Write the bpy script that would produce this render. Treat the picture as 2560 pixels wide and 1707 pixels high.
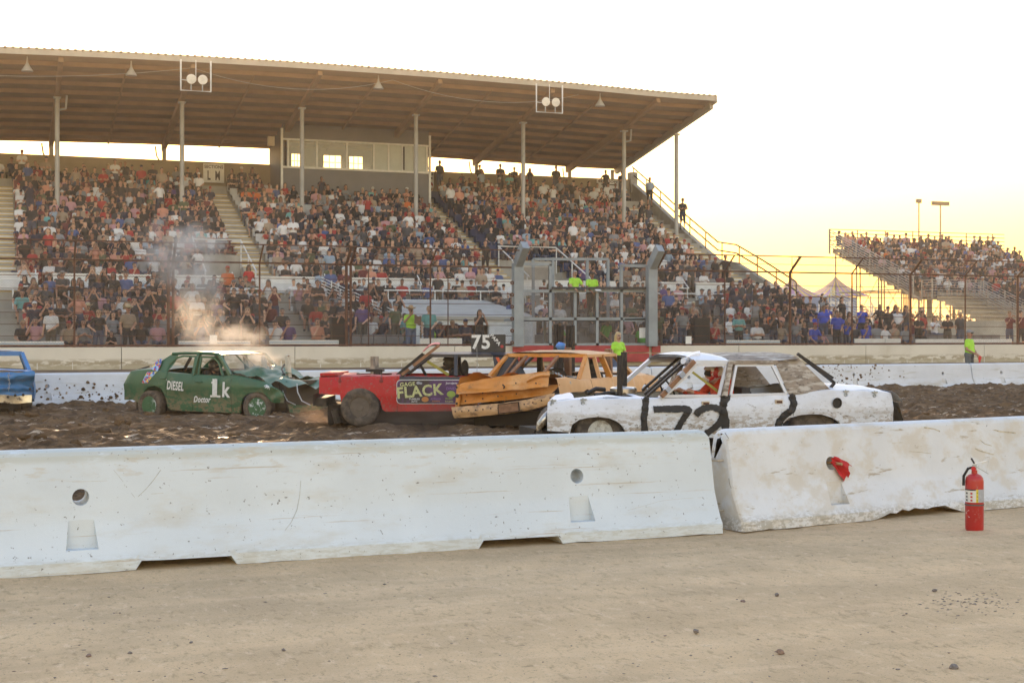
import bpy, bmesh, math, random
import numpy as np
from mathutils import Vector, Matrix, noise
random.seed(7); NR = np.random.RandomState(7)
for o in list(bpy.data.objects): bpy.data.objects.remove(o)
sc = bpy.context.scene
COL = sc.collection
# ---------------------------------------------------------------- camera, sky, sun, exposure
# world X runs along the track wall (to the right), Y away across the track, Z up
CAMH = 1.58; FPX = 3500.0; CX = 1280.0; HORY = 838.0
YAW = math.radians(20.19)
FW = Vector((math.sin(YAW), math.cos(YAW), 0)); RT = Vector((math.cos(YAW), -math.sin(YAW), 0)); UP = Vector((0, 0, 1))
cam = bpy.data.cameras.new('camera'); camo = bpy.data.objects.new('camera', cam); COL.objects.link(camo)
camo.location = (0, 0, CAMH); camo.rotation_euler = (math.radians(90), 0, -YAW)
cam.sensor_width = 36; cam.lens = 36 * FPX / 2560; cam.shift_y = -(853.5 - HORY) / 2560
cam.clip_start = 0.1; cam.clip_end = 6000
sc.camera = camo
SUN_AZ = math.atan2(0.152, 1.0096); SUN_EL = math.radians(11.6)
w = bpy.data.worlds.new('World'); sc.world = w; w.use_nodes = True
nt = w.node_tree; bg = nt.nodes['Background']
sky = nt.nodes.new('ShaderNodeTexSky'); sky.sky_type = 'NISHITA'; sky.sun_disc = False
sky.sun_elevation = SUN_EL; sky.sun_rotation = SUN_AZ; sky.air_density = 2.3; sky.dust_density = 0.4; sky.ozone_density = 1.0
tint = nt.nodes.new('ShaderNodeMix'); tint.data_type = 'RGBA'; tint.blend_type = 'MULTIPLY'; tint.inputs[0].default_value = 1.0; tint.inputs[7].default_value = (0.97, 0.96, 1.36, 1)   # colour balance of the sky, same tint everywhere
nt.links.new(sky.outputs[0], tint.inputs[6]); nt.links.new(tint.outputs[2], bg.inputs[0]); bg.inputs[1].default_value = 0.15
sl = bpy.data.lights.new('sun', 'SUN'); so = bpy.data.objects.new('sun', sl); COL.objects.link(so)
sl.energy = 3.0; sl.angle = math.radians(0.6); sl.color = (1.0, 0.66, 0.36)
sd = Vector((math.sin(SUN_AZ) * math.cos(SUN_EL), math.cos(SUN_AZ) * math.cos(SUN_EL), math.sin(SUN_EL)))
so.rotation_euler = sd.to_track_quat('Z', 'Y').to_euler(); so.location = (10, 60, 40)
vs = sc.view_settings; vs.view_transform = 'Standard'; vs.look = 'None'; vs.gamma = 1.0; vs.use_curve_mapping = False
vs.exposure = 1.6
sc.render.engine = 'CYCLES'; sc.cycles.use_denoising = True
sc.cycles.max_bounces = 6; sc.cycles.diffuse_bounces = 3; sc.cycles.glossy_bounces = 3; sc.cycles.transparent_max_bounces = 16
sc.cycles.volume_bounces = 0; sc.cycles.caustics_reflective = False; sc.cycles.caustics_refractive = False

# ---------------------------------------------------------------- pixel helpers (photo is 2560 x 1707)
def ray(px, py): return FW + RT * ((px - CX) / FPX) + UP * ((HORY - py) / FPX)
def atY(px, py, Y):
    d = ray(px, py); k = Y / d.y; return Vector((0, 0, CAMH)) + d * k
def ground(px, py, z=0.0):
    d = ray(px, py); k = (z - CAMH) / d.z; return Vector((0, 0, CAMH)) + d * k
def depth(px, z, py=HORY): return Vector((0, 0, CAMH)) + ray(px, py) * z      # z = distance along the view axis
def X_at(px, Y): return atY(px, HORY, Y).x

# ---------------------------------------------------------------- mesh helpers
class MB:
    def __init__(s): s.v = []; s.f = []; s.m = []
    def add(s, vs, fs, mi=0):
        b = len(s.v); s.v += [tuple(x) for x in vs]; s.f += [tuple(i + b for i in f) for f in fs]; s.m += [mi] * len(fs); return s
    def box(s, x0, x1, y0, y1, z0, z1, mi=0, mat=None):
        vs = [Vector((x, y, z)) for z in (z0, z1) for y in (y0, y1) for x in (x0, x1)]
        if mat: vs = [mat @ v for v in vs]
        return s.add(vs, [(0, 2, 3, 1), (4, 5, 7, 6), (0, 1, 5, 4), (2, 6, 7, 3), (0, 4, 6, 2), (1, 3, 7, 5)], mi)
    def beam(s, p, q, w, h, up=(0, 0, 1), mi=0):
        p = Vector(p); q = Vector(q); d = (q - p).normalized(); up = Vector(up)
        if abs(d.dot(up)) > 0.98: up = Vector((0, 1, 0))
        a = d.cross(up).normalized() * (w / 2); b = a.cross(d).normalized() * (h / 2)
        vs = [p - a - b, p + a - b, p + a + b, p - a + b, q - a - b, q + a - b, q + a + b, q - a + b]
        return s.add(vs, [(3, 2, 1, 0), (4, 5, 6, 7), (0, 1, 5, 4), (1, 2, 6, 5), (2, 3, 7, 6), (3, 0, 4, 7)], mi)
    def tube(s, pts, r, n=6, mi=0, cap=True):
        pts = [Vector(p) for p in pts]; rr = r if isinstance(r, (list, tuple)) else [r] * len(pts)
        vs = []; up = Vector((0, 0, 1)); prev = None
        for i, p in enumerate(pts):
            d = (pts[min(i + 1, len(pts) - 1)] - pts[max(i - 1, 0)]).normalized()
            if prev is None:
                u = Vector((0, 1, 0)) if abs(d.z) > 0.95 else up
                a = d.cross(u).normalized()
            else:
                a = (prev - d * prev.dot(d)).normalized()
            prev = a; b = d.cross(a)
            for k in range(n):
                t = 2 * math.pi * k / n; vs.append(p + (a * math.cos(t) + b * math.sin(t)) * rr[i])
        fs = []
        for i in range(len(pts) - 1):
            for k in range(n):
                fs.append((i * n + k, i * n + (k + 1) % n, (i + 1) * n + (k + 1) % n, (i + 1) * n + k))
        if cap: fs += [tuple(range(n - 1, -1, -1)), tuple((len(pts) - 1) * n + k for k in range(n))]
        return s.add(vs, fs, mi)
    def lathe(s, prof, n=20, mi=0, mat=None, close=False):   # prof = [(r, h)], axis = local Z
        vs = []; fs = []
        for r, h in prof:
            for k in range(n):
                t = 2 * math.pi * k / n; v = Vector((r * math.cos(t), r * math.sin(t), h)); vs.append(mat @ v if mat else v)
        m = len(prof)
        for i in range(m if close else m - 1):
            j = (i + 1) % m
            for k in range(n): fs.append((i * n + k, i * n + (k + 1) % n, j * n + (k + 1) % n, j * n + k))
        if not close:
            if prof[0][0] > 1e-4: fs.append(tuple(range(n - 1, -1, -1)))
            if prof[-1][0] > 1e-4: fs.append(tuple((m - 1) * n + k for k in range(n)))
        return s.add(vs, fs, mi)
    def grid(s, fn, nu, nv, mi=0):
        vs = [fn(i / nu, j / nv) for i in range(nu + 1) for j in range(nv + 1)]
        fs = [(i * (nv + 1) + j, (i + 1) * (nv + 1) + j, (i + 1) * (nv + 1) + j + 1, i * (nv + 1) + j + 1) for i in range(nu) for j in range(nv)]
        return s.add(vs, fs, mi)
    def prism(s, poly, off, mi=0):        # poly: list of 3D points, extruded by vector off
        n = len(poly); poly = [Vector(p) for p in poly]; off = Vector(off)
        return s.add(poly + [p + off for p in poly], [tuple(range(n)), tuple(range(2 * n - 1, n - 1, -1))] + [(i, i + n, (i + 1) % n + n, (i + 1) % n) for i in range(n)], mi)
    def blob(s, c, r, mi=0, nz=0.25, seed=0, sub=1):
        bm = bmesh.new(); bmesh.ops.create_icosphere(bm, subdivisions=sub, radius=1)
        bm.verts.index_update()
        rx, ry, rz = r if isinstance(r, (tuple, list)) else (r, r, r)
        vs = [Vector((v.co.x * rx, v.co.y * ry, v.co.z * rz)) * (1 + nz * noise.noise(v.co * 1.3 + Vector((seed * 3.1, seed * 1.7, 0)))) + Vector(c) for v in bm.verts]
        fs = [tuple(v.index for v in f.verts) for f in bm.faces]; bm.free()
        return s.add(vs, fs, mi)
    def mesh(s, name, mats, smooth=None):
        me = bpy.data.meshes.new(name); me.from_pydata(s.v, [], s.f)
        for m in (mats if isinstance(mats, (list, tuple)) else [mats]): me.materials.append(m)
        me.polygons.foreach_set('material_index', s.m)
        if smooth is not None:
            me.polygons.foreach_set('use_smooth', [True] * len(s.f))
            if smooth < 179: me.set_sharp_from_angle(angle=math.radians(smooth))
        me.update(); return me
    def build(s, name, mats, parent=None, smooth=None):
        return link(name, s.mesh(name, mats, smooth), parent)
def link(name, data, parent=None, loc=None):
    o = bpy.data.objects.new(name, data); COL.objects.link(o)
    if parent: o.parent = parent
    if loc is not None: o.location = loc
    return o
def tag(o, label=None, cat=None, group=None, kind=None):
    if label: o['label'] = label
    if cat: o['category'] = cat
    if group: o['group'] = group
    if kind: o['kind'] = kind
    return o
def empty(name, loc=(0, 0, 0), rz=0):
    o = bpy.data.objects.new(name, None); COL.objects.link(o); o.location = loc; o.rotation_euler = (0, 0, rz); o.empty_display_size = 0.2; return o
def copy_tree(o, parent=None):
    c = o.copy(); COL.objects.link(c); c.parent = parent
    for ch in o.children: copy_tree(ch, c)
    return c
def recalc(me):
    bm = bmesh.new(); bm.from_mesh(me); bmesh.ops.recalc_face_normals(bm, faces=bm.faces); bm.to_mesh(me); bm.free()

# ---------------------------------------------------------------- materials
MATS = {}
def pm(name, col, rough=0.6, metal=0.0, var=0.12, vscale=3.0, bump=0.0, bscale=30.0, layers=(), spec=0.5, bdist=0.02, emit=None):
    if name in MATS: return MATS[name]
    m = bpy.data.materials.new(name); m.use_nodes = True; MATS[name] = m
    N = m.node_tree.nodes; L = m.node_tree.links; bs = N['Principled BSDF']
    tc = N.new('ShaderNodeTexCoord')
    def nz(scale, detail=4, rgh=0.6, off=0.0):
        mp = N.new('ShaderNodeMapping'); L.new(tc.outputs['Object'], mp.inputs[0])
        sx = scale if isinstance(scale, (tuple, list)) else (scale,) * 3
        mp.inputs['Scale'].default_value = sx; mp.inputs['Location'].default_value = (off, off * 1.7, off * 0.6)
        t = N.new('ShaderNodeTexNoise'); t.inputs['Scale'].default_value = 1.0; t.inputs['Detail'].default_value = detail; t.inputs['Roughness'].default_value = rgh
        L.new(mp.outputs[0], t.inputs['Vector']); return t.outputs[0]
    def ramp(sock, lo, hi):
        r = N.new('ShaderNodeMapRange'); r.inputs[1].default_value = lo; r.inputs[2].default_value = hi; r.interpolation_type = 'SMOOTHSTEP'
        L.new(sock, r.inputs[0]); return r.outputs[0]
    def mix(fac, a, b):
        x = N.new('ShaderNodeMix'); x.data_type = 'RGBA'
        for s_, v in ((x.inputs[0], fac), (x.inputs[6], a), (x.inputs[7], b)):
            if hasattr(v, 'links'): L.new(v, s_)
            elif s_ is x.inputs[0]: s_.default_value = v
            else: s_.default_value = (*v, 1)
        return x.outputs[2]
    c = col
    if var > 0:
        d = tuple(max(0, k * (1 - var * 1.3)) for k in col); e = tuple(min(1, k * (1 + var * 0.7)) for k in col)
        c = mix(ramp(nz(vscale, 5), 0.3, 0.7), d, e)
    rsock = None
    for i, ly in enumerate(layers):
        f = ramp(nz(ly.get('scale', 6), ly.get('detail', 6), ly.get('rgh', 0.65), 3.7 + i * 5.3), ly.get('lo', 0.5), ly.get('hi', 0.6))
        for ax, key in ((2, 'z'), (0, 'x'), (1, 'y')):
            if key in ly:
                sx = N.new('ShaderNodeSeparateXYZ'); L.new(tc.outputs['Object'], sx.inputs[0])
                g = ramp(sx.outputs[ax], *ly[key]); mu = N.new('ShaderNodeMath'); mu.operation = 'MULTIPLY'
                L.new(f, mu.inputs[0]); L.new(g, mu.inputs[1]); f = mu.outputs[0]
        if 'amt' in ly:
            mu = N.new('ShaderNodeMath'); mu.operation = 'MULTIPLY'; L.new(f, mu.inputs[0]); mu.inputs[1].default_value = ly['amt']; f = mu.outputs[0]
        c = mix(f, c, ly['col'])
        if 'rough' in ly:
            r = N.new('ShaderNodeMix'); L.new(f, r.inputs[0])
            if rsock: L.new(rsock, r.inputs[2])
            else: r.inputs[2].default_value = rough
            r.inputs[3].default_value = ly['rough']; rsock = r.outputs[0]
    if hasattr(c, 'links'): L.new(c, bs.inputs['Base Color'])
    else: bs.inputs['Base Color'].default_value = (*c, 1)
    if rsock: L.new(rsock, bs.inputs['Roughness'])
    else: bs.inputs['Roughness'].default_value = rough
    bs.inputs['Metallic'].default_value = metal; bs.inputs['Specular IOR Level'].default_value = spec
    if bump > 0:
        b = N.new('ShaderNodeBump'); b.inputs['Strength'].default_value = bump; b.inputs['Distance'].default_value = bdist
        L.new(nz(bscale, 6, 0.7, 9.1), b.inputs['Height']); L.new(b.outputs[0], bs.inputs['Normal'])
    if emit: bs.inputs['Emission Color'].default_value = (*emit[0], 1); bs.inputs['Emission Strength'].default_value = emit[1]
    return m
BLACK = pm('black_rubber', (0.02, 0.02, 0.021), 0.75)
STEEL = pm('galvanised_steel', (0.42, 0.45, 0.46), 0.5, 0.5, 0.15, 8)
WHITEP = pm('white_paint', (0.72, 0.73, 0.71), 0.55, 0, 0.08, 4)
RUST = pm('rusted_steel', (0.12, 0.055, 0.035), 0.85, 0.1, 0.3, 9)
CONC = pm('concrete', (0.36, 0.34, 0.29), 0.85, 0, 0.18, 0.8, 0.2, 20, layers=[dict(col=(0.2, 0.18, 0.15), scale=(2, 2, 0.4), lo=0.55, hi=0.75, amt=0.6)])
def text_mesh(txt, mat, font_size=1.0, extrude=0.004, shear=0.0, spacing=1.0, align='CENTER', bold=0.0):
    cu = bpy.data.curves.new('lettering', 'FONT'); cu.body = txt; cu.size = font_size; cu.extrude = extrude; cu.shear = shear
    cu.space_character = spacing; cu.align_x = align; cu.align_y = 'CENTER'; cu.resolution_u = 3; cu.offset = bold
    t = bpy.data.objects.new('lettering', cu); COL.objects.link(t)
    dg = bpy.context.evaluated_depsgraph_get(); me = bpy.data.meshes.new_from_object(t.evaluated_get(dg))
    bpy.data.objects.remove(t); bpy.data.curves.remove(cu)
    me.materials.clear(); me.materials.append(mat); return me
def lettering(txt, mat, parent, org, ax, ay, w, h, name='lettering', shear=0.0, bold=0.03):
    """flat text in the plane spanned by ax (reading direction) and ay (up), centred at org, scaled to w x h"""
    me = text_mesh(txt, mat, 1.0, 0.0, shear, 1.08, 'CENTER', bold)
    co = np.empty(len(me.vertices) * 3); me.vertices.foreach_get('co', co); co = co.reshape(-1, 3)
    lo, hi = co.min(0), co.max(0); ctr = (lo + hi) / 2; sx = w / max(hi[0] - lo[0], 1e-4); sy = h / max(hi[1] - lo[1], 1e-4)
    ax = np.array(Vector(ax).normalized()); ay = np.array(Vector(ay).normalized()); an = np.cross(ax, ay)
    p = (co[:, :1] - ctr[0]) * sx * ax + (co[:, 1:2] - ctr[1]) * sy * ay + np.array(org)
    me.vertices.foreach_set('co', p.ravel()); me.update()
    return link(name, me, parent)
# ================================================================= SETTING
TBL = NR.rand(256, 256)
def vnoise(x, y):
    xi = np.floor(x).astype(int); yi = np.floor(y).astype(int); fx = x - xi; fy = y - yi
    fx = fx * fx * (3 - 2 * fx); fy = fy * fy * (3 - 2 * fy); a = xi & 255; b = yi & 255; a1 = (a + 1) & 255; b1 = (b + 1) & 255
    return (TBL[a, b] * (1 - fx) + TBL[a1, b] * fx) * (1 - fy) + (TBL[a, b1] * (1 - fx) + TBL[a1, b1] * fx) * fy
def fbm(x, y, o=4):
    r = 0; amp = 0.5
    for i in range(o): r = r + amp * vnoise(x + 17.3 * i, y - 9.1 * i); x = x * 2.03; y = y * 2.03; amp *= 0.5
    return r
GY = [-50, 10.6, 12.5, 20, 24, 29, 32, 36, 38.5, 49.9, 60]; GZ = [0, 0, -0.05, -0.07, -0.09, -0.2, -0.22, -0.16, -0.14, 0.42, 0.42]
def gz(Y): return np.interp(Y, GY, GZ)
def sheet(name, xs, ys, zf, mat, label):
    X, Y = np.meshgrid(xs, ys, indexing='ij'); Z = zf(X, Y); nx, ny = len(xs), len(ys)
    me = bpy.data.meshes.new(name); idx = np.arange(nx * ny).reshape(nx, ny)
    q = np.stack([idx[:-1, :-1], idx[1:, :-1], idx[1:, 1:], idx[:-1, 1:]], -1).reshape(-1, 4)
    me.vertices.add(nx * ny); me.vertices.foreach_set('co', np.stack([X, Y, Z], -1).ravel())
    me.loops.add(q.size); me.loops.foreach_set('vertex_index', q.ravel()); me.polygons.add(len(q))
    me.polygons.foreach_set('loop_start', np.arange(0, q.size, 4)); me.polygons.foreach_set('loop_total', np.full(len(q), 4))
    me.update(); me.validate(); me.polygons.foreach_set('use_smooth', [True] * len(q)); me.materials.append(mat)
    return tag(link(name, me), label, None, None, 'structure')
DIRT = pm('sandy_dirt', (0.66, 0.475, 0.28), 0.95, 0, 0.12, 1.2, 0.8, 70, spec=0.2, bdist=0.015, layers=[
    dict(col=(0.50, 0.36, 0.215), scale=(0.35, 1.6, 1), lo=0.45, hi=0.7, amt=0.7), dict(col=(0.75, 0.55, 0.34), scale=(0.5, 3.0, 1), lo=0.5, hi=0.7, amt=0.6),
    dict(col=(0.36, 0.25, 0.14), scale=(22, 10, 1), lo=0.53, hi=0.68, amt=0.55), dict(col=(0.80, 0.61, 0.40), scale=(17, 8, 1), lo=0.54, hi=0.7, amt=0.5), dict(col=(0.24, 0.17, 0.10), scale=(7, 14, 1), lo=0.62, hi=0.70, amt=0.6), dict(col=(0.17, 0.13, 0.09), scale=(70, 100, 60), lo=0.58, hi=0.66, amt=0.75),
    dict(col=(0.74, 0.58, 0.4), scale=(85, 120, 60), lo=0.60, hi=0.70, amt=0.7)])
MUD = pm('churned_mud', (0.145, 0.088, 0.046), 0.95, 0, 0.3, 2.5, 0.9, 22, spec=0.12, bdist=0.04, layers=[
    dict(col=(0.22, 0.145, 0.085), scale=(1.5, 3, 3), lo=0.5, hi=0.65, amt=0.8), dict(col=(0.06, 0.037, 0.02), scale=(5, 9, 5), lo=0.52, hi=0.6, rough=0.6, amt=0.8), dict(col=(0.50, 0.39, 0.28), scale=(1.5, 5.5, 3), lo=0.585, hi=0.625, rough=0.4, amt=0.85, detail=8, rgh=0.75)])  # last layer, cream: sheen of wet slick patches painted into the mud colour
TRACKD = pm('packed_track_clay', (0.17, 0.112, 0.065), 0.85, 0, 0.2, 1.5, 0.4, 12)
FARD = pm('far_ground', (0.26, 0.22, 0.16), 0.95, 0, 0.2, 0.02)
tag(MB().add([(-2500, -400, -0.45), (2500, -400, -0.45), (2500, 3000, -0.45), (-2500, 3000, -0.45)], [(0, 1, 2, 3)]).build('ground', FARD), 'flat tan ground stretching to the horizon', None, None, 'structure')
def zdirt(X, Y):
    a_, b_ = ground(0, 1447), ground(1811, 1333); e_ = (b_ - a_).normalized(); v_ = -(X - a_.x) * e_.y + (Y - a_.y) * e_.x
    bank = 0.10 * np.exp(-((v_ - 0.78) / 0.16) ** 2) * (0.8 + 0.4 * fbm(X * 2, Y * 2, 2))       # dirt piled along the back of the barrier
    return bank + np.interp(Y, [-50, 10.6, 11.8, 12.6], [0, 0, -0.07, -0.24]) + 0.035 * (fbm(X * 0.35, Y * 0.9, 3) - 0.45) * np.clip((Y - 2) / 3, 0, 1) + 0.012 * (fbm(X * 3, Y * 7, 4) - 0.45) + 0.016 * (fbm(X * 9, Y * 7, 3) - 0.4)
sheet('dirt_apron', np.arange(-7, 15.01, 0.045), np.arange(1.5, 12.6, 0.045), zdirt, DIRT, 'pale sandy dirt apron in front of the white barrier')
WH = [(901, 24.0, 0.05, 0.5), (379, 30.4, 0.03, 0.5), (646, 29.0, 0.03, 0.5), (1290, 22.9, 0.05, 0.6), (70, 30.5, 0.05, 0.5), (780, 25.0, 0.10, 0.7), (1180, 23.0, 0.06, 0.8), (250, 31.5, 0.08, 0.8), (160, 29.5, 0.08, 0.9), (560, 27.0, 0.10, 1.1), (350, 27.5, 0.09, 1.0)]
WH = [(depth(p, z), a, r) for p, z, a, r in WH]
def mounds(X, Y):
    r = 0
    for p, a, rad in WH: r = r + a * np.exp(-(((X - p.x) / (rad * 1.6)) ** 2 + ((Y - p.y + 0.25) / rad) ** 2)) * (0.5 + fbm(X * 3 + p.x, Y * 4, 3))
    return r
def mudh(X, Y):
    low = fbm(X * 0.33 + 5, Y * 0.45, 3) - 0.45
    wet = fbm(X * 0.30 + 40, Y * 0.6 + 3, 3) * 2.4 - 0.80 + 0.55 * np.exp(-((Y - 21.5) / 4.5) ** 2) * (X < 7) + 0.6 * np.exp(-((Y - 23) / 1.6) ** 2) * (X > 11)
    wet = np.clip(wet, 0, 1)                                                       # flat, puddled places
    f1 = fbm(X * 1.6, Y * 2.6, 4); f2 = fbm(X * 5, Y * 7, 3); f3 = fbm(X * 11, Y * 13, 2)
    return gz(Y) + 0.10 * low * (1 - wet) + 0.045 * (1 - wet) - 0.045 * wet + 0.40 * np.maximum(0, f1 - 0.43 - 0.03 * wet) + 0.24 * np.maximum(0, f2 - 0.45) + 0.07 * np.maximum(0, f3 - 0.38) + mounds(X, Y)
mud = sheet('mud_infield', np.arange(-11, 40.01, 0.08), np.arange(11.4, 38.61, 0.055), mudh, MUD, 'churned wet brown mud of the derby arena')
WATER = pm('muddy_water_painted_sheen', (0.42, 0.32, 0.225), 0.5, 0, 0.25, 3, 0.35, (9, 20, 8), spec=0.3, bdist=0.03)  # pale cream colour stands in for the wet sheen of the sky on puddles
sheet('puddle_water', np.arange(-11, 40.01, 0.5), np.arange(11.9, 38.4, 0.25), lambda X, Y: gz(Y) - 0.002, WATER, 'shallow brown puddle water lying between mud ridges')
mb = MB()
for i in range(300):
    px = random.uniform(-60, 2600); z = random.uniform(14.5, 36); p = depth(px, z)
    if not 13 < p.y < 36: continue
    r = random.choice([0.02, 0.03, 0.03, 0.04, 0.05, 0.09]) * random.uniform(0.7, 1.2); h = float(mudh(np.array(p.x), np.array(p.y)))
    mb.blob((p.x, p.y, h + r * 0.15), (r * random.uniform(0.9, 1.9), r, r * random.uniform(0.6, 0.9)), 0, 0.9, i, 2)
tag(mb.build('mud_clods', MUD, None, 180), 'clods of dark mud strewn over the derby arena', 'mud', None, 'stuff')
sheet('banked_track', np.arange(-30, 90.01, 0.5), np.arange(38.2, 50.6, 0.2), lambda X, Y: gz(Y) + 0.05 * (fbm(X * 0.5, Y * 1.2, 4) - 0.45) - 0.01 * (Y < 38.6), TRACKD, 'banked brown clay track below the long concrete wall')
# ---- stones on the dirt
STONE = pm('grey_stone', (0.22, 0.18, 0.15), 0.8, 0, 0.3, 20, 0.3, 60); STONE2 = pm('brown_stone', (0.26, 0.18, 0.14), 0.8, 0, 0.3, 20, 0.3, 60)
for i, (px, py, wd, desc) in enumerate([(222, 1640, 13, 'dull reddish brown pebble at the bottom left of the dirt'), (478, 1607, 10, 'small grey pebble on the dirt below the long barrier scupper'), (708, 1626, 11, 'grey pebble on the bare dirt left of the middle'),
        (1857, 1505, 14, 'flattish brown pebble beside a darker pebble on the dirt'), (1942, 1488, 13, 'dark rounded pebble right of a flat brown pebble'), (1740, 1580, 17, 'wide dark clod of dirt right of the middle foreground'),
        (1950, 1632, 20, 'low brown clod near the bottom edge of the dirt'), (2385, 1671, 24, 'largest dark stone at the bottom right of the dirt'), (2337, 1477, 12, 'small dark stone near the scattered chips on the right'), (325, 1634, 12, 'pale grey pebble next to the reddish brown pebble')]):
    p = ground(px, py); d = (p - Vector((0, 0, CAMH))).length; r = wd / 2 * d / FPX
    o = MB().blob((0, 0, r * 0.35), (r, r * 0.8, r * 0.62), 0, 0.7, i + 3, 2).build('stone', STONE2 if i in (0, 3, 6) else STONE, None, 40); o.location = p; o.rotation_euler.z = i
    tag(o, desc, 'stone', 'stones on the dirt')
mb = MB()
for i in range(420):
    px = random.uniform(-20, 2580); py = 1300 + 407 * random.random() ** 0.8
    p = ground(px, py)
    if p.y > 9.3: continue
    r = random.choice([0.002, 0.003, 0.004, 0.004, 0.006]) * random.uniform(0.6, 1.2)
    mb.blob(p + Vector((0, 0, r * 0.2)), (r * random.uniform(0.8, 2.2), r * random.uniform(0.7, 1.2), r * 0.5), random.choice([0, 0, 1]), 0.8, i, 1)
for i in range(110):       # loose chips, right
    px = random.gauss(2420, 70); py = random.gauss(1500, 14); p = ground(px, py); r = random.uniform(0.002, 0.006)
    mb.blob(p, (r * 2.4, r, r * 0.5), 0, 0.8, i, 1)
tag(mb.build('gravel', [STONE, STONE2]), 'loose grit and tiny pebbles scattered over the dirt', 'gravel', None, 'stuff')

# ---- concrete barriers (k-rail)
KPROF = [(0.0, 0.303), (0.078, 0.300), (0.086, 0.294), (0.12, 0.270), (0.22, 0.222), (0.30, 0.184), (0.345, 0.168), (0.42, 0.155), (0.58, 0.126), (0.72, 0.101), (0.765, 0.092), (0.79, 0.078), (0.805, 0.052), (0.81, 0.02)]
KZ = [p[0] for p in KPROF]; KYv = [p[1] for p in KPROF]
def krail_mesh(name, L, mat, scup, holes, chips, seed):
    xs = sorted(set([0, 0.012, 0.035, 0.07, 0.11, L, L - 0.012, L - 0.035, L - 0.07, L - 0.11] + list(np.arange(0.2, L - 0.15, 0.075)) + [s for a, b in scup for s in (a - 0.04, a, b, b + 0.04)]))
    n = len(KPROF); vs = []; fs = []
    for x in xs:
        e = min(x, L - x); top = 0.81 - (0.075 - math.sqrt(max(0, 0.075 ** 2 - max(0, 0.075 - e) ** 2))) ; inset = 0.022 - math.sqrt(max(0, 0.022 ** 2 - max(0, 0.022 - e) ** 2))
        zb = 0.0
        for a, b in scup: zb = max(zb, 0.06 * min(1, max(0, (x - a + 0.04) / 0.04), max(0, (b + 0.04 - x) / 0.04)))
        zb += 0.010 * max(0, noise.noise(Vector((x * 3 + seed * 7, 0, 0)))) + 0.02 * max(0, noise.noise(Vector((x * 13 + seed, 4, 0))) - 0.25)
        for cx_, cw, ch in chips:
            t = 1 - abs(x - cx_) / (cw / 2)
            if t > 0: zb = max(zb, ch * min(1, t * 2.2) * (0.75 + 0.5 * noise.noise(Vector((x * 19, seed, 0)))))
        ring = []
        for sgn in (-1, 1):
            seq = range(n) if sgn < 0 else range(n - 1, -1, -1)
            for k in seq:
                z0 = KZ[k]; z = zb + z0 * (0.3 - zb) / 0.3 if z0 < 0.3 else z0
                y = float(np.interp(z, KZ, KYv)) if z0 < 0.3 else KYv[k]
                if z > 0.4: z = 0.4 + (z - 0.4) * (top - 0.4) / 0.41
                y = y - inset + 0.0035 * noise.noise(Vector((x * 1.1, z * 3, seed))) + 0.0025 * noise.noise(Vector((x * 6, z * 9, seed)))
                ring.append((x, sgn * y, z))
        vs += ring
    m = 2 * n
    for i in range(len(xs) - 1):
        for k in range(m): fs.append((i * m + k, (i + 1) * m + k, (i + 1) * m + (k + 1) % m, i * m + (k + 1) % m))
    fs += [tuple(range(m)), tuple((len(xs) - 1) * m + k for k in range(m - 1, -1, -1))]
    me = bpy.data.meshes.new(name); me.from_pydata(vs, [], fs); recalc(me); me.materials.append(mat)
    o = link(name, me)
    c = MB()
    for h in holes:
        c.lathe([(0.056, -0.5), (0.056, 0.5)], 20, 0, Matrix.Translation((h, 0, 0.49)) @ Matrix.Rotation(math.pi / 2, 4, 'X'))
        c.add([(h - 0.105, -0.5, 0.15), (h + 0.105, -0.5, 0.15), (h + 0.105, -0.17, 0.15), (h - 0.105, -0.17, 0.15), (h - 0.075, -0.5, 0.40), (h + 0.075, -0.5, 0.40), (h + 0.075, -0.17, 0.40), (h - 0.075, -0.17, 0.40)],
              [(3, 2, 1, 0), (4, 5, 6, 7), (0, 1, 5, 4), (1, 2, 6, 5), (2, 3, 7, 6), (3, 0, 4, 7)])
    if holes:
        co = c.build('cutter', mat); recalc(co.data)
        md = o.modifiers.new('b', 'BOOLEAN'); md.object = co; md.operation = 'DIFFERENCE'; md.solver = 'EXACT'; md.use_self = True
        dg = bpy.context.evaluated_depsgraph_get(); nm = bpy.data.meshes.new_from_object(o.evaluated_get(dg)); o.modifiers.clear()
        if len(nm.polygons) > 50: o.data = nm
        bpy.data.objects.remove(co)
    o.data.polygons.foreach_set('use_smooth', [True] * len(o.data.polygons)); o.data.set_sharp_from_angle(angle=math.radians(17))
    return o
KW = pm('barrier_white_paint', (0.62, 0.68, 0.72), 0.7, 0, 0.05, 1.2, 0.22, 26, bdist=0.01, layers=[
    dict(col=(0.50, 0.46, 0.36), scale=(1.3, 3, 4), lo=0.50, hi=0.72, amt=0.45), dict(col=(0.45, 0.47, 0.42), scale=(7, 10, 34), lo=0.30, hi=0.46, z=(0.705, 0.745), amt=0.6),
    dict(col=(0.42, 0.42, 0.36), scale=(12, 26, 50), lo=0.42, hi=0.60, z=(0.13, 0.07), amt=0.42), dict(col=(0.10, 0.085, 0.07), scale=(30, 36, 30), lo=0.645, hi=0.68, amt=0.8), dict(col=(0.50, 0.43, 0.31), scale=(5, 10, 22), lo=0.54, hi=0.66, z=(0.5, 0.72), amt=0.5),
    dict(col=(0.40, 0.31, 0.2), scale=(0.9, 5, 30), lo=0.62, hi=0.70, amt=0.6)])
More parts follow.
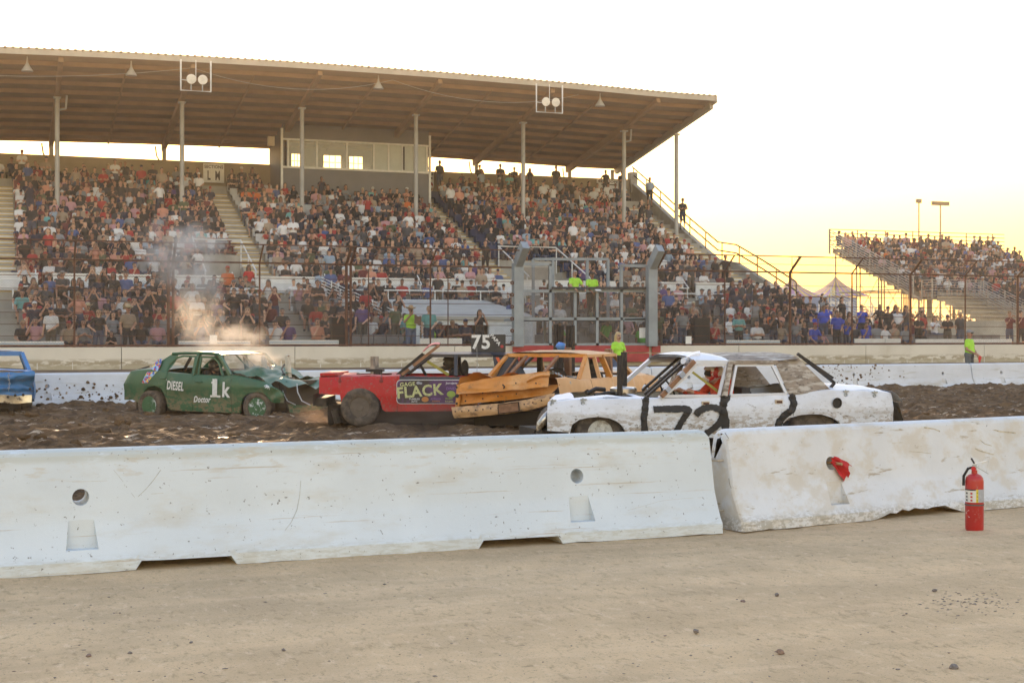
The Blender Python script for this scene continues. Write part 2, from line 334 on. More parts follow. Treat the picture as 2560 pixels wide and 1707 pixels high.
KW2 = pm('barrier_dirty_paint', (0.65, 0.67, 0.69), 0.72, 0, 0.06, 1.6, 0.3, 30, bdist=0.01, layers=[
    dict(col=(0.52, 0.45, 0.33), scale=(3.2, 4, 4.2), lo=0.45, hi=0.62, amt=0.5), dict(col=(0.09, 0.08, 0.07), scale=(30, 40, 24), lo=0.68, hi=0.71, amt=0.9),
    dict(col=(0.35, 0.29, 0.2), scale=(2.5, 5, 16), lo=0.62, hi=0.68, amt=0.8), dict(col=(0.33, 0.31, 0.26), scale=(22, 26, 40), lo=0.43, hi=0.56, z=(0.15, 0.05), amt=0.7)])
KF = pm('barrier_mud_splashed', (0.64, 0.67, 0.72), 0.75, 0, 0.06, 1.2, 0.2, 20, layers=[
    dict(col=(0.42, 0.37, 0.28), scale=(0.8, 3, 2.6), lo=0.45, hi=0.7, z=(0.5, 0.1), amt=0.75), dict(col=(0.07, 0.055, 0.04), scale=(16, 16, 16), lo=0.66, hi=0.70, z=(0.9, 0.1), amt=0.9),
    dict(col=(0.4, 0.38, 0.3), scale=(1.2, 4, 12), lo=0.55, hi=0.7, amt=0.5)])
def place_rail(o, p0, p1, off):        # near base edge runs p0 -> p1
    d = (p1 - p0); d.z = 0; d.normalize(); nrm = Vector((-d.y, d.x, 0))
    return d, nrm
KL = 6.1
pA, pB = ground(0, 1447), ground(1811, 1333)
d1 = (pB - pA).normalized(); n1 = Vector((-d1.y, d1.x, 0)); start1 = pB - d1 * KL + n1 * 0.303
hx = [(ground(210, 1437) - (pB - d1 * KL)).dot(d1), (ground(1456, 1352) - (pB - d1 * KL)).dot(d1)]
sx_ = [((ground(a, y) - (pB - d1 * KL)).dot(d1), (ground(b, y2) - (pB - d1 * KL)).dot(d1)) for a, y, b, y2 in ((355, 1425, 578, 1410), (1207, 1370, 1392, 1358))]
k1 = krail_mesh('concrete_barrier', KL, KW, sx_, hx, [], 1); k1.location = start1; k1.rotation_euler.z = math.atan2(d1.y, d1.x)
tag(k1, 'long white concrete barrier nearest the camera, left of the open joint', 'barrier', 'white concrete barriers')
pC, pD = ground(1858, 1330), ground(2560, 1266)
d2 = (pD - pC).normalized(); n2 = Vector((-d2.y, d2.x, 0)); lx = lambda px, py: (ground(px, py) - pC).dot(d2)
k2 = krail_mesh('concrete_barrier', KL, KW2, [(3.9, 4.5)], [lx(2118, 1308), 4.9], [(lx(2290, 1288), 1.1, 0.085)], 2); k2.location = pC + n2 * 0.303; k2.rotation_euler.z = math.atan2(d2.y, d2.x)
tag(k2, 'dirt stained white concrete barrier with a red flag in its hole', 'barrier', 'white concrete barriers')
def face_pt(o_, d_, n_, px, py, lift=0.0015):      # where a pixel's ray meets the sloping near face of a barrier
    y = 0.15
    for _ in range(8):
        q = o_ - n_ * y; r_ = ray(px, py); k_ = (q - Vector((0, 0, CAMH))).dot(n_) / r_.dot(n_); p = Vector((0, 0, CAMH)) + r_ * k_; y = float(np.interp(p.z, KZ, KYv)) + lift
    v = p - o_; return Vector((v.dot(d_), -y, p.z))
SCR = pm('scratch_grey', (0.40, 0.39, 0.34), 0.8, 0, 0.3, 30); SCB = pm('scrape_brown', (0.50, 0.44, 0.33), 0.85, 0, 0.3, 30); CHIPM = pm('bare_concrete', (0.27, 0.26, 0.23), 0.9, 0, 0.3, 40, 0.6, 60)
def scratch(rail, o_, d_, n_, pts, w_, mat):
    P_ = [face_pt(o_, d_, n_, *p) for p in pts]; mb = MB(); vs = []
    for i, p in enumerate(P_):
        t = (P_[min(i + 1, len(P_) - 1)] - P_[max(i - 1, 0)]).normalized(); b = t.cross(Vector((0, -1, 0.25))).normalized() * 0.28 * w_ * (0.5 + 0.5 * abs(noise.noise(p * 30)))
        vs += [p + b, p - b]
    mb.add(vs, [(2 * i, 2 * i + 1, 2 * i + 3, 2 * i + 2) for i in range(len(P_) - 1)]).build('scratch', mat, rail)
for pts, w_, mt in (([(284, 1174), (305, 1200), (320, 1222), (337, 1243)], 0.006, SCR), ([(402, 1174), (385, 1198), (365, 1222), (345, 1241)], 0.010, SCR), ([(752, 1201), (749, 1240), (742, 1275), (728, 1305), (712, 1326)], 0.008, SCR), ([(378, 1234), (395, 1233), (409, 1232)], 0.005, SCB),
        ([(180, 1204), (220, 1203), (268, 1201)], 0.004, SCB), ([(1570, 1275), (1610, 1264), (1650, 1252), (1700, 1246), (1755, 1243)], 0.004, SCB), ([(1598, 1160), (1598, 1175)], 0.004, SCB)): scratch(k1, start1, d1, n1, pts, w_, mt)
o2_ = pC + n2 * 0.303
for pts, w_, mt in (([(2230, 1107), (2245, 1106), (2259, 1105)], 0.008, SCB), ([(2273, 1128), (2300, 1130), (2328, 1133)], 0.014, SCB), ([(2450, 1099), (2462, 1109), (2480, 1114)], 0.02, SCB), ([(2438, 1121), (2455, 1128), (2485, 1136)], 0.022, SCB), ([(2475, 1140), (2470, 1160), (2466, 1180)], 0.004, SCR), ([(2310, 1068), (2335, 1072), (2350, 1078)], 0.03, SCB), ([(2476, 1072), (2500, 1078), (2540, 1082)], 0.035, SCB), ([(1812, 1081), (1818, 1090), (1822, 1096)], 0.02, CHIPM), ([(1822, 1195), (1824, 1210), (1828, 1220)], 0.022, CHIPM)): scratch(k2, o2_, d2, n2, pts, w_, mt)
LOOP = pm('loop_bar', (0.5, 0.45, 0.38), 0.7, 0.3)
for z in (0.56, 0.15):
    mb = MB().tube([(-0.0, -0.05, z), (-0.06, -0.05, z), (-0.085, 0.0, z), (-0.06, 0.05, z), (0.0, 0.05, z)], 0.012, 8); mb.build('connecting_loop', LOOP, k2)
# far row of barriers
q0, q1 = ground(90, 1016, -0.15), ground(2440, 969, -0.15); dF = (q1 - q0); dF.z = 0; dF.normalize(); nF = Vector((-dF.y, dF.x, 0))
kf = krail_mesh('concrete_barrier', KL - 0.03, KF, [(1.2, 1.7), (4.3, 4.8)], [1.25, 4.85], [], 3)
far_lab = ['second from the right, splashed with dark mud clods', 'behind the trunk of the white car', 'behind the roof of the white car', 'behind the orange car', 'behind the red car and its sign', 'behind the green car', 'between the blue car and the green car', 'behind the blue car at the left edge']
for i in range(-1, 7):
    o = kf if i == -1 else copy_tree(kf)
    st = q1 - dF * (KL * (i + 1)) if i >= 0 else q1 + dF * 0.0
    if i >= 0: st = q1 - dF * KL * (i + 1)
    o.location = (st.x + nF.x * 0.303, st.y + nF.y * 0.303, -0.16); o.rotation_euler.z = math.atan2(dF.y, dF.x) + (0.012 * math.sin(i * 5) if i > 0 else 0)
    tag(o, 'white far barrier of the back row at the right edge, standing by the flag man' if i == -1 else 'white far barrier of the back row, ' + far_lab[i], 'barrier', 'white concrete barriers')
# mud thrown on the far barriers
mb = MB()
for i in range(230):
    px = random.gauss(2110, 75) if i < 150 else random.choice([random.gauss(205, 60), random.uniform(90, 320)]); py = random.gauss(928, 20) if i < 150 else random.gauss(985, 18)
    if not (910 < py < 972 if px > 1500 else 940 < py < 1010): continue
    d = ray(px, py); h = None
    base = q0 + nF * 0.13; k = (base - Vector((0, 0, CAMH))).dot(nF) / d.dot(nF); p = Vector((0, 0, CAMH)) + d * k
    zz = p.z + 0.16; off = float(np.interp(zz, KZ, KYv)) - 0.17
    r = random.choice([0.012, 0.018, 0.025, 0.04]) * random.uniform(0.6, 1.2)
    mb.blob(p - nF * (off + 0.0), (r * 1.2, r * 0.4, r), 0, 0.7, i, 1)
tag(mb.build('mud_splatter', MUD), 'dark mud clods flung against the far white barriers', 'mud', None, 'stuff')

# ---- track wall
WY = 49.7
WALLM = pm('cream_wall_paint', (0.66, 0.63, 0.55), 0.8, 0, 0.06, 0.5, 0.15, 12, layers=[
    dict(col=(0.33, 0.28, 0.19), scale=(2.2, 2, 7), lo=0.44, hi=0.52, z=(0.82, 0.66), amt=0.9), dict(col=(0.42, 0.38, 0.28), scale=(0.5, 2, 9), lo=0.3, hi=0.45, z=(0.62, 0.52), amt=0.8), dict(col=(0.5, 0.46, 0.36), scale=(0.7, 1, 0.4), lo=0.55, hi=0.75, amt=0.5)])
wall = tag(empty('track_wall', (0, WY, 0)), 'long cream concrete wall below the fence, dirt stained along its base', 'wall')
xw = -14.0; k = 0
while xw < 75:
    mb = MB(); mb.box(xw + 0.012, xw + 6.0 - 0.012, 0.0, 0.28, 0.15, 1.17); o = mb.build('wall_panel', WALLM, wall); xw += 6.0; k += 1
mb = MB()
for i in range(60):
    x = -12 + i * 1.45 + random.uniform(-0.3, 0.3); mb.box(x, x + random.uniform(0.015, 0.03), -0.006, 0.0, 0.42, random.uniform(0.5, 0.68))
mb.build('drip_mark', WHITEP, wall)
# ================================================================= GRANDSTAND
MAROON = pm('maroon_seat', (0.16, 0.03, 0.035), 0.6); NAVY = pm('navy_seat', (0.03, 0.045, 0.11), 0.6); SEATW = pm('white_seat', (0.5, 0.5, 0.48), 0.6)
ROOFM = pm('brown_roof_sheet', (0.26, 0.185, 0.11), 0.8, 0, 0.15, 0.4); ROOFB = pm('roof_beam', (0.34, 0.22, 0.12), 0.8, 0, 0.1, 1)
FASC = pm('pale_fascia', (0.42, 0.40, 0.34), 0.6, 0.1, 0.1, 1); COLM = pm('column_paint', (0.40, 0.40, 0.38), 0.6, 0.1, 0.12, 1)
GREYP = pm('press_box_grey', (0.17, 0.17, 0.175), 0.7, 0, 0.06, 1); PARA = pm('parapet_tan', (0.30, 0.25, 0.165), 0.85, 0, 0.12, 0.5)
STEPW = pm('step_white', (0.62, 0.60, 0.54), 0.75, 0, 0.1, 2); STEPY = pm('step_edge_yellow', (0.55, 0.38, 0.12), 0.7)
GLASS = bpy.data.materials.new('window_glass'); GLASS.use_nodes = True
_n = GLASS.node_tree.nodes; _b = _n['Principled BSDF']; _b.inputs['Base Color'].default_value = (0.75, 0.8, 0.78, 1); _b.inputs['Roughness'].default_value = 0.05; _b.inputs['Alpha'].default_value = 0.28
stand = tag(empty('grandstand', (0, 52, 0)), 'huge covered grandstand packed with spectators, brown sloping roof on slim columns', 'grandstand')
def ST(mb, name, mats, smooth=None, parent=None):      # geometry is written in world coordinates; stand sits at (0,52,0)
    mb.v = [(x, y - 52, z) for x, y, z in mb.v]; return mb.build(name, mats, parent or stand, smooth)
X0, X1 = -9.0, 37.2
AISLES = [(-0.45, 0.75), (10.7, 11.8), (22.5, 23.5), (35.0, 36.6)]
LOW = [(52.2 + 0.9 * i, 0.80 + 0.235 * i) for i in range(8)]
UPP = [(61.5 + 0.9 * i, 3.4 + 0.335 * i) for i in range(18)]
TERR = (59.4, 2.62)
VOM = [(8.5, 10.7), (23.5, 26.6)]; VOMR = 5
PORT = (15.6, 20.4)
def gaps(a, b, cuts):
    out = []; x = a
    for c, d in sorted(cuts):
        if d <= x or c >= b: continue
        if c > x: out.append((x, c))
        x = max(x, d)
    if x < b: out.append((x, b))
    return out
# lower tiers
LX = [44, 41, 40, 37.4, 36.8, 36.8, 36.8, 36.8]
for i, (t, h) in enumerate(LOW):
    mb = MB()
    for a, b in gaps(X0, LX[i], [PORT] if i < 7 else []): mb.box(a, b, t, t + 0.9, -0.3, h)
    ST(mb, 'lower_tier', CONC)
mb = MB(); mb.box(X0, 60, 49.98, 52.2, 0.1, 0.78); ST(mb, 'front_walkway', CONC)
mb = MB(); mb.box(X0, 36.8, TERR[0], 61.5, -0.3, TERR[1]); ST(mb, 'box_terrace', CONC)
for i, (t, h) in enumerate(UPP):
    mb = MB()
    for a, b in gaps(X0, X1, VOM if i < VOMR else []): mb.box(a, b, t, t + 0.9, 0.4, h)
    ST(mb, 'upper_tier', CONC)
for a, b in VOM:
    mb = MB(); mb.box(a, b, 61.5, 61.5 + VOMR * 0.9, 0.4, 2.9); ST(mb, 'vomitory_floor', CONC)
    zt = UPP[VOMR][1] + 0.95; zl = UPP[0][1] + 0.95; yb = 61.5 + VOMR * 0.9
    mb = MB(); mb.box(a, b, yb - 0.12, yb - 0.004, 2.9, UPP[VOMR][1] + 0.25); ST(mb, 'vomitory_wall', CONC)
    mb = MB(); mb.tube([(a, 61.6, zl), (a, yb - 0.1, zt), (b, yb - 0.1, zt), (b, 61.6, zl)], 0.035)
    for x in (a, b):
        for q in (0.05, 0.5, 0.98):
            y = 61.6 + (yb - 61.7) * q; z = zl + (zt - zl) * q; mb.tube([(x, y, z - 1.3), (x, y, z)], 0.03)
    ST(mb, 'vomitory_rail', WHITEP)
# aisle steps
for a, b in AISLES:
    for i, (t, h) in enumerate(UPP):
        mb = MB()
        for k in (0, 1):
            z1 = h + 0.0 + 0.165 * (k + 0) ; mb.box(a, b, t + 0.45 * k + 0.002, t + 0.45 * (k + 1), h, h + 0.165 * k + 0.012, 0); mb.box(a, b, t + 0.45 * k - 0.004, t + 0.45 * k + 0.03, h + 0.165 * k - 0.03, h + 0.165 * k + 0.016, 1)
        ST(mb, 'aisle_step', [STEPW, STEPY])
# benches / seats
def benches(rows, xa, xb, cuts, mat, name='bench'):
    for t, h, cu in rows:
        for a, b in gaps(xa, xb, cu + cuts):
            if b - a < 0.6: continue
            mb = MB(); mb.box(a + 0.05, b - 0.05, t + 0.45, t + 0.80, h + 0.38, h + 0.43); x = a + 0.05
            while x + 0.5 < b:
                mb.box(x + 0.02, x + 0.48, t + 0.78, t + 0.83, h + 0.46, h + 0.80); x += 0.5
            x = a + 0.2
            while x < b: mb.box(x, x + 0.05, t + 0.5, t + 0.75, h, h + 0.38); x += 1.6
            ST(mb, name, mat)
PBX = [(14.4, 23.0)]
up = [(t, h, (VOM if i < VOMR else []) + (PBX if t > 75 else [])) for i, (t, h) in enumerate(UPP)]
benches(up, X0, 11.2, AISLES, MAROON); benches(up, 11.2, 23.0, AISLES, SEATW); benches(up, 23.0, 34.9, AISLES, NAVY)
benches([(t, h, [(LX[i] - 0.2, 60)]) for i, (t, h) in enumerate(LOW)], X0, 44, [PORT, (10.7, 11.7), (-0.4, 0.7), (22.5, 23.6), (30, 31)], pm('grey_bench', (0.2, 0.19, 0.18), 0.7))
# box fronts: white panels on the upper deck face, with cap rail, and pipe rails along the terrace
cutb = [(X_at(95, 61.4), X_at(133, 61.4)), (X_at(392, 61.4), X_at(430, 61.4)), (X_at(585, 61.4), X_at(615, 61.4)), (X_at(815, 61.4), X_at(845, 61.4)), (X_at(1047, 61.4), X_at(1070, 61.4)), (26.6, 27.5), (31.5, 32.2)]
for a, b in gaps(X0, 36.8, cutb):
    mb = MB(); mb.box(a, b, 61.38, 61.46, 3.45, 4.12); mb.box(a - 0.03, b + 0.03, 61.36, 61.48, 4.12, 4.17); ST(mb, 'box_front', WHITEP)
for a, b in gaps(X0, 36.7, [(-0.2, 0.6), (10.9, 11.8), (22.5, 23.4), (31.2, 32)]):
    mb = MB()
    for z in (3.55, 3.12): mb.tube([(a, 59.45, z), (b, 59.45, z)], 0.032)
    n = max(1, round((b - a) / 2.2))
    for k in range(n + 1): mb.tube([(a + (b - a) * k / n, 59.45, 2.4), (a + (b - a) * k / n, 59.45, 3.57)], 0.03)
    mb.tube([(a, 59.45, 3.55), (a, 60.4, 3.55), (a, 60.9, 3.3)], 0.03)
    ST(mb, 'terrace_rail', WHITEP)
for a, b in gaps(X0, 36.7, cutb):
    mb = MB(); mb.tube([(a + 0.3, 60.6, 3.85), (b - 0.1, 60.6, 3.85)], 0.03)
    for q in (0.02, 0.5, 0.98): x = a + 0.3 + (b - a - 0.4) * q; mb.tube([(x, 60.6, 2.6), (x, 60.6, 3.86)], 0.028)
    mb.tube([(b - 0.1, 60.6, 3.85), (b - 0.1, 61.3, 4.3)], 0.028); ST(mb, 'box_rail', WHITEP)
# white portal in the lower tiers
DOORB = pm('portal_beige', (0.40, 0.26, 0.14), 0.8); DOORR = pm('portal_red', (0.20, 0.03, 0.025), 0.7)
pa, pb = PORT
mb = MB(); mb.prism([(pa - 0.5, 54.0, 2.35), (pb + 0.6, 54.0, 2.35), (pb + 0.2, 59.3, 3.12), (pa - 0.1, 59.3, 3.12)], (0, 0, -0.14)); ST(mb, 'portal_roof', pm('portal_paint', (0.44, 0.42, 0.37), 0.8, 0, 0.12, 1.5, layers=[dict(col=(0.3, 0.29, 0.25), scale=(1, 2, 3), lo=0.55, hi=0.7, amt=0.6)]))
mb = MB(); mb.box(pa - 0.15, pa + 0.02, 53.0, 59.3, 0.5, 2.3); mb.box(pb - 0.02, pb + 0.15, 53.0, 59.3, 0.5, 2.3); mb.box(pb - 1.5, pb - 0.02, 54.1, 54.3, 0.5, 2.22); mb.box(pa, pb - 1.5, 54.1, 54.3, 2.0, 2.2); ST(mb, 'portal_wall', WHITEP)
mb = MB(); mb.box(pa + 0.02, pb - 0.03, 57.2, 57.4, 0.5, 2.2); ST(mb, 'portal_back', DOORB)
mb = MB(); mb.box(pb - 2.7, pb - 1.8, 57.1, 57.18, 0.5, 2.1); ST(mb, 'portal_door', DOORR)
mb = MB(); mb.box(pa - 0.5, pb + 0.5, 52.2, 57.3, 0.2, 0.74); ST(mb, 'portal_floor', CONC)
for i, xx in enumerate((pa + 1.9, pa + 3.1)):
    mb = MB(); mb.box(xx, xx + 0.42, 57.0, 57.05, 1.75, 2.05); ST(mb, 'portal_sign', pm('red_sign', (0.35, 0.03, 0.03), 0.6))
mb = MB()
for s in range(9):      # stair rails beside the portal
    z = 0.9 + s * 0.13; mb.tube([(pa - 2.6, 58.9, z + 2.1), (pa + 0.3, 52.8, z)], 0.018, 5)
for q in (0.1, 0.5, 0.95):
    x = pa - 2.6 + 2.9 * q; y = 58.9 - 6.1 * q; z = 3.0 - 2.1 * q; mb.tube([(x, y, z - 0.4), (x, y, z + 1.1)], 0.028)
ST(mb, 'stair_rail', WHITEP)
# back parapet, side walls
mb = MB()
for a, b in gaps(X0 - 4, X1 + 0.1, [(14.61, 22.89)]): mb.box(a, b, 79.6, 79.85, 6, 11.3)
ST(mb, 'back_parapet', PARA)
mb = MB(); mb.box(X0, X1, 77.7, 79.6, 6, 9.75); ST(mb, 'top_concourse', CONC)
def atX(px, py, X):
    d = ray(px, py); k = X / d.x; return Vector((0, 0, CAMH)) + d * k
SW = [atX(px, py, X1) for px, py in ((1576, 455), (1640, 512), (1715, 583), (1790, 648), (1836, 656), (1903, 697), (1985, 752))]
mb = MB(); mb.prism([(X1, p.y, p.z) for p in SW] + [(X1, SW[-1].y, 0.3), (X1, 79.9, 0.3), (X1, 79.9, SW[0].z)], (0.28, 0, 0)); ST(mb, 'side_wall', CONC)
mb = MB(); mb.box(X1 - 0.1, X1 + 0.36, 79.4, 79.9, 10.5, 11.75); ST(mb, 'corner_pier', CONC)
mb = MB()
for dz in (0.95, 0.5): mb.tube([(X1 + 0.12, p.y, p.z + dz) for p in SW], 0.04)
for q in range(11):
    y = 79.5 - q * 1.9; z = float(np.interp(y, [p.y for p in SW][::-1], [p.z for p in SW][::-1])); mb.tube([(X1 + 0.12, y, z - 0.1), (X1 + 0.12, y, z + 0.95)], 0.035)
ST(mb, 'side_handrail', pm('handrail_tan', (0.10, 0.07, 0.045), 0.9, 0.0))
# ---- roof
RX0, RX1 = -14.0, 36.6
def roof_h(Y, X=0): 
    c = 0.28 * max(0, 1 - ((X - 16) / 17.5) ** 2)          # the long eave is slightly cambered
    return 14.42 - (Y - 67.4) * 0.176 + c
roof = MB(); nx = 60
for i in range(nx):
    a = RX0 + (RX1 - RX0) * i / nx; b = RX0 + (RX1 - RX0) * (i + 1) / nx
    roof.add([(a, 67.4, roof_h(67.4, a)), (b, 67.4, roof_h(67.4, b)), (b, 80.6, roof_h(80.6, b)), (a, 80.6, roof_h(80.6, a)), (a, 67.4, roof_h(67.4, a) + 0.07), (b, 67.4, roof_h(67.4, b) + 0.07), (b, 80.6, roof_h(80.6, b) + 0.07), (a, 80.6, roof_h(80.6, a) + 0.07)],
             [(3, 2, 1, 0), (4, 5, 6, 7), (0, 1, 5, 4), (2, 3, 7, 6)] + ([(0, 4, 7, 3)] if i == 0 else []) + ([(1, 2, 6, 5)] if i == nx - 1 else []))
roofo = ST(roof, 'roof', ROOFM)
def RF(mb, name, mats, smooth=None): mb.v = [(x, y - 52, z) for x, y, z in mb.v]; return mb.build(name, mats, roofo, smooth)
def xline(mb, Y, dz, w, h, a=RX0, b=RX1, n=24):
    for i in range(n):
        xa = a + (b - a) * i / n; xb = a + (b - a) * (i + 1) / n; mb.beam((xa, Y, roof_h(Y, xa) + dz), (xb, Y, roof_h(Y, xb) + dz), w, h)
for k in range(10):
    mb = MB(); xline(mb, 68.6 + k * 1.28, -0.10, 0.09, 0.20); RF(mb, 'purlin', ROOFB)
mb = MB(); xline(mb, 67.36, -0.02, 0.05, 0.30); RF(mb, 'eave_fascia', FASC)
mb = MB()
for i in range(150):
    x = RX0 + (RX1 - RX0) * (i + 0.5) / 150; mb.box(x - 0.06, x + 0.06, 67.2, 80.7, 0, 0.045); z0 = len(mb.v) - 8
    for j in range(z0, len(mb.v)): X_, Y_, Z_ = mb.v[j]; mb.v[j] = (X_, Y_, roof_h(Y_, X_) + 0.072 + Z_)
RF(mb, 'roof_rib', FASC)
BAY = [X_at(p, 72.0) for p in (143, 455, 755, 1040, 1308, 1560)]
BAYS = [BAY[0] - 6.1 * k for k in (2, 1)] + BAY
ENDX = X_at(1691, 72.0)
for x in BAYS:
    mb = MB(); mb.beam((x, 67.6, roof_h(67.6, x) - 0.26), (x, 72, roof_h(72, x) - 0.36), 0.22, 0.22); mb.beam((x, 72, roof_h(72, x) - 0.40), (x, 80.4, roof_h(80.4, x) - 0.30), 0.24, 0.36); RF(mb, 'rafter', ROOFB)
for x0, x1 in zip(BAYS[:-1], BAYS[1:]):
    x = (x0 + x1) / 2; mb = MB(); mb.beam((x, 68.4, roof_h(68.4, x) - 0.2), (x, 80.2, roof_h(80.2, x) - 0.2), 0.08, 0.1); RF(mb, 'bridging', ROOFB)
mb = MB(); mb.beam((RX1 - 0.05, 67.3, roof_h(67.3, RX1) - 0.1), (RX1 - 0.05, 80.6, roof_h(80.6, RX1) - 0.1), 0.1, 0.34); mb.beam((ENDX, 67.8, roof_h(67.8, ENDX) - 0.3), (ENDX, 80.3, roof_h(80.3, ENDX) - 0.3), 0.2, 0.3); RF(mb, 'gable_beam', FASC)
for x in BAYS + [ENDX]:
    zb = 6.9 if x != ENDX else 6.2
    mb = MB(); mb.tube([(x, 72, zb), (x, 72, roof_h(72, x) - 0.5)], 0.115, 12); mb.box(x - 0.18, x + 0.18, 71.84, 72.16, roof_h(72, x) - 0.58, roof_h(72, x) - 0.5); mb.box(x - 0.25, x + 0.25, 71.75, 72.25, zb - 0.1, zb + 0.06)
    if x in (BAY[0], BAY[5]): mb.tube([(x, 72, roof_h(72, x) - 1.15), (x + 0.4, 72, roof_h(72, x) - 1.05), (x + 0.45, 72, roof_h(72, x) - 0.4)], 0.06)
    ST(mb, 'front_column', COLM, 40)
for x in BAYS + [ENDX - 0.4]:
    if 14 < x < 23: continue
    mb = MB(); mb.tube([(x, 80.0, 6), (x, 80.0, roof_h(80, x) - 0.3)], 0.12, 8); mb.tube([(x - 0.5, 79.9, roof_h(80, x) - 0.35), (x - 0.42, 79.9, roof_h(80, x) - 0.9), (x, 79.95, roof_h(80, x) - 1.6)], 0.045); ST(mb, 'back_column', COLM)
# floodlight frames, bells, cable swags
LAMPF = pm('lamp_lens', (0.85, 0.82, 0.72), 0.25)
for pxa, pxb in ((452, 527), (1341, 1406)):
    Yf = 67.15; a, b = X_at(pxa, Yf), X_at(pxb, Yf); zt = roof_h(67.4, a) - 0.1; zb = zt - 1.45
    mb = MB(); mb.tube([(a, Yf, zt), (a, Yf, zb), (b, Yf, zb), (b, Yf, zt)], 0.045, 6); mb.tube([((a + b) / 2, Yf, zt), ((a + b) / 2, Yf, zb + 0.5)], 0.02); mb.tube([(a, Yf, zb + 0.5), ((a + b) / 2, Yf, zb + 0.45)], 0.02)
    fr = RF(mb, 'lamp_frame', WHITEP)
    for q in (0.34, 0.72):
        x = a + (b - a) * q; m = Matrix.Translation((x, Yf - 52, zb + 0.55)) @ Matrix.Rotation(math.radians(100), 4, 'X')
        o = MB().lathe([(0.0, -0.16), (0.10, -0.15), (0.2, 0.0), (0.23, 0.10), (0.22, 0.115), (0.0, 0.13)], 16, 0, m).build('floodlight', LAMPF, fr, 35)
        MB().tube([(x, Yf - 52, zb + 0.3), (x, Yf - 52, zb + 0.02)], 0.03).build('lamp_bracket', STEEL, fr)
for px, py in ((68, 165), (328, 160), (946, 198), (1500, 238)):
    p = atY(px, py, 68.0); p.z = roof_h(68.0, p.x) - 0.72
    mb = MB(); mb.lathe([(0.27, 0), (0.25, 0.06), (0.11, 0.28), (0.05, 0.4), (0.03, 0.7)], 14, 0, Matrix.Translation(p)); RF(mb, 'horn_speaker', FASC, 40)
for a, b in ((-9, BAY[1]), (BAY[1], 18.6), (18.6, 28.7)):
    mb = MB(); pts = [(a + (b - a) * q / 14, 67.9, roof_h(67.9, a + (b - a) * q / 14) - 0.25 - 0.75 * (1 - (2 * q / 14 - 1) ** 2)) for q in range(15)]; mb.tube(pts, 0.014, 4); RF(mb, 'cable', FASC)
# ---- press box
pbx0, pbx1, pby, pbb = 14.6, 22.9, 75.9, 79.9
pz0, ps, pt, pz1 = 8.6, 10.75, 12.25, 13.6
def ptop(y): return roof_h(y, 18) - 0.10
mb = MB(); mb.box(pbx0, pbx1, pby, pby + 0.12, pz0, ps - 0.06); mb.prism([(pbx0, pby, pt + 0.06), (pbx1, pby, pt + 0.06), (pbx1, pby, ptop(pby)), (pbx0, pby, ptop(pby))], (0, 0.12, 0))
for x in (pbx0, pbx1 - 0.12): mb.prism([(x, pby + 0.12, pz0), (x, pbb, pz0), (x, pbb, ptop(pbb)), (x, pby + 0.12, ptop(pby + 0.12))], (0.12, 0, 0))
mb.box(pbx0 + 0.12, pbx1 - 0.12, pby + 0.12, pbb, ps - 0.9, ps - 0.75)
press = ST(mb, 'press_box', GREYP)
def PB(mb, name, mats): mb.v = [(x, y - 52, z) for x, y, z in mb.v]; return mb.build(name, mats, press)
wins = [X_at(p, pby) for p in (720, 792, 867, 934, 971, 1006, 1036, 1067)]
mb = MB(); mb.box(pbx0 - 0.02, pbx1 + 0.02, pby - 0.05, pby + 0.1, ps - 0.06, ps + 0.05); mb.box(pbx0 - 0.02, pbx1 + 0.02, pby - 0.05, pby + 0.1, pt - 0.03, pt + 0.06); PB(mb, 'window_sill', WHITEP)
for x in wins: mb = MB(); mb.box(x - 0.05, x + 0.05, pby - 0.04, pby + 0.1, ps + 0.05, pt - 0.03); PB(mb, 'mullion', WHITEP)
FROST = pm('frosted_pane', (0.42, 0.46, 0.43), 0.3, 0, 0.05)
for i, (a, b) in enumerate(zip(wins[:-1], wins[1:])): mb = MB(); mb.box(a + 0.05, b - 0.05, pby + 0.02, pby + 0.03, ps + 0.05, pt - 0.03); PB(mb, 'window_pane', GLASS if i < 3 else FROST)
for x in (pbx0 - 0.05, pbx1 + 0.05): mb = MB(); mb.box(x - 0.06, x + 0.06, pby - 0.08, pby + 0.04, pz0, ptop(pby) - 0.25); PB(mb, 'corner_trim', WHITEP)
# back wall with lit windows
bw = [X_at(p, pbb) for p in (700, 728, 750, 808, 852, 872, 906, 1060)]
mb = MB(); zt_ = ptop(pbb)
mb.box(pbx0 + 0.12, pbx1 - 0.12, pbb - 0.12, pbb, ps - 0.9, ps + 0.05); mb.box(pbx0 + 0.12, pbx1 - 0.12, pbb - 0.12, pbb, pt - 0.25, zt_)
for a, b in ((pbx0 + 0.12, bw[1]), (bw[2], bw[3]), (bw[4], bw[5]), (bw[6], pbx1 - 0.12)):
    if b > a: mb.box(a, b, pbb - 0.12, pbb, ps + 0.05, pt - 0.25)
PB(mb, 'back_wall', GREYP)
for a, b in ((bw[1], bw[2]), (bw[3], bw[4]), (bw[5], bw[6])):
    mb = MB()
    for q in (0.33, 0.66): mb.box(a + (b - a) * q - 0.015, a + (b - a) * q + 0.015, pbb - 0.1, pbb - 0.06, ps + 0.05, pt - 0.25); z = ps + 0.05 + (pt - 0.3 - ps) * q; mb.box(a, b, pbb - 0.105, pbb - 0.055, z - 0.015, z + 0.015)
    PB(mb, 'muntin', pm('muntin_brown', (0.2, 0.12, 0.06), 0.7))
DARKF = pm('dark_trim', (0.03, 0.03, 0.035), 0.6)
mb = MB(); mb.box(wins[5] + 0.02, wins[5] + 0.12, pby - 0.06, pby + 0.0, ps + 0.1, pt - 0.1); PB(mb, 'window_latch', DARKF)
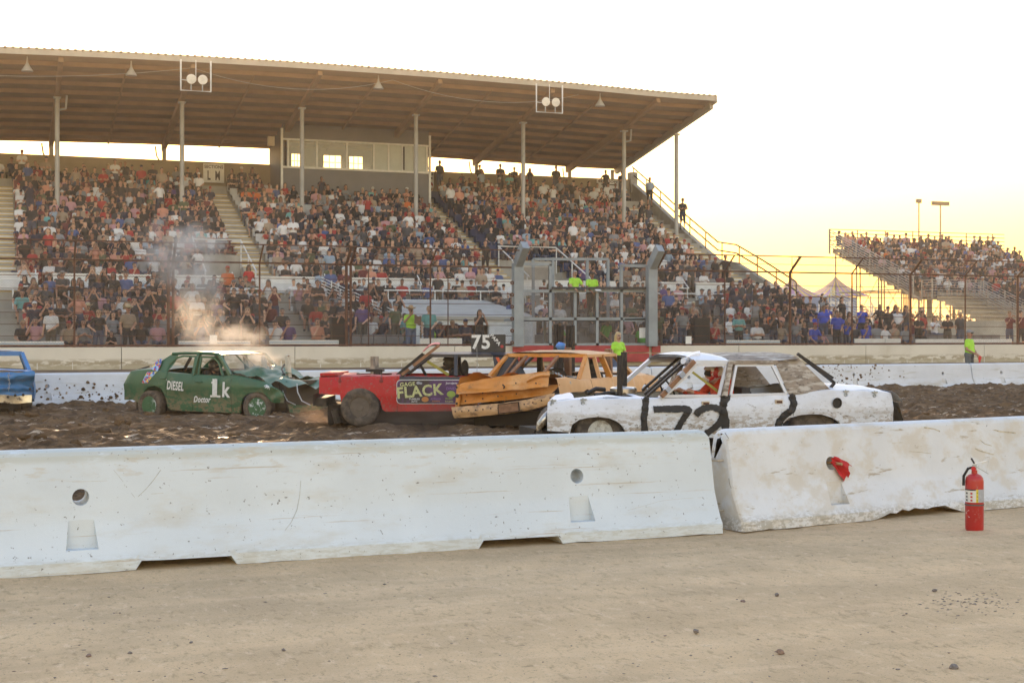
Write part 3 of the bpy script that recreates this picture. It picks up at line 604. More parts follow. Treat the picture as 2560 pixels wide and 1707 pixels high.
# section signs on the parapet
INK = pm('sign_ink', (0.03, 0.03, 0.03), 0.7)
for pxa, pxb, y0, y1, t1, t2 in ((508, 560, 409, 458, 'SECTIONS', 'L  M'), (1066, 1084, 428, 470, 'NS', 'T'), (1492, 1545, 449, 480, 'SECTION', 'T')):
    p = atY(pxa, y0, 79.4); q = atY(pxb, y1, 79.4); mb = MB(); mb.box(p.x, q.x, 79.36, 79.42, q.z, p.z); s_ = ST(mb, 'section_sign', WHITEP)
    c = (p.x + q.x) / 2; h = p.z - q.z
    lettering(t1, INK, s_, (c, 79.352 - 52, p.z - h * 0.16), (1, 0, 0), (0, 0, 1), (q.x - p.x) * 0.9, h * 0.18); lettering(t2, INK, s_, (c, 79.352 - 52, q.z + h * 0.38), (1, 0, 0), (0, 0, 1), (q.x - p.x) * 0.6, h * 0.5)
# small box speaker cabinet hung left of the press box
p = atY(678, 345, 76); mb = MB(); mb.box(p.x - 0.2, p.x + 0.15, 75.8, 76.1, p.z - 0.45, p.z + 0.05); ST(mb, 'speaker_cabinet', pm('pale_box', (0.5, 0.42, 0.3), 0.7))

# ================================================================= CATCH FENCE
fence = tag(empty('catch_fence', (0, 49.84, 1.17)), 'tall rusty catch fence of chain link and cables on top of the wall', 'fence')
def FE(mb, name, mats, kind=None):
    mb.v = [(x, y - 49.84, z - 1.17) for x, y, z in mb.v]; o = mb.build(name, mats, fence)
    if kind: o['kind'] = kind
    return o
FY = 49.84; ZK = 4.15; ZT = 4.75; YT = FY - 0.8
posts = [(-60, 1), (186, 0), (421, 1), (649, 0), (866, 1), (1076, 0), (1288, 1), (1640, 1), (1812, 0), (1975, 1), (2130, 0), (2276, 1), (2413, 0), (2544, 1), (2670, 0), (2780, 1)]
pxs = []
for px, heavy in posts:
    x = X_at(px, FY); pxs.append(x); mb = MB(); r = 0.055 if heavy else 0.032
    mb.tube([(x, FY, 1.16), (x, FY, ZK), (x, YT, ZT)], r, 8)
    if px in (421, 866): mb.tube([(x + 0.16, FY, 1.16), (x + 0.16, FY, ZK), (x + 0.16, YT, ZT)], r * 0.9, 8)
    FE(mb, 'post', RUST)
for px in (918, 1116): x = X_at(px, FY + 0.3); mb = MB(); mb.tube([(x, FY + 0.1, 1.16), (x, FY + 0.1, 4.0)], 0.022); FE(mb, 'stay', RUST)
spans = [(pxs[0], pxs[6]), (pxs[7], pxs[-1])]
for a, b in spans:
    for y, z, r in ((FY, ZK, 0.035), (FY, 1.22, 0.045)): mb = MB(); mb.tube([(a, y, z), (b, y, z)], r, 6); FE(mb, 'rail', RUST)
    mb = MB(); mb.tube([(a, YT, ZT), (b, YT, ZT)], 0.026, 6); FE(mb, 'top_rail', RUST)
    for z in (1.55, 1.95, 2.35, 2.75, 3.15, 3.6): mb = MB(); mb.tube([(a, FY - 0.05, z), (b, FY - 0.05, z)], 0.010, 4); FE(mb, 'cable', RUST)
    mb = MB(); mb.tube([(a, FY - 0.4, ZK + 0.3), (b, FY - 0.4, ZK + 0.3)], 0.010, 4); FE(mb, 'cable', RUST)
CHAIN = pm('chain_wire', (0.16, 0.13, 0.11), 0.6, 0.4)
mb = MB(); st = 0.095; H = ZK - 1.2
for a, b in spans:
    x = a - H
    while x < b:
        for sg in (1, -1):
            xa, xb = (x, x + H) if sg > 0 else (x + H, x); za, zb = 1.2, ZK
            # clip to a..b
            def cl(xq): return za + (zb - za) * (xq - xa) / (xb - xa)
            p, q = (xa, za), (xb, zb)
            if p[0] < a: p = (a, cl(a))
            if p[0] > b: p = (b, cl(b))
            if q[0] > b: q = (b, cl(b))
            if q[0] < a: q = (a, cl(a))
            if abs(q[0] - p[0]) > 0.03: mb.beam((p[0], FY + 0.03 * sg * 0.1, p[1]), (q[0], FY + 0.03 * sg * 0.1, q[1]), 0.0035, 0.0035, (0, 1, 0))
            dxk = 0.55
        x += st
    xs = np.arange(a, b, 0.095)
    for k, x in enumerate(xs):
        for sg in (1, -1): mb.beam((x, FY - 0.02, ZK), (min(max(x + sg * 0.9, a), b), YT + 0.02, ZT), 0.003, 0.003, (0, 1, 0))
FE(mb, 'chain_link', CHAIN, 'stuff')
# ================================================================= FLAG STAND
FSG = pm('flag_stand_grey', (0.27, 0.31, 0.34), 0.6, 0.2, 0.12, 2); REDP = pm('red_board', (0.36, 0.035, 0.04), 0.6, 0, 0.15, 2)
fa, fb = X_at(1292, 49.6), X_at(1626, 49.6)
fs_ = tag(empty('flag_stand', (fa, 49.6, 0)), 'grey steel flag stand with mesh panels and two bent top posts', 'flag stand')
def FSB(mb, name, mats, kind=None, parent=None):
    mb.v = [(x - fa, y - 49.6, z) for x, y, z in mb.v]; o = mb.build(name, mats, parent or fs_)
    if kind: o['kind'] = kind
    return o
for x in (fa, fb):
    mb = MB(); mb.beam((x, 49.5, 1.15), (x, 49.5, 4.3), 0.38, 0.30, (0, 1, 0)); mb.beam((x, 49.5, 4.26), (x + 0.05, 48.85, 4.95), 0.38, 0.28, (1, 0, 0)); FSB(mb, 'post', FSG)
    mb = MB()
    for z in (1.3, 1.75, 2.2, 2.65, 3.1, 3.55):
        q = -0.26 if x == fa else 0.26; mb.lathe([(0.03, -0.02), (0.075, -0.02), (0.075, 0.02), (0.03, 0.02)], 10, 0, Matrix.Translation((x + q, 49.4, z)) @ Matrix.Rotation(math.pi / 2, 4, 'X'), True)
    FSB(mb, 'cable_ring', RUST)
fx = lambda p: X_at(p, 49.75)
def bars(lst, Y, w, name='frame_bar', mat=FSG):
    for p0, y0, p1, y1 in lst:
        a = atY(p0, y0, Y); b = atY(p1, y1, Y); mb = MB(); mb.beam(a, b, w, w, (0, 1, 0)); FSB(mb, name, mat)
bars([(1302, 660, 1302, 866), (1375, 660, 1375, 866), (1437, 732, 1437, 866), (1492, 732, 1492, 866), (1553, 664, 1553, 866), (1621, 664, 1621, 866), (1302, 660, 1378, 661), (1550, 664, 1624, 665), (1302, 728, 1621, 727), (1302, 797, 1621, 797), (1300, 862, 1622, 861), (1560, 800, 1621, 800)], 49.75, 0.11)
bars([(1333, 648, 1333, 800), (1382, 644, 1382, 800), (1333, 648, 1520, 648), (1468, 650, 1468, 720), (1520, 648, 1520, 800), (1362, 800, 1362, 860)], 51.6, 0.10)
bars([(1380, 720, 1620, 720)], 49.62, 0.09, 'hand_rail', DARKF)
mb = MB(); mb.box(fa + 0.25, fb - 0.25, 49.95, 51.7, 2.12, 2.22); FSB(mb, 'platform', FSG)
mb = MB()
for p0, p1, z0, z1 in ((1302, 1375, 1.25, 2.2), (1375, 1437, 1.25, 3.2), (1437, 1492, 1.25, 3.2), (1492, 1553, 1.25, 3.2), (1553, 1621, 1.25, 4.1), (1302, 1375, 2.25, 4.15)):
    a, b = fx(p0), fx(p1); s = 0.045; k = a
    while k < b: mb.beam((k, 49.74, z0), (k, 49.74, z1), 0.009, 0.009, (0, 1, 0)); k += s
    k = z0
    while k < z1: mb.beam((a, 49.735, k), (b, 49.735, k), 0.009, 0.009); k += s
FSB(mb, 'mesh_panel', CHAIN, 'stuff')
for p0, p1, y0, y1 in ((1282, 1402, 864, 880), (1404, 1622, 864, 880), (1630, 1651, 864, 881), (1282, 1400, 883, 903), (1403, 1622, 884, 904), (1630, 1651, 884, 904)):
    a = atY(p0, y0, 49.58); b = atY(p1, y1, 49.58); mb = MB(); mb.box(a.x, b.x, 49.56, 49.62, b.z, a.z); FSB(mb, 'red_board', REDP)
p = atY(1606, 832, 49.72); mb = MB(); mb.box(p.x - 0.14, p.x + 0.14, 49.70, 49.715, p.z - 0.2, p.z + 0.2); FSB(mb, 'notice', WHITEP)
# ================================================================= TRACKSIDE BOARDS, SPEAKERS, TENTS, POLES
BLUEP = pm('board_blue', (0.12, 0.30, 0.50), 0.6)
for p0, p1, y0, y1, lab in ((-40, 160, 854, 866, 'white low board with blue stripes behind the fence at the left edge'), (447, 626, 853, 866, 'white low board with blue stripes above the roof of the green car'), (674, 847, 851, 864, 'white low board with blue stripes left of the black loudspeaker'),
        (1050, 1155, 846, 861, 'plain white low board right of the announcer in the straw hat'), (1817, 1950, 851, 862, 'white low board with blue stripes above the roof of the white car'), (2137, 2252, 847, 859, 'grey white low board with a square white box on it'), (2290, 2410, 848, 858, 'sagging pale cloth covered board behind the fence, left of the flag man'), (2430, 2530, 848, 858, 'pale grey low board behind the fence at the right edge')):
    a = atY(p0, y0, 50.2); b = atY(p1, y1, 50.2); r = tag(empty('trackside_board', ((a.x + b.x) / 2, 50.2, 0.78)), lab, 'board', 'low boards behind the fence')
    w = (b.x - a.x) / 2; zt = a.z - 0.78 + 0.01
    mb = MB(); mb.box(-w, w, 0, 0.06, 0.12, zt); mb.build('panel', WHITEP, r)
    if 'blue' in lab:
        for z in (zt - 0.09, zt - 0.20): mb = MB(); mb.box(-w + 0.01, w - 0.01, -0.008, 0.0, z, z + 0.025); mb.build('stripe', BLUEP, r)
    for q in (-0.8, 0.8): mb = MB(); mb.box(w * q - 0.03, w * q + 0.03, 0.065, 0.12, -0.0, zt - 0.05); mb.build('leg', STEEL, r)
for p0, p1, y0, y1, lab in ((829, 868, 793, 862, 'black loudspeaker behind the fence left of the heavy double post'), (1737, 1775, 794, 862, 'black loudspeaker behind the fence right of the flag stand')):
    a = atY(p0, y0, 50.9); b = atY(p1, y1, 50.9); r = tag(empty('loudspeaker', ((a.x + b.x) / 2, 50.9, 0.78)), lab, 'loudspeaker', 'loudspeakers behind the fence'); w = (b.x - a.x) / 2; h = a.z - 0.78
    mb = MB(); mb.box(-w, w, 0, 0.45, 0, h); mb.build('cabinet', pm('speaker_black', (0.022, 0.022, 0.024), 0.6), r)
    mb = MB(); mb.box(-w + 0.03, w - 0.03, -0.02, 0, 0.08, h - 0.05); mb.build('grille', pm('speaker_grille', (0.012, 0.012, 0.013), 0.8, 0, 0.3, 60), r)
p = atY(2222, 838, 50.1); o = MB().box(-0.14, 0.14, -0.1, 0.1, 0, 0.26).build('white_box', WHITEP); o.location = (p.x, 50.23, 1.17); tag(o, 'small square white box standing on the grey white board', 'box')
for px, py, lab in ((534, 848, 'white paper sheet pinned on the fence above the green car'), (1723, 850, 'white paper sheet pinned on the fence beside the black loudspeaker')):
    p = atY(px, py, 49.7); mb = MB(); mb.box(-0.13, 0.13, -0.003, 0.003, -0.15, 0.15); o = mb.build('paper_sheet', WHITEP); o.location = (p.x, 49.755, p.z); tag(o, lab, 'paper', 'papers on the fence')
# tents
TY = pm('tent_yellow', (0.62, 0.45, 0.12), 0.7); TP = pm('tent_purple', (0.33, 0.2, 0.36), 0.7); TB = pm('banner_blue', (0.16, 0.26, 0.45), 0.7, 0, 0.12, 0.6)
def tent(px, apexy, lowy, halfpx, Y, label):
    p = atY(px, apexy, Y); q = atY(px, lowy, Y); zh = p.z; ze = q.z; s = (atY(px + halfpx, lowy, Y).x - q.x)
    r = tag(empty('striped_tent', (p.x, Y, 0.3)), label, 'tent', 'striped tents behind the stands')
    n = 32; prof = [(0.02, zh), (0.10, zh - (zh - ze) * 0.16), (0.34, zh - (zh - ze) * 0.50), (0.68, zh - (zh - ze) * 0.80), (1.0, ze)]
    mb = MB()
    for k in range(n):
        a0, a1 = 2 * math.pi * k / n, 2 * math.pi * (k + 1) / n
        for (r0, z0), (r1, z1) in zip(prof[:-1], prof[1:]):
            def sq(a): return 1 / max(abs(math.cos(a)), abs(math.sin(a))) ** 0.8
            mb.add([(s * r0 * math.cos(a0) * sq(a0), s * r0 * math.sin(a0) * sq(a0), z0 - 0.3), (s * r0 * math.cos(a1) * sq(a1), s * r0 * math.sin(a1) * sq(a1), z0 - 0.3), (s * r1 * math.cos(a1) * sq(a1), s * r1 * math.sin(a1) * sq(a1), z1 - 0.3), (s * r1 * math.cos(a0) * sq(a0), s * r1 * math.sin(a0) * sq(a0), z1 - 0.3)], [(0, 3, 2, 1)], k % 2)
    mb.build('canopy', [TY, TP], r)
    for sx, sy in ((1, 1), (1, -1), (-1, 1), (-1, -1)): MB().tube([(s * 0.93 * sx, s * 0.93 * sy, 0), (s * 0.93 * sx, s * 0.93 * sy, ze - 0.28)], 0.06).build('leg', STEEL, r)
    MB().tube([(0, 0, zh - 0.4), (0, 0, zh + 1.6)], 0.04).build('mast', RUST, r)
    return r, s, ze
r1, s1, e1 = tent(1980, 696, 742, 52, 110.0, 'yellow and purple striped peaked tent behind the fence post, left of its twin')
r2, s2, e2 = tent(2089, 692, 741, 56, 108.0, 'yellow and purple striped peaked tent right of its twin')
bp = atY(2062, 742, 106.0); bq = atY(2140, 789, 106.0)
ban = MB().box(0, 0, 0, 0, 0, 0); ban = MB(); a = atY(1990, 742, 106.0); ban.box(a.x - a.x, bq.x - a.x, 0, 0.08, 0, a.z - bq.z)
bo = ban.build('banner', TB); bo.location = (a.x, 106.0, bq.z); tag(bo, 'blue banner with big white letters below the striped tents', 'banner')
wl = bq.x - a.x
lettering('LIGHT', pm('banner_white', (0.75, 0.75, 0.72), 0.7), bo, (wl * 0.66, -0.01, (a.z - bq.z) * 0.48), (1, 0, 0), (0, 0, 1), wl * 0.58, (a.z - bq.z) * 0.58)
# scrub behind the bleachers
LEAF = pm('scrub_leaf', (0.10, 0.085, 0.04), 0.8, 0, 0.4, 3); BARKM = pm('scrub_bark', (0.12, 0.08, 0.05), 0.9)
for i, (px, top, wd, lab) in enumerate(((2118, 757, 2.6, 'dry brown bush beside the blue banner'), (2170, 748, 3.2, 'broad dry bush seen through the bleacher scaffolding, left of centre'), (2222, 760, 2.8, 'low dry bush in the middle under the steel bleachers'), (2275, 750, 3.4, 'tall dry bush behind the bleacher stair landing'), (2335, 755, 3.2, 'dry bush at the far right beneath the steel bleachers'), (2400, 752, 3.4, 'dry bush hidden behind the right bleacher stairs'))):
    Yb = 122.0 + 2.5 * (i % 2); p = atY(px, top, Yb); h = p.z + 0.45; r = tag(empty('bush', (p.x, Yb, -0.45)), lab, 'bush', 'bushes behind the bleachers'); rnd = random.Random(i)
    mb = MB()
    for k in range(5): a = rnd.uniform(0, 6.28); mb.tube([(0, 0, 0), (0.3 * math.cos(a), 0.3 * math.sin(a), h * 0.35), (wd * 0.4 * math.cos(a), wd * 0.4 * math.sin(a), h * 0.75)], [0.12, 0.08, 0.03], 5)
    mb.build('trunk', BARKM, r); mb = MB()
    for k in range(520):
        a = rnd.uniform(0, 6.28); e = math.asin(rnd.uniform(-0.9, 1)); q = rnd.random() ** 0.4; lump = 0.75 + 0.35 * noise.noise(Vector((math.cos(a) * 2, math.sin(a) * 2, e * 2 + i)))
        c_ = Vector((math.cos(a) * math.cos(e) * wd * 0.62, math.sin(a) * math.cos(e) * wd * 0.62, math.sin(e) * h * 0.46)) * q * lump + Vector((0, 0, h * 0.52)); u_ = Vector((rnd.gauss(0, 1), rnd.gauss(0, 1), rnd.gauss(0, 1))).normalized() * rnd.uniform(0.10, 0.22); v_ = u_.orthogonal().normalized() * rnd.uniform(0.08, 0.16)
        mb.add([c_ - u_, c_ + v_, c_ + u_, c_ - v_], [(0, 1, 2, 3)])
    mb.build('crown', LEAF, r)
# light poles
for px, y0, tw, lab in ((2297, 502, 0.35, 'thin light pole with a single small lamp, left of the pair'), (2351, 508, 1.3, 'light pole with a wide lamp bar, right of the pair')):
    p = atY(px, y0, 150.0); r = tag(empty('light_pole', (p.x, 150.0, -0.45)), lab, 'light pole', 'light poles beyond the bleachers'); h = p.z + 0.45
    MB().tube([(0, 0, 0), (0, 0, h)], [0.16, 0.09], 8).build('pole', pm('pole_tan', (0.2, 0.16, 0.1), 0.7), r); mb = MB(); mb.box(-tw, tw, -0.15, 0.15, h - 0.3, h + 0.2); mb.build('lamp_head', pm('lamp_head', (0.10, 0.08, 0.05), 0.7), r)
# ================================================================= RIGHT BLEACHERS (open steel)
BLX0, BLX1 = 51.8, 66.0
bl = tag(empty('steel_bleachers', (BLX0, 60, 0)), 'open steel bleachers full of people at the right, with railed stairs', 'bleachers')
ALU = pm('aluminium', (0.42, 0.39, 0.34), 0.5, 0.4, 0.12, 2)
def BL(mb, name, mats=ALU): mb.v = [(x - BLX0, y - 60, z) for x, y, z in mb.v]; return mb.build(name, mats, bl)
BU = [(70.8 + 0.75 * i, 3.8 + 0.295 * i) for i in range(12)]; BD = [(60.6 + 0.75 * i, 0.9 + 0.27 * i) for i in range(11)]
for t, h in BU + BD:
    mb = MB(); mb.box(BLX0 + 0.2, BLX1, t, t + 0.3, h - 0.04, h); mb.box(BLX0 + 0.2, BLX1, t + 0.42, t + 0.68, h + 0.38, h + 0.43); mb.box(BLX0 + 0.2, BLX1, t + 0.70, t + 0.73, h, h + 0.28); BL(mb, 'bench_row')
mb = MB(); mb.box(BLX0 + 0.2, BLX1, 69.0, 70.7, 3.72, 3.8); BL(mb, 'walkway')
DARKR = pm('bleacher_rail_silhouette', (0.14, 0.115, 0.085), 0.8)  # darker copy for the back rail, its backlit silhouette put into the colour
def railing(pts, posts, n=7, hgt=1.05, r=0.022, mat=ALU):
    mb = MB()
    for k in range(n):
        dz = hgt * (k + 1) / n; mb.tube([(x, y, z + dz) for x, y, z in pts], r, 5)
    for x, y, z in posts: mb.tube([(x, y, z - 0.35), (x, y, z + hgt + 0.03)], 0.04, 6)
    BL(mb, 'railing', mat)
railing([(BLX0, 79.8, 7.3), (BLX0, 70.8, 4.0)], [(BLX0, 79.8 - q * 1.5, 7.3 - q * 0.55) for q in range(7)], 8, 1.25, 0.028)
railing([(BLX0, 79.9, 7.35), (BLX1, 79.9, 7.35)], [(BLX0 + q * 2.2, 79.9, 7.35) for q in range(7)], 5, 1.25, 0.028, DARKR)
railing([(BLX0, 70.0, 3.8), (BLX0 + 0.05, 69.0, 3.8), (BLX0 + 3.5, 68.95, 3.8)], [(BLX0, 70, 3.8), (BLX0, 69, 3.8), (BLX0 + 1.2, 69, 3.8), (BLX0 + 3.5, 69, 3.8)])
railing([(BLX0 + 4.5, 68.95, 3.8), (BLX1, 68.95, 3.8)], [(BLX0 + 4.5 + q * 2, 68.95, 3.8) for q in range(5)])
for xs_ in (BLX0 + 2.4, BLX0 + 3.6): railing([(xs_, 68.9, 3.8), (xs_, 59.6, 0.45)], [(xs_, 68.9 - q * 1.9, 3.8 - q * 0.68) for q in range(6)])
mb = MB()
for k in range(14): mb.box(BLX0 + 2.4, BLX0 + 3.6, 68.6 - k * 0.66, 68.9 - k * 0.66, 3.5 - k * 0.235, 3.54 - k * 0.235)
BL(mb, 'stair_tread')
for x in np.arange(BLX0 + 0.3, BLX1, 1.9):
    for y, h in ((79.6, 7.1), (77.2, 6.2), (74.8, 5.3), (72.4, 4.4), (70.2, 3.7), (66.5, 2.9), (63.5, 1.7)): BL(MB().tube([(x, y, -0.4), (x, y, h)], 0.05, 5), 'scaffold_post')
    for p, q in (((x, 79.6, 0), (x, 74.8, 5.2)), ((x, 79.6, 5), (x, 74.8, 0.3))): BL(MB().tube([p, q], 0.025, 4), 'scaffold_brace')
    BL(MB().beam((x, 79.9, 7.1), (x, 70.4, 3.7), 0.08, 0.14), 'raker_beam')
for z in (2.2, 4.4):
    for y in (79.6, 77.2): BL(MB().tube([(BLX0 + 0.3, y, z), (BLX1, y, z)], 0.035, 5), 'scaffold_rail')
    BL(MB().tube([(BLX0 + 0.3, 79.6, z), (BLX0 + 0.3, 72.4, z)], 0.035, 5), 'scaffold_rail')
# curved concrete retaining wall left of / below the bleachers
rw = MB(); pts = [(40.5, 66), (44, 63.6), (48, 62.0), (52.2, 61.4)]
for (xa, ya), (xb, yb) in zip(pts[:-1], pts[1:]): rw.prism([(xa, ya, -0.4), (xb, yb, -0.4), (xb, yb, 2.35), (xa, ya, 2.35)], (0.05, 0.3, 0))
tag(rw.build('retaining_wall', CONC), 'curved tan concrete wall between the grandstand and the steel bleachers', 'wall')
# railed stair at the right end of the grandstand lower tiers
es = tag(empty('exit_stair', (38.9, 55, 0.3)), 'white railed stair flight beside the right end of the grandstand', 'stair')
mb = MB()
for k in range(9):
    z = 0.3 + k * 0.13
    mb.tube([(0.1, 5.0, 2.2 + z), (1.2, -0.5, 0.3 + z)], 0.02, 5)
for q in range(5): mb.tube([(0.1 + 0.27 * q, 5.0 - 1.37 * q, 2.2 - 0.47 * q), (0.1 + 0.27 * q, 5.0 - 1.37 * q, 3.7 - 0.47 * q)], 0.03, 6)
mb.build('railing', WHITEP, es)
mb = MB()
for k in range(11): mb.box(0.2, 1.4, 4.6 - k * 0.5, 5.1 - k * 0.5, 0, 2.1 - k * 0.18)
mb.build('step', CONC, es)
# ================================================================= PEOPLE
def surf_nets(val, org, h):
    """naive surface nets on a grid of signed distances -> verts, quads"""
    ins = val < 0; nx, ny, nz = val.shape
    acc = np.zeros((nx - 1, ny - 1, nz - 1, 3)); cnt = np.zeros((nx - 1, ny - 1, nz - 1))
    I = np.indices(val.shape).transpose(1, 2, 3, 0).astype(float); edges = []
    for ax in range(3):
        a = [slice(None)] * 3; b = [slice(None)] * 3; a[ax] = slice(0, -1); b[ax] = slice(1, None); a = tuple(a); b = tuple(b)
        cr = ins[a] != ins[b]; v0 = val[a]; v1 = val[b]; t = np.where(cr, v0 / np.where(cr, v0 - v1, 1), 0)
        p = I[a].copy(); p[..., ax] += t; o1, o2 = [k for k in range(3) if k != ax]
        for s1 in (0, 1):
            for s2 in (0, 1):
                sl = [None] * 3; sl[ax] = slice(0, None); n1 = val.shape[o1]; n2 = val.shape[o2]
                sl[o1] = slice(s1, n1 - 1 + s1); sl[o2] = slice(s2, n2 - 1 + s2); sl = tuple(sl)
                acc += np.where(cr[sl][..., None], p[sl], 0); cnt += cr[sl]
        edges.append((ax, cr, ins[a]))
    act = cnt > 0; vid = -np.ones(act.shape, int); vid[act] = np.arange(act.sum()); V = acc[act] / cnt[act][:, None] * h + org; Q = []
    for ax, cr, fl in edges:
        o1, o2 = (ax + 1) % 3, (ax + 2) % 3; e = np.argwhere(cr); e = e[(e[:, o1] > 0) & (e[:, o2] > 0)]
        lim = np.array(act.shape); e = e[(e[:, o1] < lim[o1]) & (e[:, o2] < lim[o2])]
        f = fl[tuple(e.T)]
        def c(d1, d2): q = e.copy(); q[:, o1] -= d1; q[:, o2] -= d2; return vid[tuple(q.T)]
        q = np.stack([c(1, 1), c(0, 1), c(0, 0), c(1, 0)], 1); q[~f] = q[~f][:, ::-1]; Q.append(q)
    return V, np.concatenate(Q)
LAB = dict(skin=0, shirt=1, pants=2, shoe=3, hair=4, eye=5, lip=6, belt=7)
def RC(a, b, ra, rb, lab, k=0.03): return ('c', np.array(a, float), np.array(b, float), ra, rb, LAB[lab], k)
def EL(c, r, lab, k=0.03): return ('e', np.array(c, float), np.array(r, float), 0, 0, LAB[lab], k)
def sdist(pr, P):
    if pr[0] == 'c':
        a, b = pr[1], pr[2]; ba = b - a; t = np.clip(((P - a) @ ba) / max(ba @ ba, 1e-9), 0, 1); return np.linalg.norm(P - a - t[..., None] * ba, axis=-1) - (pr[3] + t * (pr[4] - pr[3]))
    q = (P - pr[1]) / pr[2]; k0 = np.linalg.norm(q, axis=-1); k1 = np.linalg.norm(q / pr[2], axis=-1); return k0 * (k0 - 1) / np.maximum(k1, 1e-9)
def sdf_mesh(prims, h):
    lo = np.min([np.minimum(p[1], p[2] if p[0] == 'c' else p[1]) - (max(p[3], p[4]) if p[0] == 'c' else p[2]) for p in prims], 0) - 2 * h
    hi = np.max([np.maximum(p[1], p[2] if p[0] == 'c' else p[1]) + (max(p[3], p[4]) if p[0] == 'c' else p[2]) for p in prims], 0) + 2 * h
    n = np.ceil((hi - lo) / h).astype(int) + 1
    G = np.stack(np.meshgrid(*[lo[i] + np.arange(n[i]) * h for i in range(3)], indexing='ij'), -1); D = None
    for p in prims:
        pl = np.minimum(p[1], p[2] if p[0] == 'c' else p[1]) - (max(p[3], p[4]) if p[0] == 'c' else p[2]) - 0.07; ph = np.maximum(p[1], p[2] if p[0] == 'c' else p[1]) + (max(p[3], p[4]) if p[0] == 'c' else p[2]) + 0.07
        i0 = np.maximum(np.floor((pl - lo) / h).astype(int), 0); i1 = np.minimum(np.ceil((ph - lo) / h).astype(int) + 1, n)
        if D is None: D = np.full(tuple(n), 1.0)
        s = tuple(slice(a, b) for a, b in zip(i0, i1)); d = sdist(p, G[s]); o = D[s]; k = max(p[6], 1e-4)
        hh = np.maximum(k - np.abs(o - d), 0) / k; D[s] = np.minimum(o, d) - hh * hh * k * 0.25
    V, Q = surf_nets(D, lo, h)
    C = V[Q].mean(1); dd = np.stack([sdist(p, C) - (0.012 if p[5] in (5, 6) else 0) for p in prims], 1); L = np.array([p[5] for p in prims])[dd.argmin(1)]
    return V, Q, L
def limb_pose(name):
    return {'lap': ((0.25, -0.06, 1.14), (0.11, -0.30, 1.00)), 'phone': ((0.23, -0.20, 1.20), (0.07, -0.30, 1.50)), 'crossed': ((0.25, -0.10, 1.14), (-0.05, -0.20, 1.19)), 'down': ((0.25, 0.02, 1.13), (0.26, -0.05, 0.89)),
            'clap': ((0.24, -0.12, 1.12), (0.045, -0.33, 1.24)), 'hip': ((0.36, 0.04, 1.15), (0.19, -0.05, 1.02)), 'raise': ((0.30, -0.02, 1.58), (0.26, -0.06, 1.84)), 'chin': ((0.17, -0.20, 1.14), (0.04, -0.19, 1.44)), 'front': ((0.25, -0.03, 1.13), (0.06, -0.23, 0.98)),
            'rail': ((0.27, -0.20, 1.14), (0.20, -0.42, 1.04)), 'wheel': ((0.22, -0.24, 1.20), (0.17, -0.48, 1.30)), 'mic': ((0.28, -0.12, 1.20), (0.06, -0.20, 1.47)), 'board': ((0.27, -0.10, 1.13), (0.17, -0.33, 1.24))}[name]
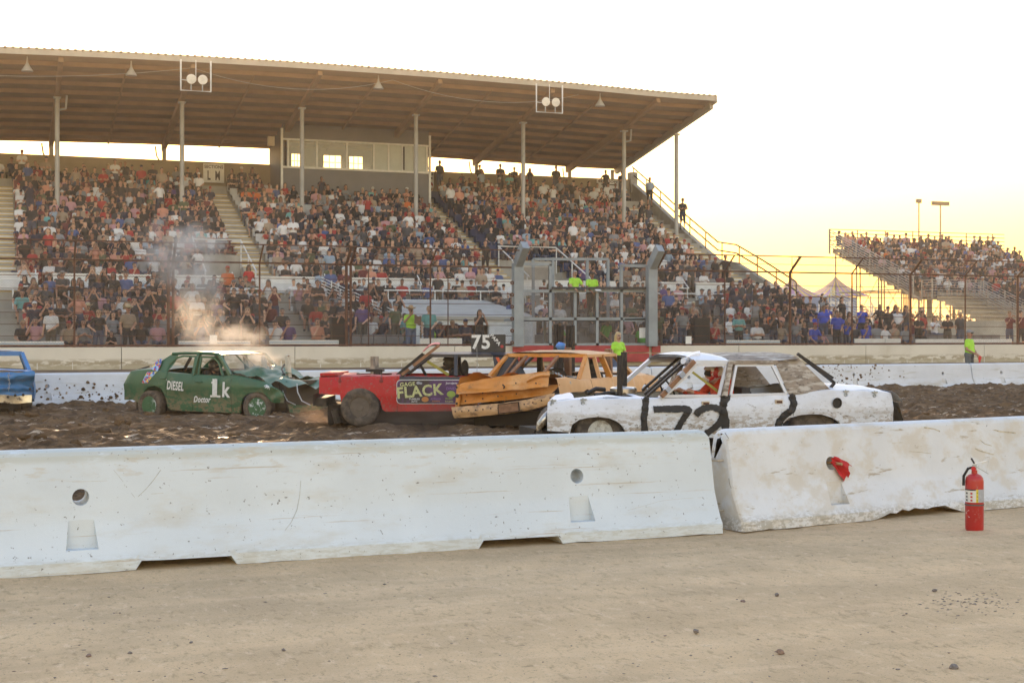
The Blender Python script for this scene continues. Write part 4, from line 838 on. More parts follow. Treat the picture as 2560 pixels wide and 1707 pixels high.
def person_prims(seated=False, arms=('lap', 'lap'), fem=False, fat=0.0, lean=0.0, fingers=False, long_sleeve=False, shorts=False, hair=None, face=True, hunch=0.0):
    P = []; dz = -0.43 if seated else 0.0; sw = 0.165 if fem else 0.19; f = 1 + fat
    cl, sl_ = math.cos(lean), math.sin(lean); piv = np.array([0, 0, 0.93 + dz])
    def T(p):
        q = np.array(p, float) + np.array([0, 0, dz]) - piv; return piv + np.array([q[0], q[1] * cl - q[2] * sl_, q[1] * sl_ + q[2] * cl])
    for s in (-1, 1):                                # legs
        if seated: hip, kn, an = (s * 0.09, 0.0, 0.50), (s * 0.13, -0.43, 0.51), (s * 0.13, -0.42, 0.09)
        else: hip, kn, an = (s * 0.09, 0.0, 0.90), (s * 0.11, -0.02, 0.49), (s * 0.12, 0.02, 0.09)
        P += [RC(hip, kn, 0.088 * f, 0.062 * f, 'pants'), RC(kn, an, 0.056, 0.042, 'skin' if shorts else 'pants', 0.02), RC((an[0], an[1] + 0.03, 0.045), (an[0] + s * 0.02, an[1] - 0.17, 0.035), 0.045, 0.036, 'shoe', 0.015)]
    P += [EL(T((0, 0, 0.95)), (0.165 * f, 0.125 * f, 0.12), 'pants'), EL(T((0, -0.015 - 0.05 * fat, 1.07)), (0.150 * f, (0.118) * (1 + 1.6 * fat), 0.15), 'shirt'), EL(T((0, 0, 1.24)), ((0.165 if not fem else 0.145) * f, 0.118 * f, 0.2), 'shirt', 0.05), RC(T((-sw + 0.05, 0, 1.395)), T((sw - 0.05, 0, 1.395)), 0.062, 0.062, 'shirt', 0.05)]
    if fem: P += [EL(T((s * 0.065, -0.085, 1.25)), (0.06, 0.055, 0.06), 'shirt', 0.03) for s in (-1, 1)]
    T0 = T
    def T(p): return T0((p[0], p[1] - hunch * 0.7, p[2] - hunch))
    P += [RC(T0((0, 0.01, 1.40)), T((0, -0.01, 1.54)), 0.058, 0.05, 'skin', 0.03), EL(T((0, -0.012, 1.635)), (0.077, 0.097, 0.105), 'skin', 0.02), EL(T((0, -0.035, 1.565)), (0.056, 0.066, 0.055), 'skin', 0.03)]
    if face:
        P += [EL(T((0, -0.112, 1.608)), (0.014, 0.022, 0.024), 'skin', 0.015)] + [EL(T((s * 0.079, 0.005, 1.615)), (0.014, 0.024, 0.034), 'skin', 0.01) for s in (-1, 1)]
        P += [EL(T((s * 0.032, -0.098, 1.637)), (0.016, 0.012, 0.010), 'eye', 0.004) for s in (-1, 1)] + [EL(T((0, -0.098, 1.560)), (0.024, 0.012, 0.007), 'lip', 0.004)]
    head = T((0, -0.012, 1.635)); T = T0
    for s, an in zip((-1, 1), arms):
        e, w = limb_pose(an); sh = T((s * sw, 0, 1.385)); el = T((s * e[0], e[1], e[2])); wr = T((s * w[0], w[1], w[2])); mid = sh + (el - sh) * 0.62
        P += [RC(sh, mid, 0.058, 0.055 if not fem else 0.048, 'shirt'), RC(mid, el, 0.042, 0.040, 'shirt' if long_sleeve else 'skin', 0.015), RC(el, wr, 0.040, 0.028, 'shirt' if long_sleeve else 'skin', 0.015)]
        d = (wr - el) / np.linalg.norm(wr - el); pc = wr + d * 0.045; P += [EL(pc, (0.036, 0.036, 0.036), 'skin', 0.012), RC(wr, wr + d * 0.07, 0.028, 0.032, 'skin', 0.01)]
        if fingers:
            side = np.cross(d, np.array([0, 0, 1.0])); side = side / max(np.linalg.norm(side), 1e-3); curl = np.cross(side, d)
            for k in range(4):
                a = wr + d * 0.085 + side * (k - 1.5) * 0.020; L_ = (0.042, 0.048, 0.045, 0.036)[k]; b = a + d * L_ - curl * 0.012; c2 = b + d * L_ * 0.5 - curl * L_ * 0.7; P += [RC(a, b, 0.0095, 0.009, 'skin', 0.004), RC(b, c2, 0.009, 0.008, 'skin', 0.004)]
            a = wr + d * 0.03 - side * s * 0.03; P += [RC(a, a + d * 0.035 - side * s * 0.022, 0.011, 0.010, 'skin', 0.006), RC(a + d * 0.035 - side * s * 0.022, a + d * 0.06 - side * s * 0.018, 0.010, 0.008, 'skin', 0.004)]
        else: P += [RC(wr + d * 0.08, wr + d * 0.13, 0.028, 0.018, 'skin', 0.01)]
    if hair == 'short': P += [EL(head + (0, 0.012, 0.03), (0.084, 0.096, 0.094), 'hair', 0.005)]
    if hair == 'long': P += [EL(head + (0, 0.012, 0.03), (0.086, 0.098, 0.094), 'hair', 0.005), RC(head + (0.04, 0.05, 0), head + (0.05, 0.06, -0.24), 0.06, 0.05, 'hair', 0.01), RC(head + (-0.04, 0.05, 0), head + (-0.05, 0.06, -0.24), 0.06, 0.05, 'hair', 0.01)]
    if hair == 'cap': P += [EL(head + (0, 0.0, 0.045), (0.088, 0.105, 0.082), 'hair', 0.005), RC(head + (0, -0.08, 0.045), head + (0, -0.16, 0.04), 0.05, 0.04, 'hair', 0.01)]
    return P, head
def person_mesh(name, h, mats, **kw):
    P, head = person_prims(**kw); V, Q, L = sdf_mesh(P, h); me = bpy.data.meshes.new(name)
    me.from_pydata(V.tolist(), [], Q.tolist())
    for m in mats: me.materials.append(m)
    me.polygons.foreach_set('material_index', L.astype(np.int32)); me.polygons.foreach_set('use_smooth', [True] * len(Q)); me.update(); return me, head
def info_mat(name, src, ramp=None, rough=0.8, mul=1.0):
    m = bpy.data.materials.new(name); m.use_nodes = True; N = m.node_tree.nodes; L = m.node_tree.links; bs = N['Principled BSDF']; bs.inputs['Roughness'].default_value = rough; oi = N.new('ShaderNodeObjectInfo')
    if src == 'color':
        tc = N.new('ShaderNodeTexCoord'); nz = N.new('ShaderNodeTexNoise'); nz.inputs['Scale'].default_value = 9; L.new(tc.outputs['Object'], nz.inputs['Vector']); mx = N.new('ShaderNodeMix'); mx.data_type = 'RGBA'; mx.blend_type = 'MULTIPLY'; mx.inputs[0].default_value = 0.35; L.new(oi.outputs['Color'], mx.inputs[6]); L.new(nz.outputs[0], mx.inputs[7]); L.new(mx.outputs[2], bs.inputs['Base Color'])
    else:
        mu = N.new('ShaderNodeMath'); mu.operation = 'MULTIPLY'; mu.inputs[1].default_value = mul; fr = N.new('ShaderNodeMath'); fr.operation = 'FRACT'; cr = N.new('ShaderNodeValToRGB'); cr.color_ramp.interpolation = 'CONSTANT'
        L.new(oi.outputs['Random'], mu.inputs[0]); L.new(mu.outputs[0], fr.inputs[0]); L.new(fr.outputs[0], cr.inputs[0])
        el = cr.color_ramp.elements
        for i, c in enumerate(ramp):
            e = el[i] if i < 2 else el.new(i / len(ramp)); e.position = i / len(ramp); e.color = (*c, 1)
        L.new(cr.outputs[0], bs.inputs['Base Color'])
    return m
SKINS = [(0.50, 0.30, 0.205), (0.43, 0.24, 0.16), (0.34, 0.185, 0.12), (0.56, 0.35, 0.245), (0.24, 0.125, 0.08), (0.40, 0.22, 0.15)]
HAIRS = [(0.02, 0.014, 0.011), (0.035, 0.022, 0.015), (0.012, 0.010, 0.009), (0.075, 0.045, 0.025), (0.016, 0.012, 0.010), (0.20, 0.13, 0.06), (0.025, 0.017, 0.012)]
PANTS = [(0.025, 0.035, 0.065), (0.012, 0.012, 0.014), (0.04, 0.055, 0.10), (0.09, 0.08, 0.065), (0.02, 0.022, 0.028), (0.06, 0.075, 0.12)]
MSK = info_mat('skin', 'rand', SKINS, 0.6, 7.13); MSH = info_mat('shirt_cloth', 'color'); MPA = info_mat('trouser_cloth', 'rand', PANTS, 0.85, 3.77); MHA = info_mat('hair', 'rand', HAIRS, 0.6, 5.31); MCAP = info_mat('cap_cloth', 'color')
MEYE = pm('eye_dark', (0.02, 0.014, 0.012), 0.4, var=0); MLIP = pm('lip', (0.22, 0.08, 0.065), 0.6, var=0); MSHOE = pm('shoe_dark', (0.03, 0.03, 0.032), 0.7, var=0)
PMATS = [MSK, MSH, MPA, MSHOE, MHA, MEYE, MLIP, BLACK]
SHIRTS = [('black', (0.016, 0.016, 0.018), 34), ('dark grey', (0.045, 0.047, 0.052), 14), ('navy blue', (0.018, 0.022, 0.045), 11), ('white', (0.62, 0.62, 0.61), 14), ('grey', (0.20, 0.21, 0.22), 8), ('red', (0.33, 0.03, 0.028), 5), ('maroon', (0.12, 0.018, 0.024), 4), ('blue', (0.06, 0.10, 0.24), 2.5),
          ('light blue', (0.26, 0.34, 0.42), 3), ('pink', (0.46, 0.25, 0.27), 2.5), ('teal', (0.13, 0.36, 0.35), 1.2), ('orange', (0.55, 0.13, 0.03), 0.8), ('tan', (0.30, 0.235, 0.17), 5), ('purple', (0.10, 0.06, 0.17), 1.2), ('olive green', (0.08, 0.10, 0.05), 2.5), ('salmon', (0.55, 0.26, 0.18), 2)]
def pick_shirt():
    r = random.uniform(0, sum(s[2] for s in SHIRTS))
    for s in SHIRTS:
        r -= s[2]
        if r <= 0: return s
    return SHIRTS[0]
# head wear meshes, origin = head centre
def bare_mesh(name, prims, h, mat, carve=None):
    V, Q, L = sdf_mesh(prims, h); me = bpy.data.meshes.new(name)
    if carve is not None:
        keep = carve(V[Q].mean(1)); Q = Q[keep]; u, inv = np.unique(Q, return_inverse=True); V = V[u]; Q = inv.reshape(-1, 4)
    me.from_pydata(V.tolist(), [], Q.tolist()); me.materials.append(mat); me.polygons.foreach_set('use_smooth', [True] * len(Q)); me.update(); return me
facecut = lambda C: ~((C[:, 1] < -0.035) & (C[:, 2] < 0.045) | (C[:, 2] < -0.055) & (C[:, 1] < 0.02))
HSHORT = bare_mesh('short_hair', [EL((0, 0.008, 0.018), (0.086, 0.104, 0.103), 'hair')], 0.014, MHA, facecut)
HLONG = bare_mesh('long_hair', [EL((0, 0.01, 0.018), (0.088, 0.104, 0.103), 'hair'), RC((0.045, 0.04, -0.02), (0.06, 0.055, -0.27), 0.058, 0.045, 'hair', 0.03), RC((-0.045, 0.04, -0.02), (-0.06, 0.055, -0.27), 0.058, 0.045, 'hair', 0.03)], 0.016, MHA, lambda C: ~((C[:, 1] < -0.035) & (C[:, 2] < 0.05) & (np.abs(C[:, 0]) < 0.075)))
HCAP = bare_mesh('cap', [EL((0, 0.005, 0.03), (0.089, 0.108, 0.092), 'hair'), EL((0, -0.115, 0.048), (0.065, 0.075, 0.014), 'hair', 0.02)], 0.013, MCAP, lambda C: C[:, 2] > 0.022)
mbh = MB(); mbh.lathe([(0.0, 0.155), (0.05, 0.16), (0.085, 0.135), (0.093, 0.04), (0.10, 0.03), (0.17, 0.032), (0.195, 0.05), (0.19, 0.044), (0.165, 0.022), (0.085, 0.02)], 20); mbh.v = [(x * 0.92, y * 1.12, z + 0.5 * max(0, abs(x) - 0.11)) for x, y, z in mbh.v]
HHAT = mbh.mesh('straw_hat', [MCAP], 50)
HEADW = {'short': ('hair', HSHORT), 'long': ('hair', HLONG), 'cap': ('cap', HCAP), 'hat': ('straw_hat', HHAT)}
POSES = []
for i, (se, ar, fe, ft, ln, sh) in enumerate([(1, ('lap', 'lap'), 0, 0.05, 0.0, 0), (1, ('clap', 'clap'), 1, 0, 0.05, 1), (1, ('chin', 'lap'), 0, 0.12, 0.15, 1), (1, ('phone', 'phone'), 1, 0, 0, 0), (1, ('crossed', 'crossed'), 0, 0.2, -0.03, 0), (1, ('lap', 'rail'), 1, 0.1, 0.1, 1), (1, ('phone', 'lap'), 0, 0, 0.0, 0),
        (1, ('rail', 'rail'), 0, 0.15, 0.25, 1), (0, ('crossed', 'crossed'), 0, 0.1, 0, 0), (0, ('phone', 'phone'), 1, 0, 0, 1), (0, ('down', 'front'), 0, 0.15, 0, 1), (0, ('hip', 'down'), 1, 0.05, 0, 0)]):
    me, hd = person_mesh('person_body', 0.021, PMATS, seated=bool(se), arms=ar, fem=bool(fe), fat=ft, lean=ln, shorts=bool(sh)); POSES.append((se, fe, me, hd, dict(seated=bool(se), arms=ar, fem=bool(fe), fat=ft, lean=ln, shorts=bool(sh))))
SEATP = [i for i, p in enumerate(POSES) if p[0]]; STANDP = [i for i, p in enumerate(POSES) if not p[0]]
# ---------------- who sits where
ppl = []
def inframe(x, y, z):
    v = Vector((x, y, z - CAMH)); d = v.dot(FW); px = CX + FPX * v.dot(RT) / d; return d, px, HORY - FPX * v.z / d
def put(x, y, z, stand=False, row='', shirt=None, hair=None, rz=None):
    pose = random.choice(STANDP if stand else SEATP); fem = POSES[pose][1]
    if hair is None: hair = (random.choice(['long', 'long', 'long', 'short']) if fem else random.choice(['short', 'short', 'short', 'cap', 'cap', 'hat' if random.random() < 0.25 else 'cap']))
    d, px, py = inframe(x, y, z + 1.0)
    if px < -25 or px > 2585: return
    ppl.append(dict(x=x, y=y, z=z, pose=pose, hair=hair, shirt=shirt or pick_shirt(), d=d, px=px, py=py, row=row, stand=stand, sc=random.uniform(0.98, 1.12) if random.random() > 0.1 else random.uniform(0.72, 0.85), rz=(random.gauss(0, 0.22) - 0.1) if rz is None else rz))
def fill(row, t, h, xa, xb, cuts, occ, pstand, step=0.56, dy=0.62):
    x = xa + random.uniform(0, 0.4)
    while x < xb:
        if random.random() < occ and not any(c - 0.2 < x < e + 0.2 for c, e in cuts):
            s = random.random() < pstand; put(x + random.uniform(-0.06, 0.06), t + (0.25 if s else dy) + random.uniform(-0.05, 0.05), h, s, row)
        x += step * random.uniform(0.92, 1.12)
ORD = ['front', 'second', 'third', 'fourth', 'fifth', 'sixth', 'seventh', 'eighth', 'ninth']
# front row on the walkway, then the lower tiers
fill('front row', 50.75, 0.78, 0, 15.2, [(12.6, 14.3)], 0.95, 0.25, 0.5, 0.55); fill('front row', 50.75, 0.78, 15.2, 38, [(fa - 0.4, fb + 0.4)], 0.95, 0.3, 0.5, 0.55); fill('front row', 51.2, 0.78, 38, 47, [], 0.75, 0.6, 0.66, 0.5)
for i, (t, h) in enumerate(LOW):
    if i == 0: continue
    fill(ORD[i] + ' row', t, h, -0.3, LX[i] - 0.5, [PORT, (10.7, 11.7), (-0.4, 0.7), (22.5, 23.6), (30, 31)], 0.94 if i < 6 else 0.88, 0.24, 0.46)
fill('terrace row', 59.6, TERR[1], -0.3, 36.4, [(-0.2, 0.6), (10.9, 11.8), (22.5, 23.4), (31.2, 32)], 0.88, 0.12, 0.54, 0.4)
fill('terrace back row', 60.5, TERR[1] + 0.15, -0.3, 36.4, [(-0.2, 0.6), (10.9, 11.8), (22.5, 23.4), (31.2, 32)], 0.7, 0.1, 0.62, 0.4)
for i, (t, h) in enumerate(UPP):
    c = list(AISLES) + (VOM if i < VOMR else []) + ([(14.0, 23.4)] if t > 75 else []) + [(b - 0.12, b + 0.12) for b in BAY if abs(t + 0.5 - 72) < 0.6]
    fill('upper row', t, h, -0.6, 34.9, c, 0.95 if i not in (0,) else 0.85, 0.07, 0.47)
for x in (23.6, 24.5, 25.9, 27.0, 28.3, 29.2, 30.2, 31.9, 35.2, 36.3): put(x * 1.0, 79.0, 9.95, True, 'top concourse', random.choice(SHIRTS[:2]))
fill('top', 77.8, 9.5, -0.6, 14, [AISLES[1]], 0.8, 0.2, 0.6); fill('top', 77.8, 9.5, 23.6, 36.5, [], 0.8, 0.25, 0.6)
for x, y, z in ((37.0, 76.5, 9.3), (36.9, 72, 7.6)): put(x, y, z, True, 'side stair')
for t, h in BU: fill('bleacher', t, h, BLX0 + 0.5, 65, [], 0.93, 0.03, 0.52, 0.55)
for t, h in BD: fill('bleacher', t, h, BLX0 + 4.0, 65, [], 0.88, 0.08, 0.55, 0.55)
for x in (-6,): pass
# a block of royal blue shirts at the right end
ROYAL = ('royal blue', (0.025, 0.06, 0.42), 0)
for p in ppl:
    if 2030 < p['px'] < 2180 and 790 < p['py'] < 850 and random.random() < 0.6: p['shirt'] = ROYAL
ppl.sort(key=lambda p: p['d'])
near = ppl[:296]; rest = ppl[296:]
# individuals
CAPC = [('black', (0.02, 0.02, 0.022)), ('white', (0.6, 0.6, 0.58)), ('red', (0.35, 0.03, 0.03)), ('navy', (0.02, 0.03, 0.08)), ('grey', (0.18, 0.18, 0.18))]
cnt = {}; near.sort(key=lambda p: (p['row'], p['px']))
def nth(n): return '%d%s' % (n, 'th' if 10 < n % 100 < 14 else {1: 'st', 2: 'nd', 3: 'rd'}.get(n % 10, 'th'))
for p in near:
    se, fe, me, hd, _ = POSES[p['pose']]
    o = link('person', me, None, (p['x'], p['y'], p['z'])); o.scale = (p['sc'],) * 3; o.rotation_euler.z = p['rz']; o.color = (*p['shirt'][1], 1)
    nm, hm = HEADW[p['hair']]; hc = link(nm, hm, o, tuple(hd))
    if p['hair'] == 'cap': cn, cc = random.choice(CAPC); hc.color = (*cc, 1); hw = cn + ' cap'
    elif p['hair'] == 'hat': hc.color = (0.55, 0.45, 0.28, 1); hw = 'straw hat'
    else: hw = p['hair'] + ' hair'
    inview = -10 < p['px'] < 2570; cnt[p['row']] = cnt.get(p['row'], 0) + (1 if inview else 0)
    side = 'left of the flag stand' if p['px'] < 1290 else ('behind the flag stand' if p['px'] < 1640 else 'right of the flag stand')
    tag(o, '%s spectator, %s shirt, %s, %s, %s from left' % ('standing' if p['stand'] else 'seated', p['shirt'][0], hw, p['row'], nth(max(1, cnt[p['row']]))), 'person', 'spectators in the lower stand')
# everyone further back, as one crowd
LODS = {}
for i, (se, fe, me, hd, kw) in enumerate(POSES):
    for hr in ('short', 'long', 'cap'):
        P, _ = person_prims(hair=hr, face=False, **kw); LODS[i, hr] = sdf_mesh(P, 0.058)
Vs, Qs, Cs = [], [], []; off = 0
for p in rest:
    V, Q, L = LODS[p['pose'], 'cap' if p['hair'] == 'hat' else p['hair']]; c, s = math.cos(p['rz']), math.sin(p['rz'])
    W = V * p['sc']; W = np.stack([W[:, 0] * c - W[:, 1] * s + p['x'], W[:, 0] * s + W[:, 1] * c + p['y'], W[:, 2] + p['z']], 1)
    hc = random.choice(HAIRS) if p['hair'] in ('short', 'long') else random.choice(CAPC)[1]
    if p['hair'] == 'hat': hc = (0.5, 0.4, 0.25)
    pal = np.array([random.choice(SKINS), p['shirt'][1], random.choice(PANTS), (0.03, 0.03, 0.03), hc, (0.02, 0.02, 0.02), (0.2, 0.1, 0.1), (0.03, 0.03, 0.03)])
    Vs.append(W); Qs.append(Q + off); Cs.append(pal[L]); off += len(V)
if Vs:
    V = np.concatenate(Vs); Q = np.concatenate(Qs); C = np.concatenate(Cs); me = bpy.data.meshes.new('crowd'); me.vertices.add(len(V)); me.vertices.foreach_set('co', V.ravel())
    me.loops.add(Q.size); me.loops.foreach_set('vertex_index', Q.ravel().astype(np.int32)); me.polygons.add(len(Q)); me.polygons.foreach_set('loop_start', np.arange(0, Q.size, 4)); me.polygons.foreach_set('loop_total', np.full(len(Q), 4))
    at = me.attributes.new('Col', 'FLOAT_COLOR', 'FACE'); at.data.foreach_set('color', np.concatenate([C, np.ones((len(C), 1))], 1).ravel().astype(np.float32)); me.update()
    m = bpy.data.materials.new('crowd_cloth'); m.use_nodes = True; a = m.node_tree.nodes.new('ShaderNodeAttribute'); a.attribute_name = 'Col'; b = m.node_tree.nodes['Principled BSDF']; b.inputs['Roughness'].default_value = 0.85; m.node_tree.links.new(a.outputs['Color'], b.inputs['Base Color'])
    me.materials.append(m); me.polygons.foreach_set('use_smooth', [True] * len(Q)); tag(link('crowd', me), 'mass of seated spectators filling the upper deck and the far bleachers', 'crowd', None, 'stuff')
print('people', len(ppl), 'crowd quads', sum(len(q) for q in Qs), 'body faces', [len(p[2].polygons) for p in POSES][:3])
mb = MB(); mb.box(X0, fa - 0.5, 51.2, 51.5, 1.15, 1.2); mb.box(fb + 0.5, 40, 51.2, 51.5, 1.15, 1.2)
for x in np.arange(X0 + 0.5, 40, 1.5):
    if not fa - 0.5 < x < fb + 0.5: mb.box(x, x + 0.05, 51.25, 51.45, 0.78, 1.15)
ST(mb, 'front_bench', SEATW)
# ================================================================= OFFICIALS
HIVIS = (0.42, 0.80, 0.06); LIME = (0.10, 0.62, 0.07)
def official(px, Y, zf, label, rz=0.0, hair='short', shirt=HIVIS, hcol=None, h=0.0125, height=1.0, pants=None, skin=None, name='person', **kw):
    P, hd = person_prims(fingers=True, **kw); V, Q, L = sdf_mesh(P, h); me = bpy.data.meshes.new('person_body'); me.from_pydata(V.tolist(), [], Q.tolist())
    for m in PMATS: me.materials.append(m)
    if pants: me.materials[2] = pm('trousers_%02d%02d%02d' % tuple(int(c * 99) for c in pants), pants, 0.85, 0, 0.15, 6)
    if skin: me.materials[0] = pm('skin_%02d' % int(skin[0] * 99), skin, 0.6, 0, 0.05, 6)
    me.polygons.foreach_set('material_index', L.astype(np.int32)); me.polygons.foreach_set('use_smooth', [True] * len(Q)); me.update()
    x = X_at(px, Y); o = link(name, me, None, (x, Y, zf)); o.rotation_euler.z = rz; o.color = (*shirt, 1); o.scale = (height,) * 3
    if hair:
        nm, hm = HEADW[hair]; c = link(nm, hm.copy(), o, tuple(hd)); c.color = (*(hcol or (0.02, 0.02, 0.02)), 1)
        if hair in ('short', 'long') and hcol: c.data.materials[0] = pm('hair_%02d%02d' % (int(hcol[0] * 99), int(hcol[1] * 99)), hcol, 0.6, 0, 0.2, 30)
    tag(o, label, 'person'); return o, hd
JEANS = (0.075, 0.11, 0.19)
YC = -0.10
ann, hd = official(1027, 50.55, 0.78, 'announcer in lime shirt, jeans and straw hat holding a microphone and clipboard', 0.1, 'hat', hcol=(0.52, 0.36, 0.2), height=1.08, pants=JEANS, skin=(0.36, 0.18, 0.12), arms=('mic', 'board'), fat=0.2)
mb = MB(); mb.tube([(-0.075, -0.20, 1.44), (-0.03, -0.16, 1.58)], [0.013, 0.016], 8); mb.blob((-0.028, -0.155, 1.60), 0.026, 0, 0.0); mic = mb.build('microphone', BLACK); mic.location = ann.location; mic.rotation_euler = ann.rotation_euler; mic.scale = ann.scale; tag(mic, 'black microphone at the mouth of the announcer in the straw hat', 'microphone')
mb = MB(); mb.box(-0.13, 0.13, -0.006, 0.006, -0.17, 0.17, 0, Matrix.Translation((0.10, -0.40, 1.27)) @ Matrix.Rotation(0.2, 4, 'Y') @ Matrix.Rotation(-0.4, 4, 'X')); mb.box(-0.05, 0.05, -0.014, -0.006, 0.13, 0.165, 1, Matrix.Translation((0.10, -0.40, 1.27)) @ Matrix.Rotation(0.2, 4, 'Y') @ Matrix.Rotation(-0.4, 4, 'X')); cb = mb.build('clipboard', [pm('clipboard_brown', (0.13, 0.075, 0.045), 0.7), STEEL]); cb.location = ann.location; cb.rotation_euler = ann.rotation_euler; cb.scale = ann.scale; tag(cb, 'brown clipboard held by the announcer in the straw hat', 'clipboard')
o1_, _ = official(1436, 50.05, 2.30, 'grey haired official in lime polo leaning on the flag stand rail, left of two', 0.1, 'short', hcol=(0.25, 0.24, 0.23), height=1.03, pants=(0.03, 0.03, 0.035), arms=('rail', 'rail'), fat=0.1, lean=0.04)
o2_, _ = official(1478, 50.05, 2.30, 'official in lime polo and black cap writing at the rail, right of two', 0.0, 'cap', hcol=(0.02, 0.02, 0.02), height=1.0, pants=(0.03, 0.03, 0.035), arms=('rail', 'front'), fat=0.15, lean=0.12)
for o_, lab in ((o1_, 'dark tablet held by the grey haired official on the flag stand'), (o2_, 'notepad under the hands of the official in the black cap')):
    mb = MB(); mb.box(-0.12, 0.12, -0.10, 0.10, -0.008, 0.008, 0, Matrix.Translation((0.06, -0.50, 1.03)) @ Matrix.Rotation(0.4, 4, 'X')); t = mb.build('notepad', DARKF if 'tablet' in lab else WHITEP); t.location = o_.location; t.scale = o_.scale; tag(t, lab, 'notepad')
bl_p = ground(1545, 1000, YC)
wom, _ = official(1545, 39.0, -0.12, 'blonde woman in lime polo standing before the red boards', 0.2, 'long', hcol=(0.50, 0.36, 0.17), height=1.03, pants=JEANS, skin=(0.46, 0.28, 0.2), arms=('front', 'front'), fem=True, fat=0.08)
flm, _ = official(2423, 39.6, -0.09, 'flag man in lime shirt, grey cap and sunglasses behind the far barrier', 0.45, 'cap', hcol=(0.28, 0.28, 0.28), height=1.06, pants=(0.10, 0.11, 0.12), skin=(0.38, 0.2, 0.14), arms=('front', 'front'), fat=0.18)
mb = MB(); mb.box(-0.065, 0.065, -0.125, -0.098, 1.622, 1.655); gl = mb.build('sunglasses', BLACK, flm)
REDF = pm('red_flag_cloth', (0.50, 0.018, 0.02), 0.75, 0, 0.1, 6)
def flagcloth(fn, nu, nv, mats): return MB().grid(fn, nu, nv).mesh('cloth', mats, 60)
fl = tag(empty('red_flag', tuple(flm.location)), 'furled red flag in the hands of the flag man', 'flag'); fl.rotation_euler.z = 0.45; fl.scale = (1.06,) * 3
MB().tube([(-0.05, -0.26, 1.02), (0.16, -0.30, 0.62)], 0.010, 6).build('stick', pm('wood_stick', (0.4, 0.26, 0.13), 0.7), fl)
me = flagcloth(lambda u, v: (0.02 + 0.20 * v + 0.03 * math.sin(u * 7), -0.29 + 0.03 * math.sin(u * 9 + v * 5), 1.0 - 0.55 * u - 0.12 * v), 10, 6, [REDF]); link('cloth', me, fl)
# lime / green shirted helpers at the foot of the flag stand and near the announcer
for px, Y, zf, lab, kw in ((1398, 50.9, 0.35, 'helper in green shirt inside the flag stand base, leftmost of three', dict(arms=('crossed', 'crossed'))), (1512, 51.2, 0.55, 'helper in green shirt with back bent inside the flag stand base', dict(arms=('front', 'down'), lean=0.3)), (1603, 50.9, 0.3, 'helper in green shirt behind the white notice on the flag stand', dict(arms=('down', 'down'), fat=0.2))):
    official(px, Y, zf, lab, 0.2, 'short', shirt=LIME, h=0.02, **kw)
for i, (px, lab) in enumerate(((1093, 'seated woman in lime shirt behind the plain white board, left of two'), (1140, 'seated woman in lime shirt behind the plain white board, right of two'))):
    official(px, 51.6, 0.72, lab, -0.2 + 0.3 * i, 'long', h=0.02, seated=True, fem=True, arms=('lap', 'chin'))
official(622, 61.0, 2.9, 'woman in bright red tank top standing in the stair opening', 0.1, 'long', shirt=(0.5, 0.02, 0.02), h=0.02, fem=True, fat=0.15, arms=('front', 'down'))
# ================================================================= RED FLAG IN BARRIER HOLE, FIRE EXTINGUISHER
hf = lx(2118, 1308)
rf = tag(empty('red_flag', tuple(k2.location)), 'red cloth flag stuffed in the hole of the dirt stained barrier', 'flag'); rf.rotation_euler = k2.rotation_euler
def fcl(u, v):
    w_ = 0.035 + 0.085 * u ** 0.7; c = Vector((hf + 0.02 + 0.16 * u, -0.13 - 0.03 * math.sin(u * 2.6) - 0.02 * u, 0.525 - 0.15 * u)); d = Vector((0.55, 0, 0.83))
    return c + d * (v - 0.5) * 2 * w_ * 0.75 + Vector((0, -0.016 * math.sin(v * 9 + u * 3) - 0.01 * math.sin(u * 12), 0.01 * math.sin(v * 14) * u))
link('cloth', MB().grid(fcl, 18, 14).mesh('cloth', [REDF], 70), rf)
link('cloth_fold', MB().grid(lambda u, v: fcl(u * 0.8, v * 0.6 + 0.1) + Vector((-0.012, -0.018 - 0.01 * math.sin(v * 8), -0.03)), 12, 8).mesh('cloth', [REDF], 70), rf)
MB().tube([(hf + 0.01, 0.02, 0.49), (hf + 0.05, -0.22, 0.487)], 0.012, 8).build('stick', pm('wood_stick', (0.4, 0.26, 0.13), 0.7), rf)
EXR = pm('extinguisher_red', (0.42, 0.022, 0.02), 0.35, 0, 0.08, 6, layers=[dict(col=(0.36, 0.22, 0.18), scale=(22, 22, 14), lo=0.55, hi=0.72, amt=0.55, rough=0.8)])
ep = ground(2436, 1325); er = 21.0 * (ep - Vector((0, 0, CAMH))).length / FPX; eh = 135 * (ep - Vector((0, 0, CAMH))).length / FPX
ex = tag(empty('fire_extinguisher', tuple(ep)), 'dusty red fire extinguisher standing on the dirt by the right barrier', 'fire extinguisher'); ex.rotation_euler.z = -0.45
MB().lathe([(er * 0.9, 0.0), (er, 0.012), (er, eh * 0.86), (er * 0.93, eh * 0.92), (er * 0.7, eh * 0.965), (er * 0.33, eh * 0.99), (er * 0.3, eh * 1.05), (0, eh * 1.05)], 28).build('cylinder', EXR, ex, 40)
def band(z0, z1, a0, a1, r, mat, name, n=14):
    mb = MB(); mb.grid(lambda u, v: (r * math.cos(a0 + (a1 - a0) * u), r * math.sin(a0 + (a1 - a0) * u), z0 + (z1 - z0) * v), n, 1); return mb.build(name, mat, ex, 60)
LABW = pm('label_white', (0.66, 0.66, 0.62), 0.5, 0, 0.05, 10); LABY = pm('label_yellow', (0.65, 0.55, 0.04), 0.5); LABG = pm('label_grey', (0.36, 0.38, 0.42), 0.5, 0, 0.1, 40)
fz = math.atan2(-ep.y, -ep.x) + 0.45            # facing the camera
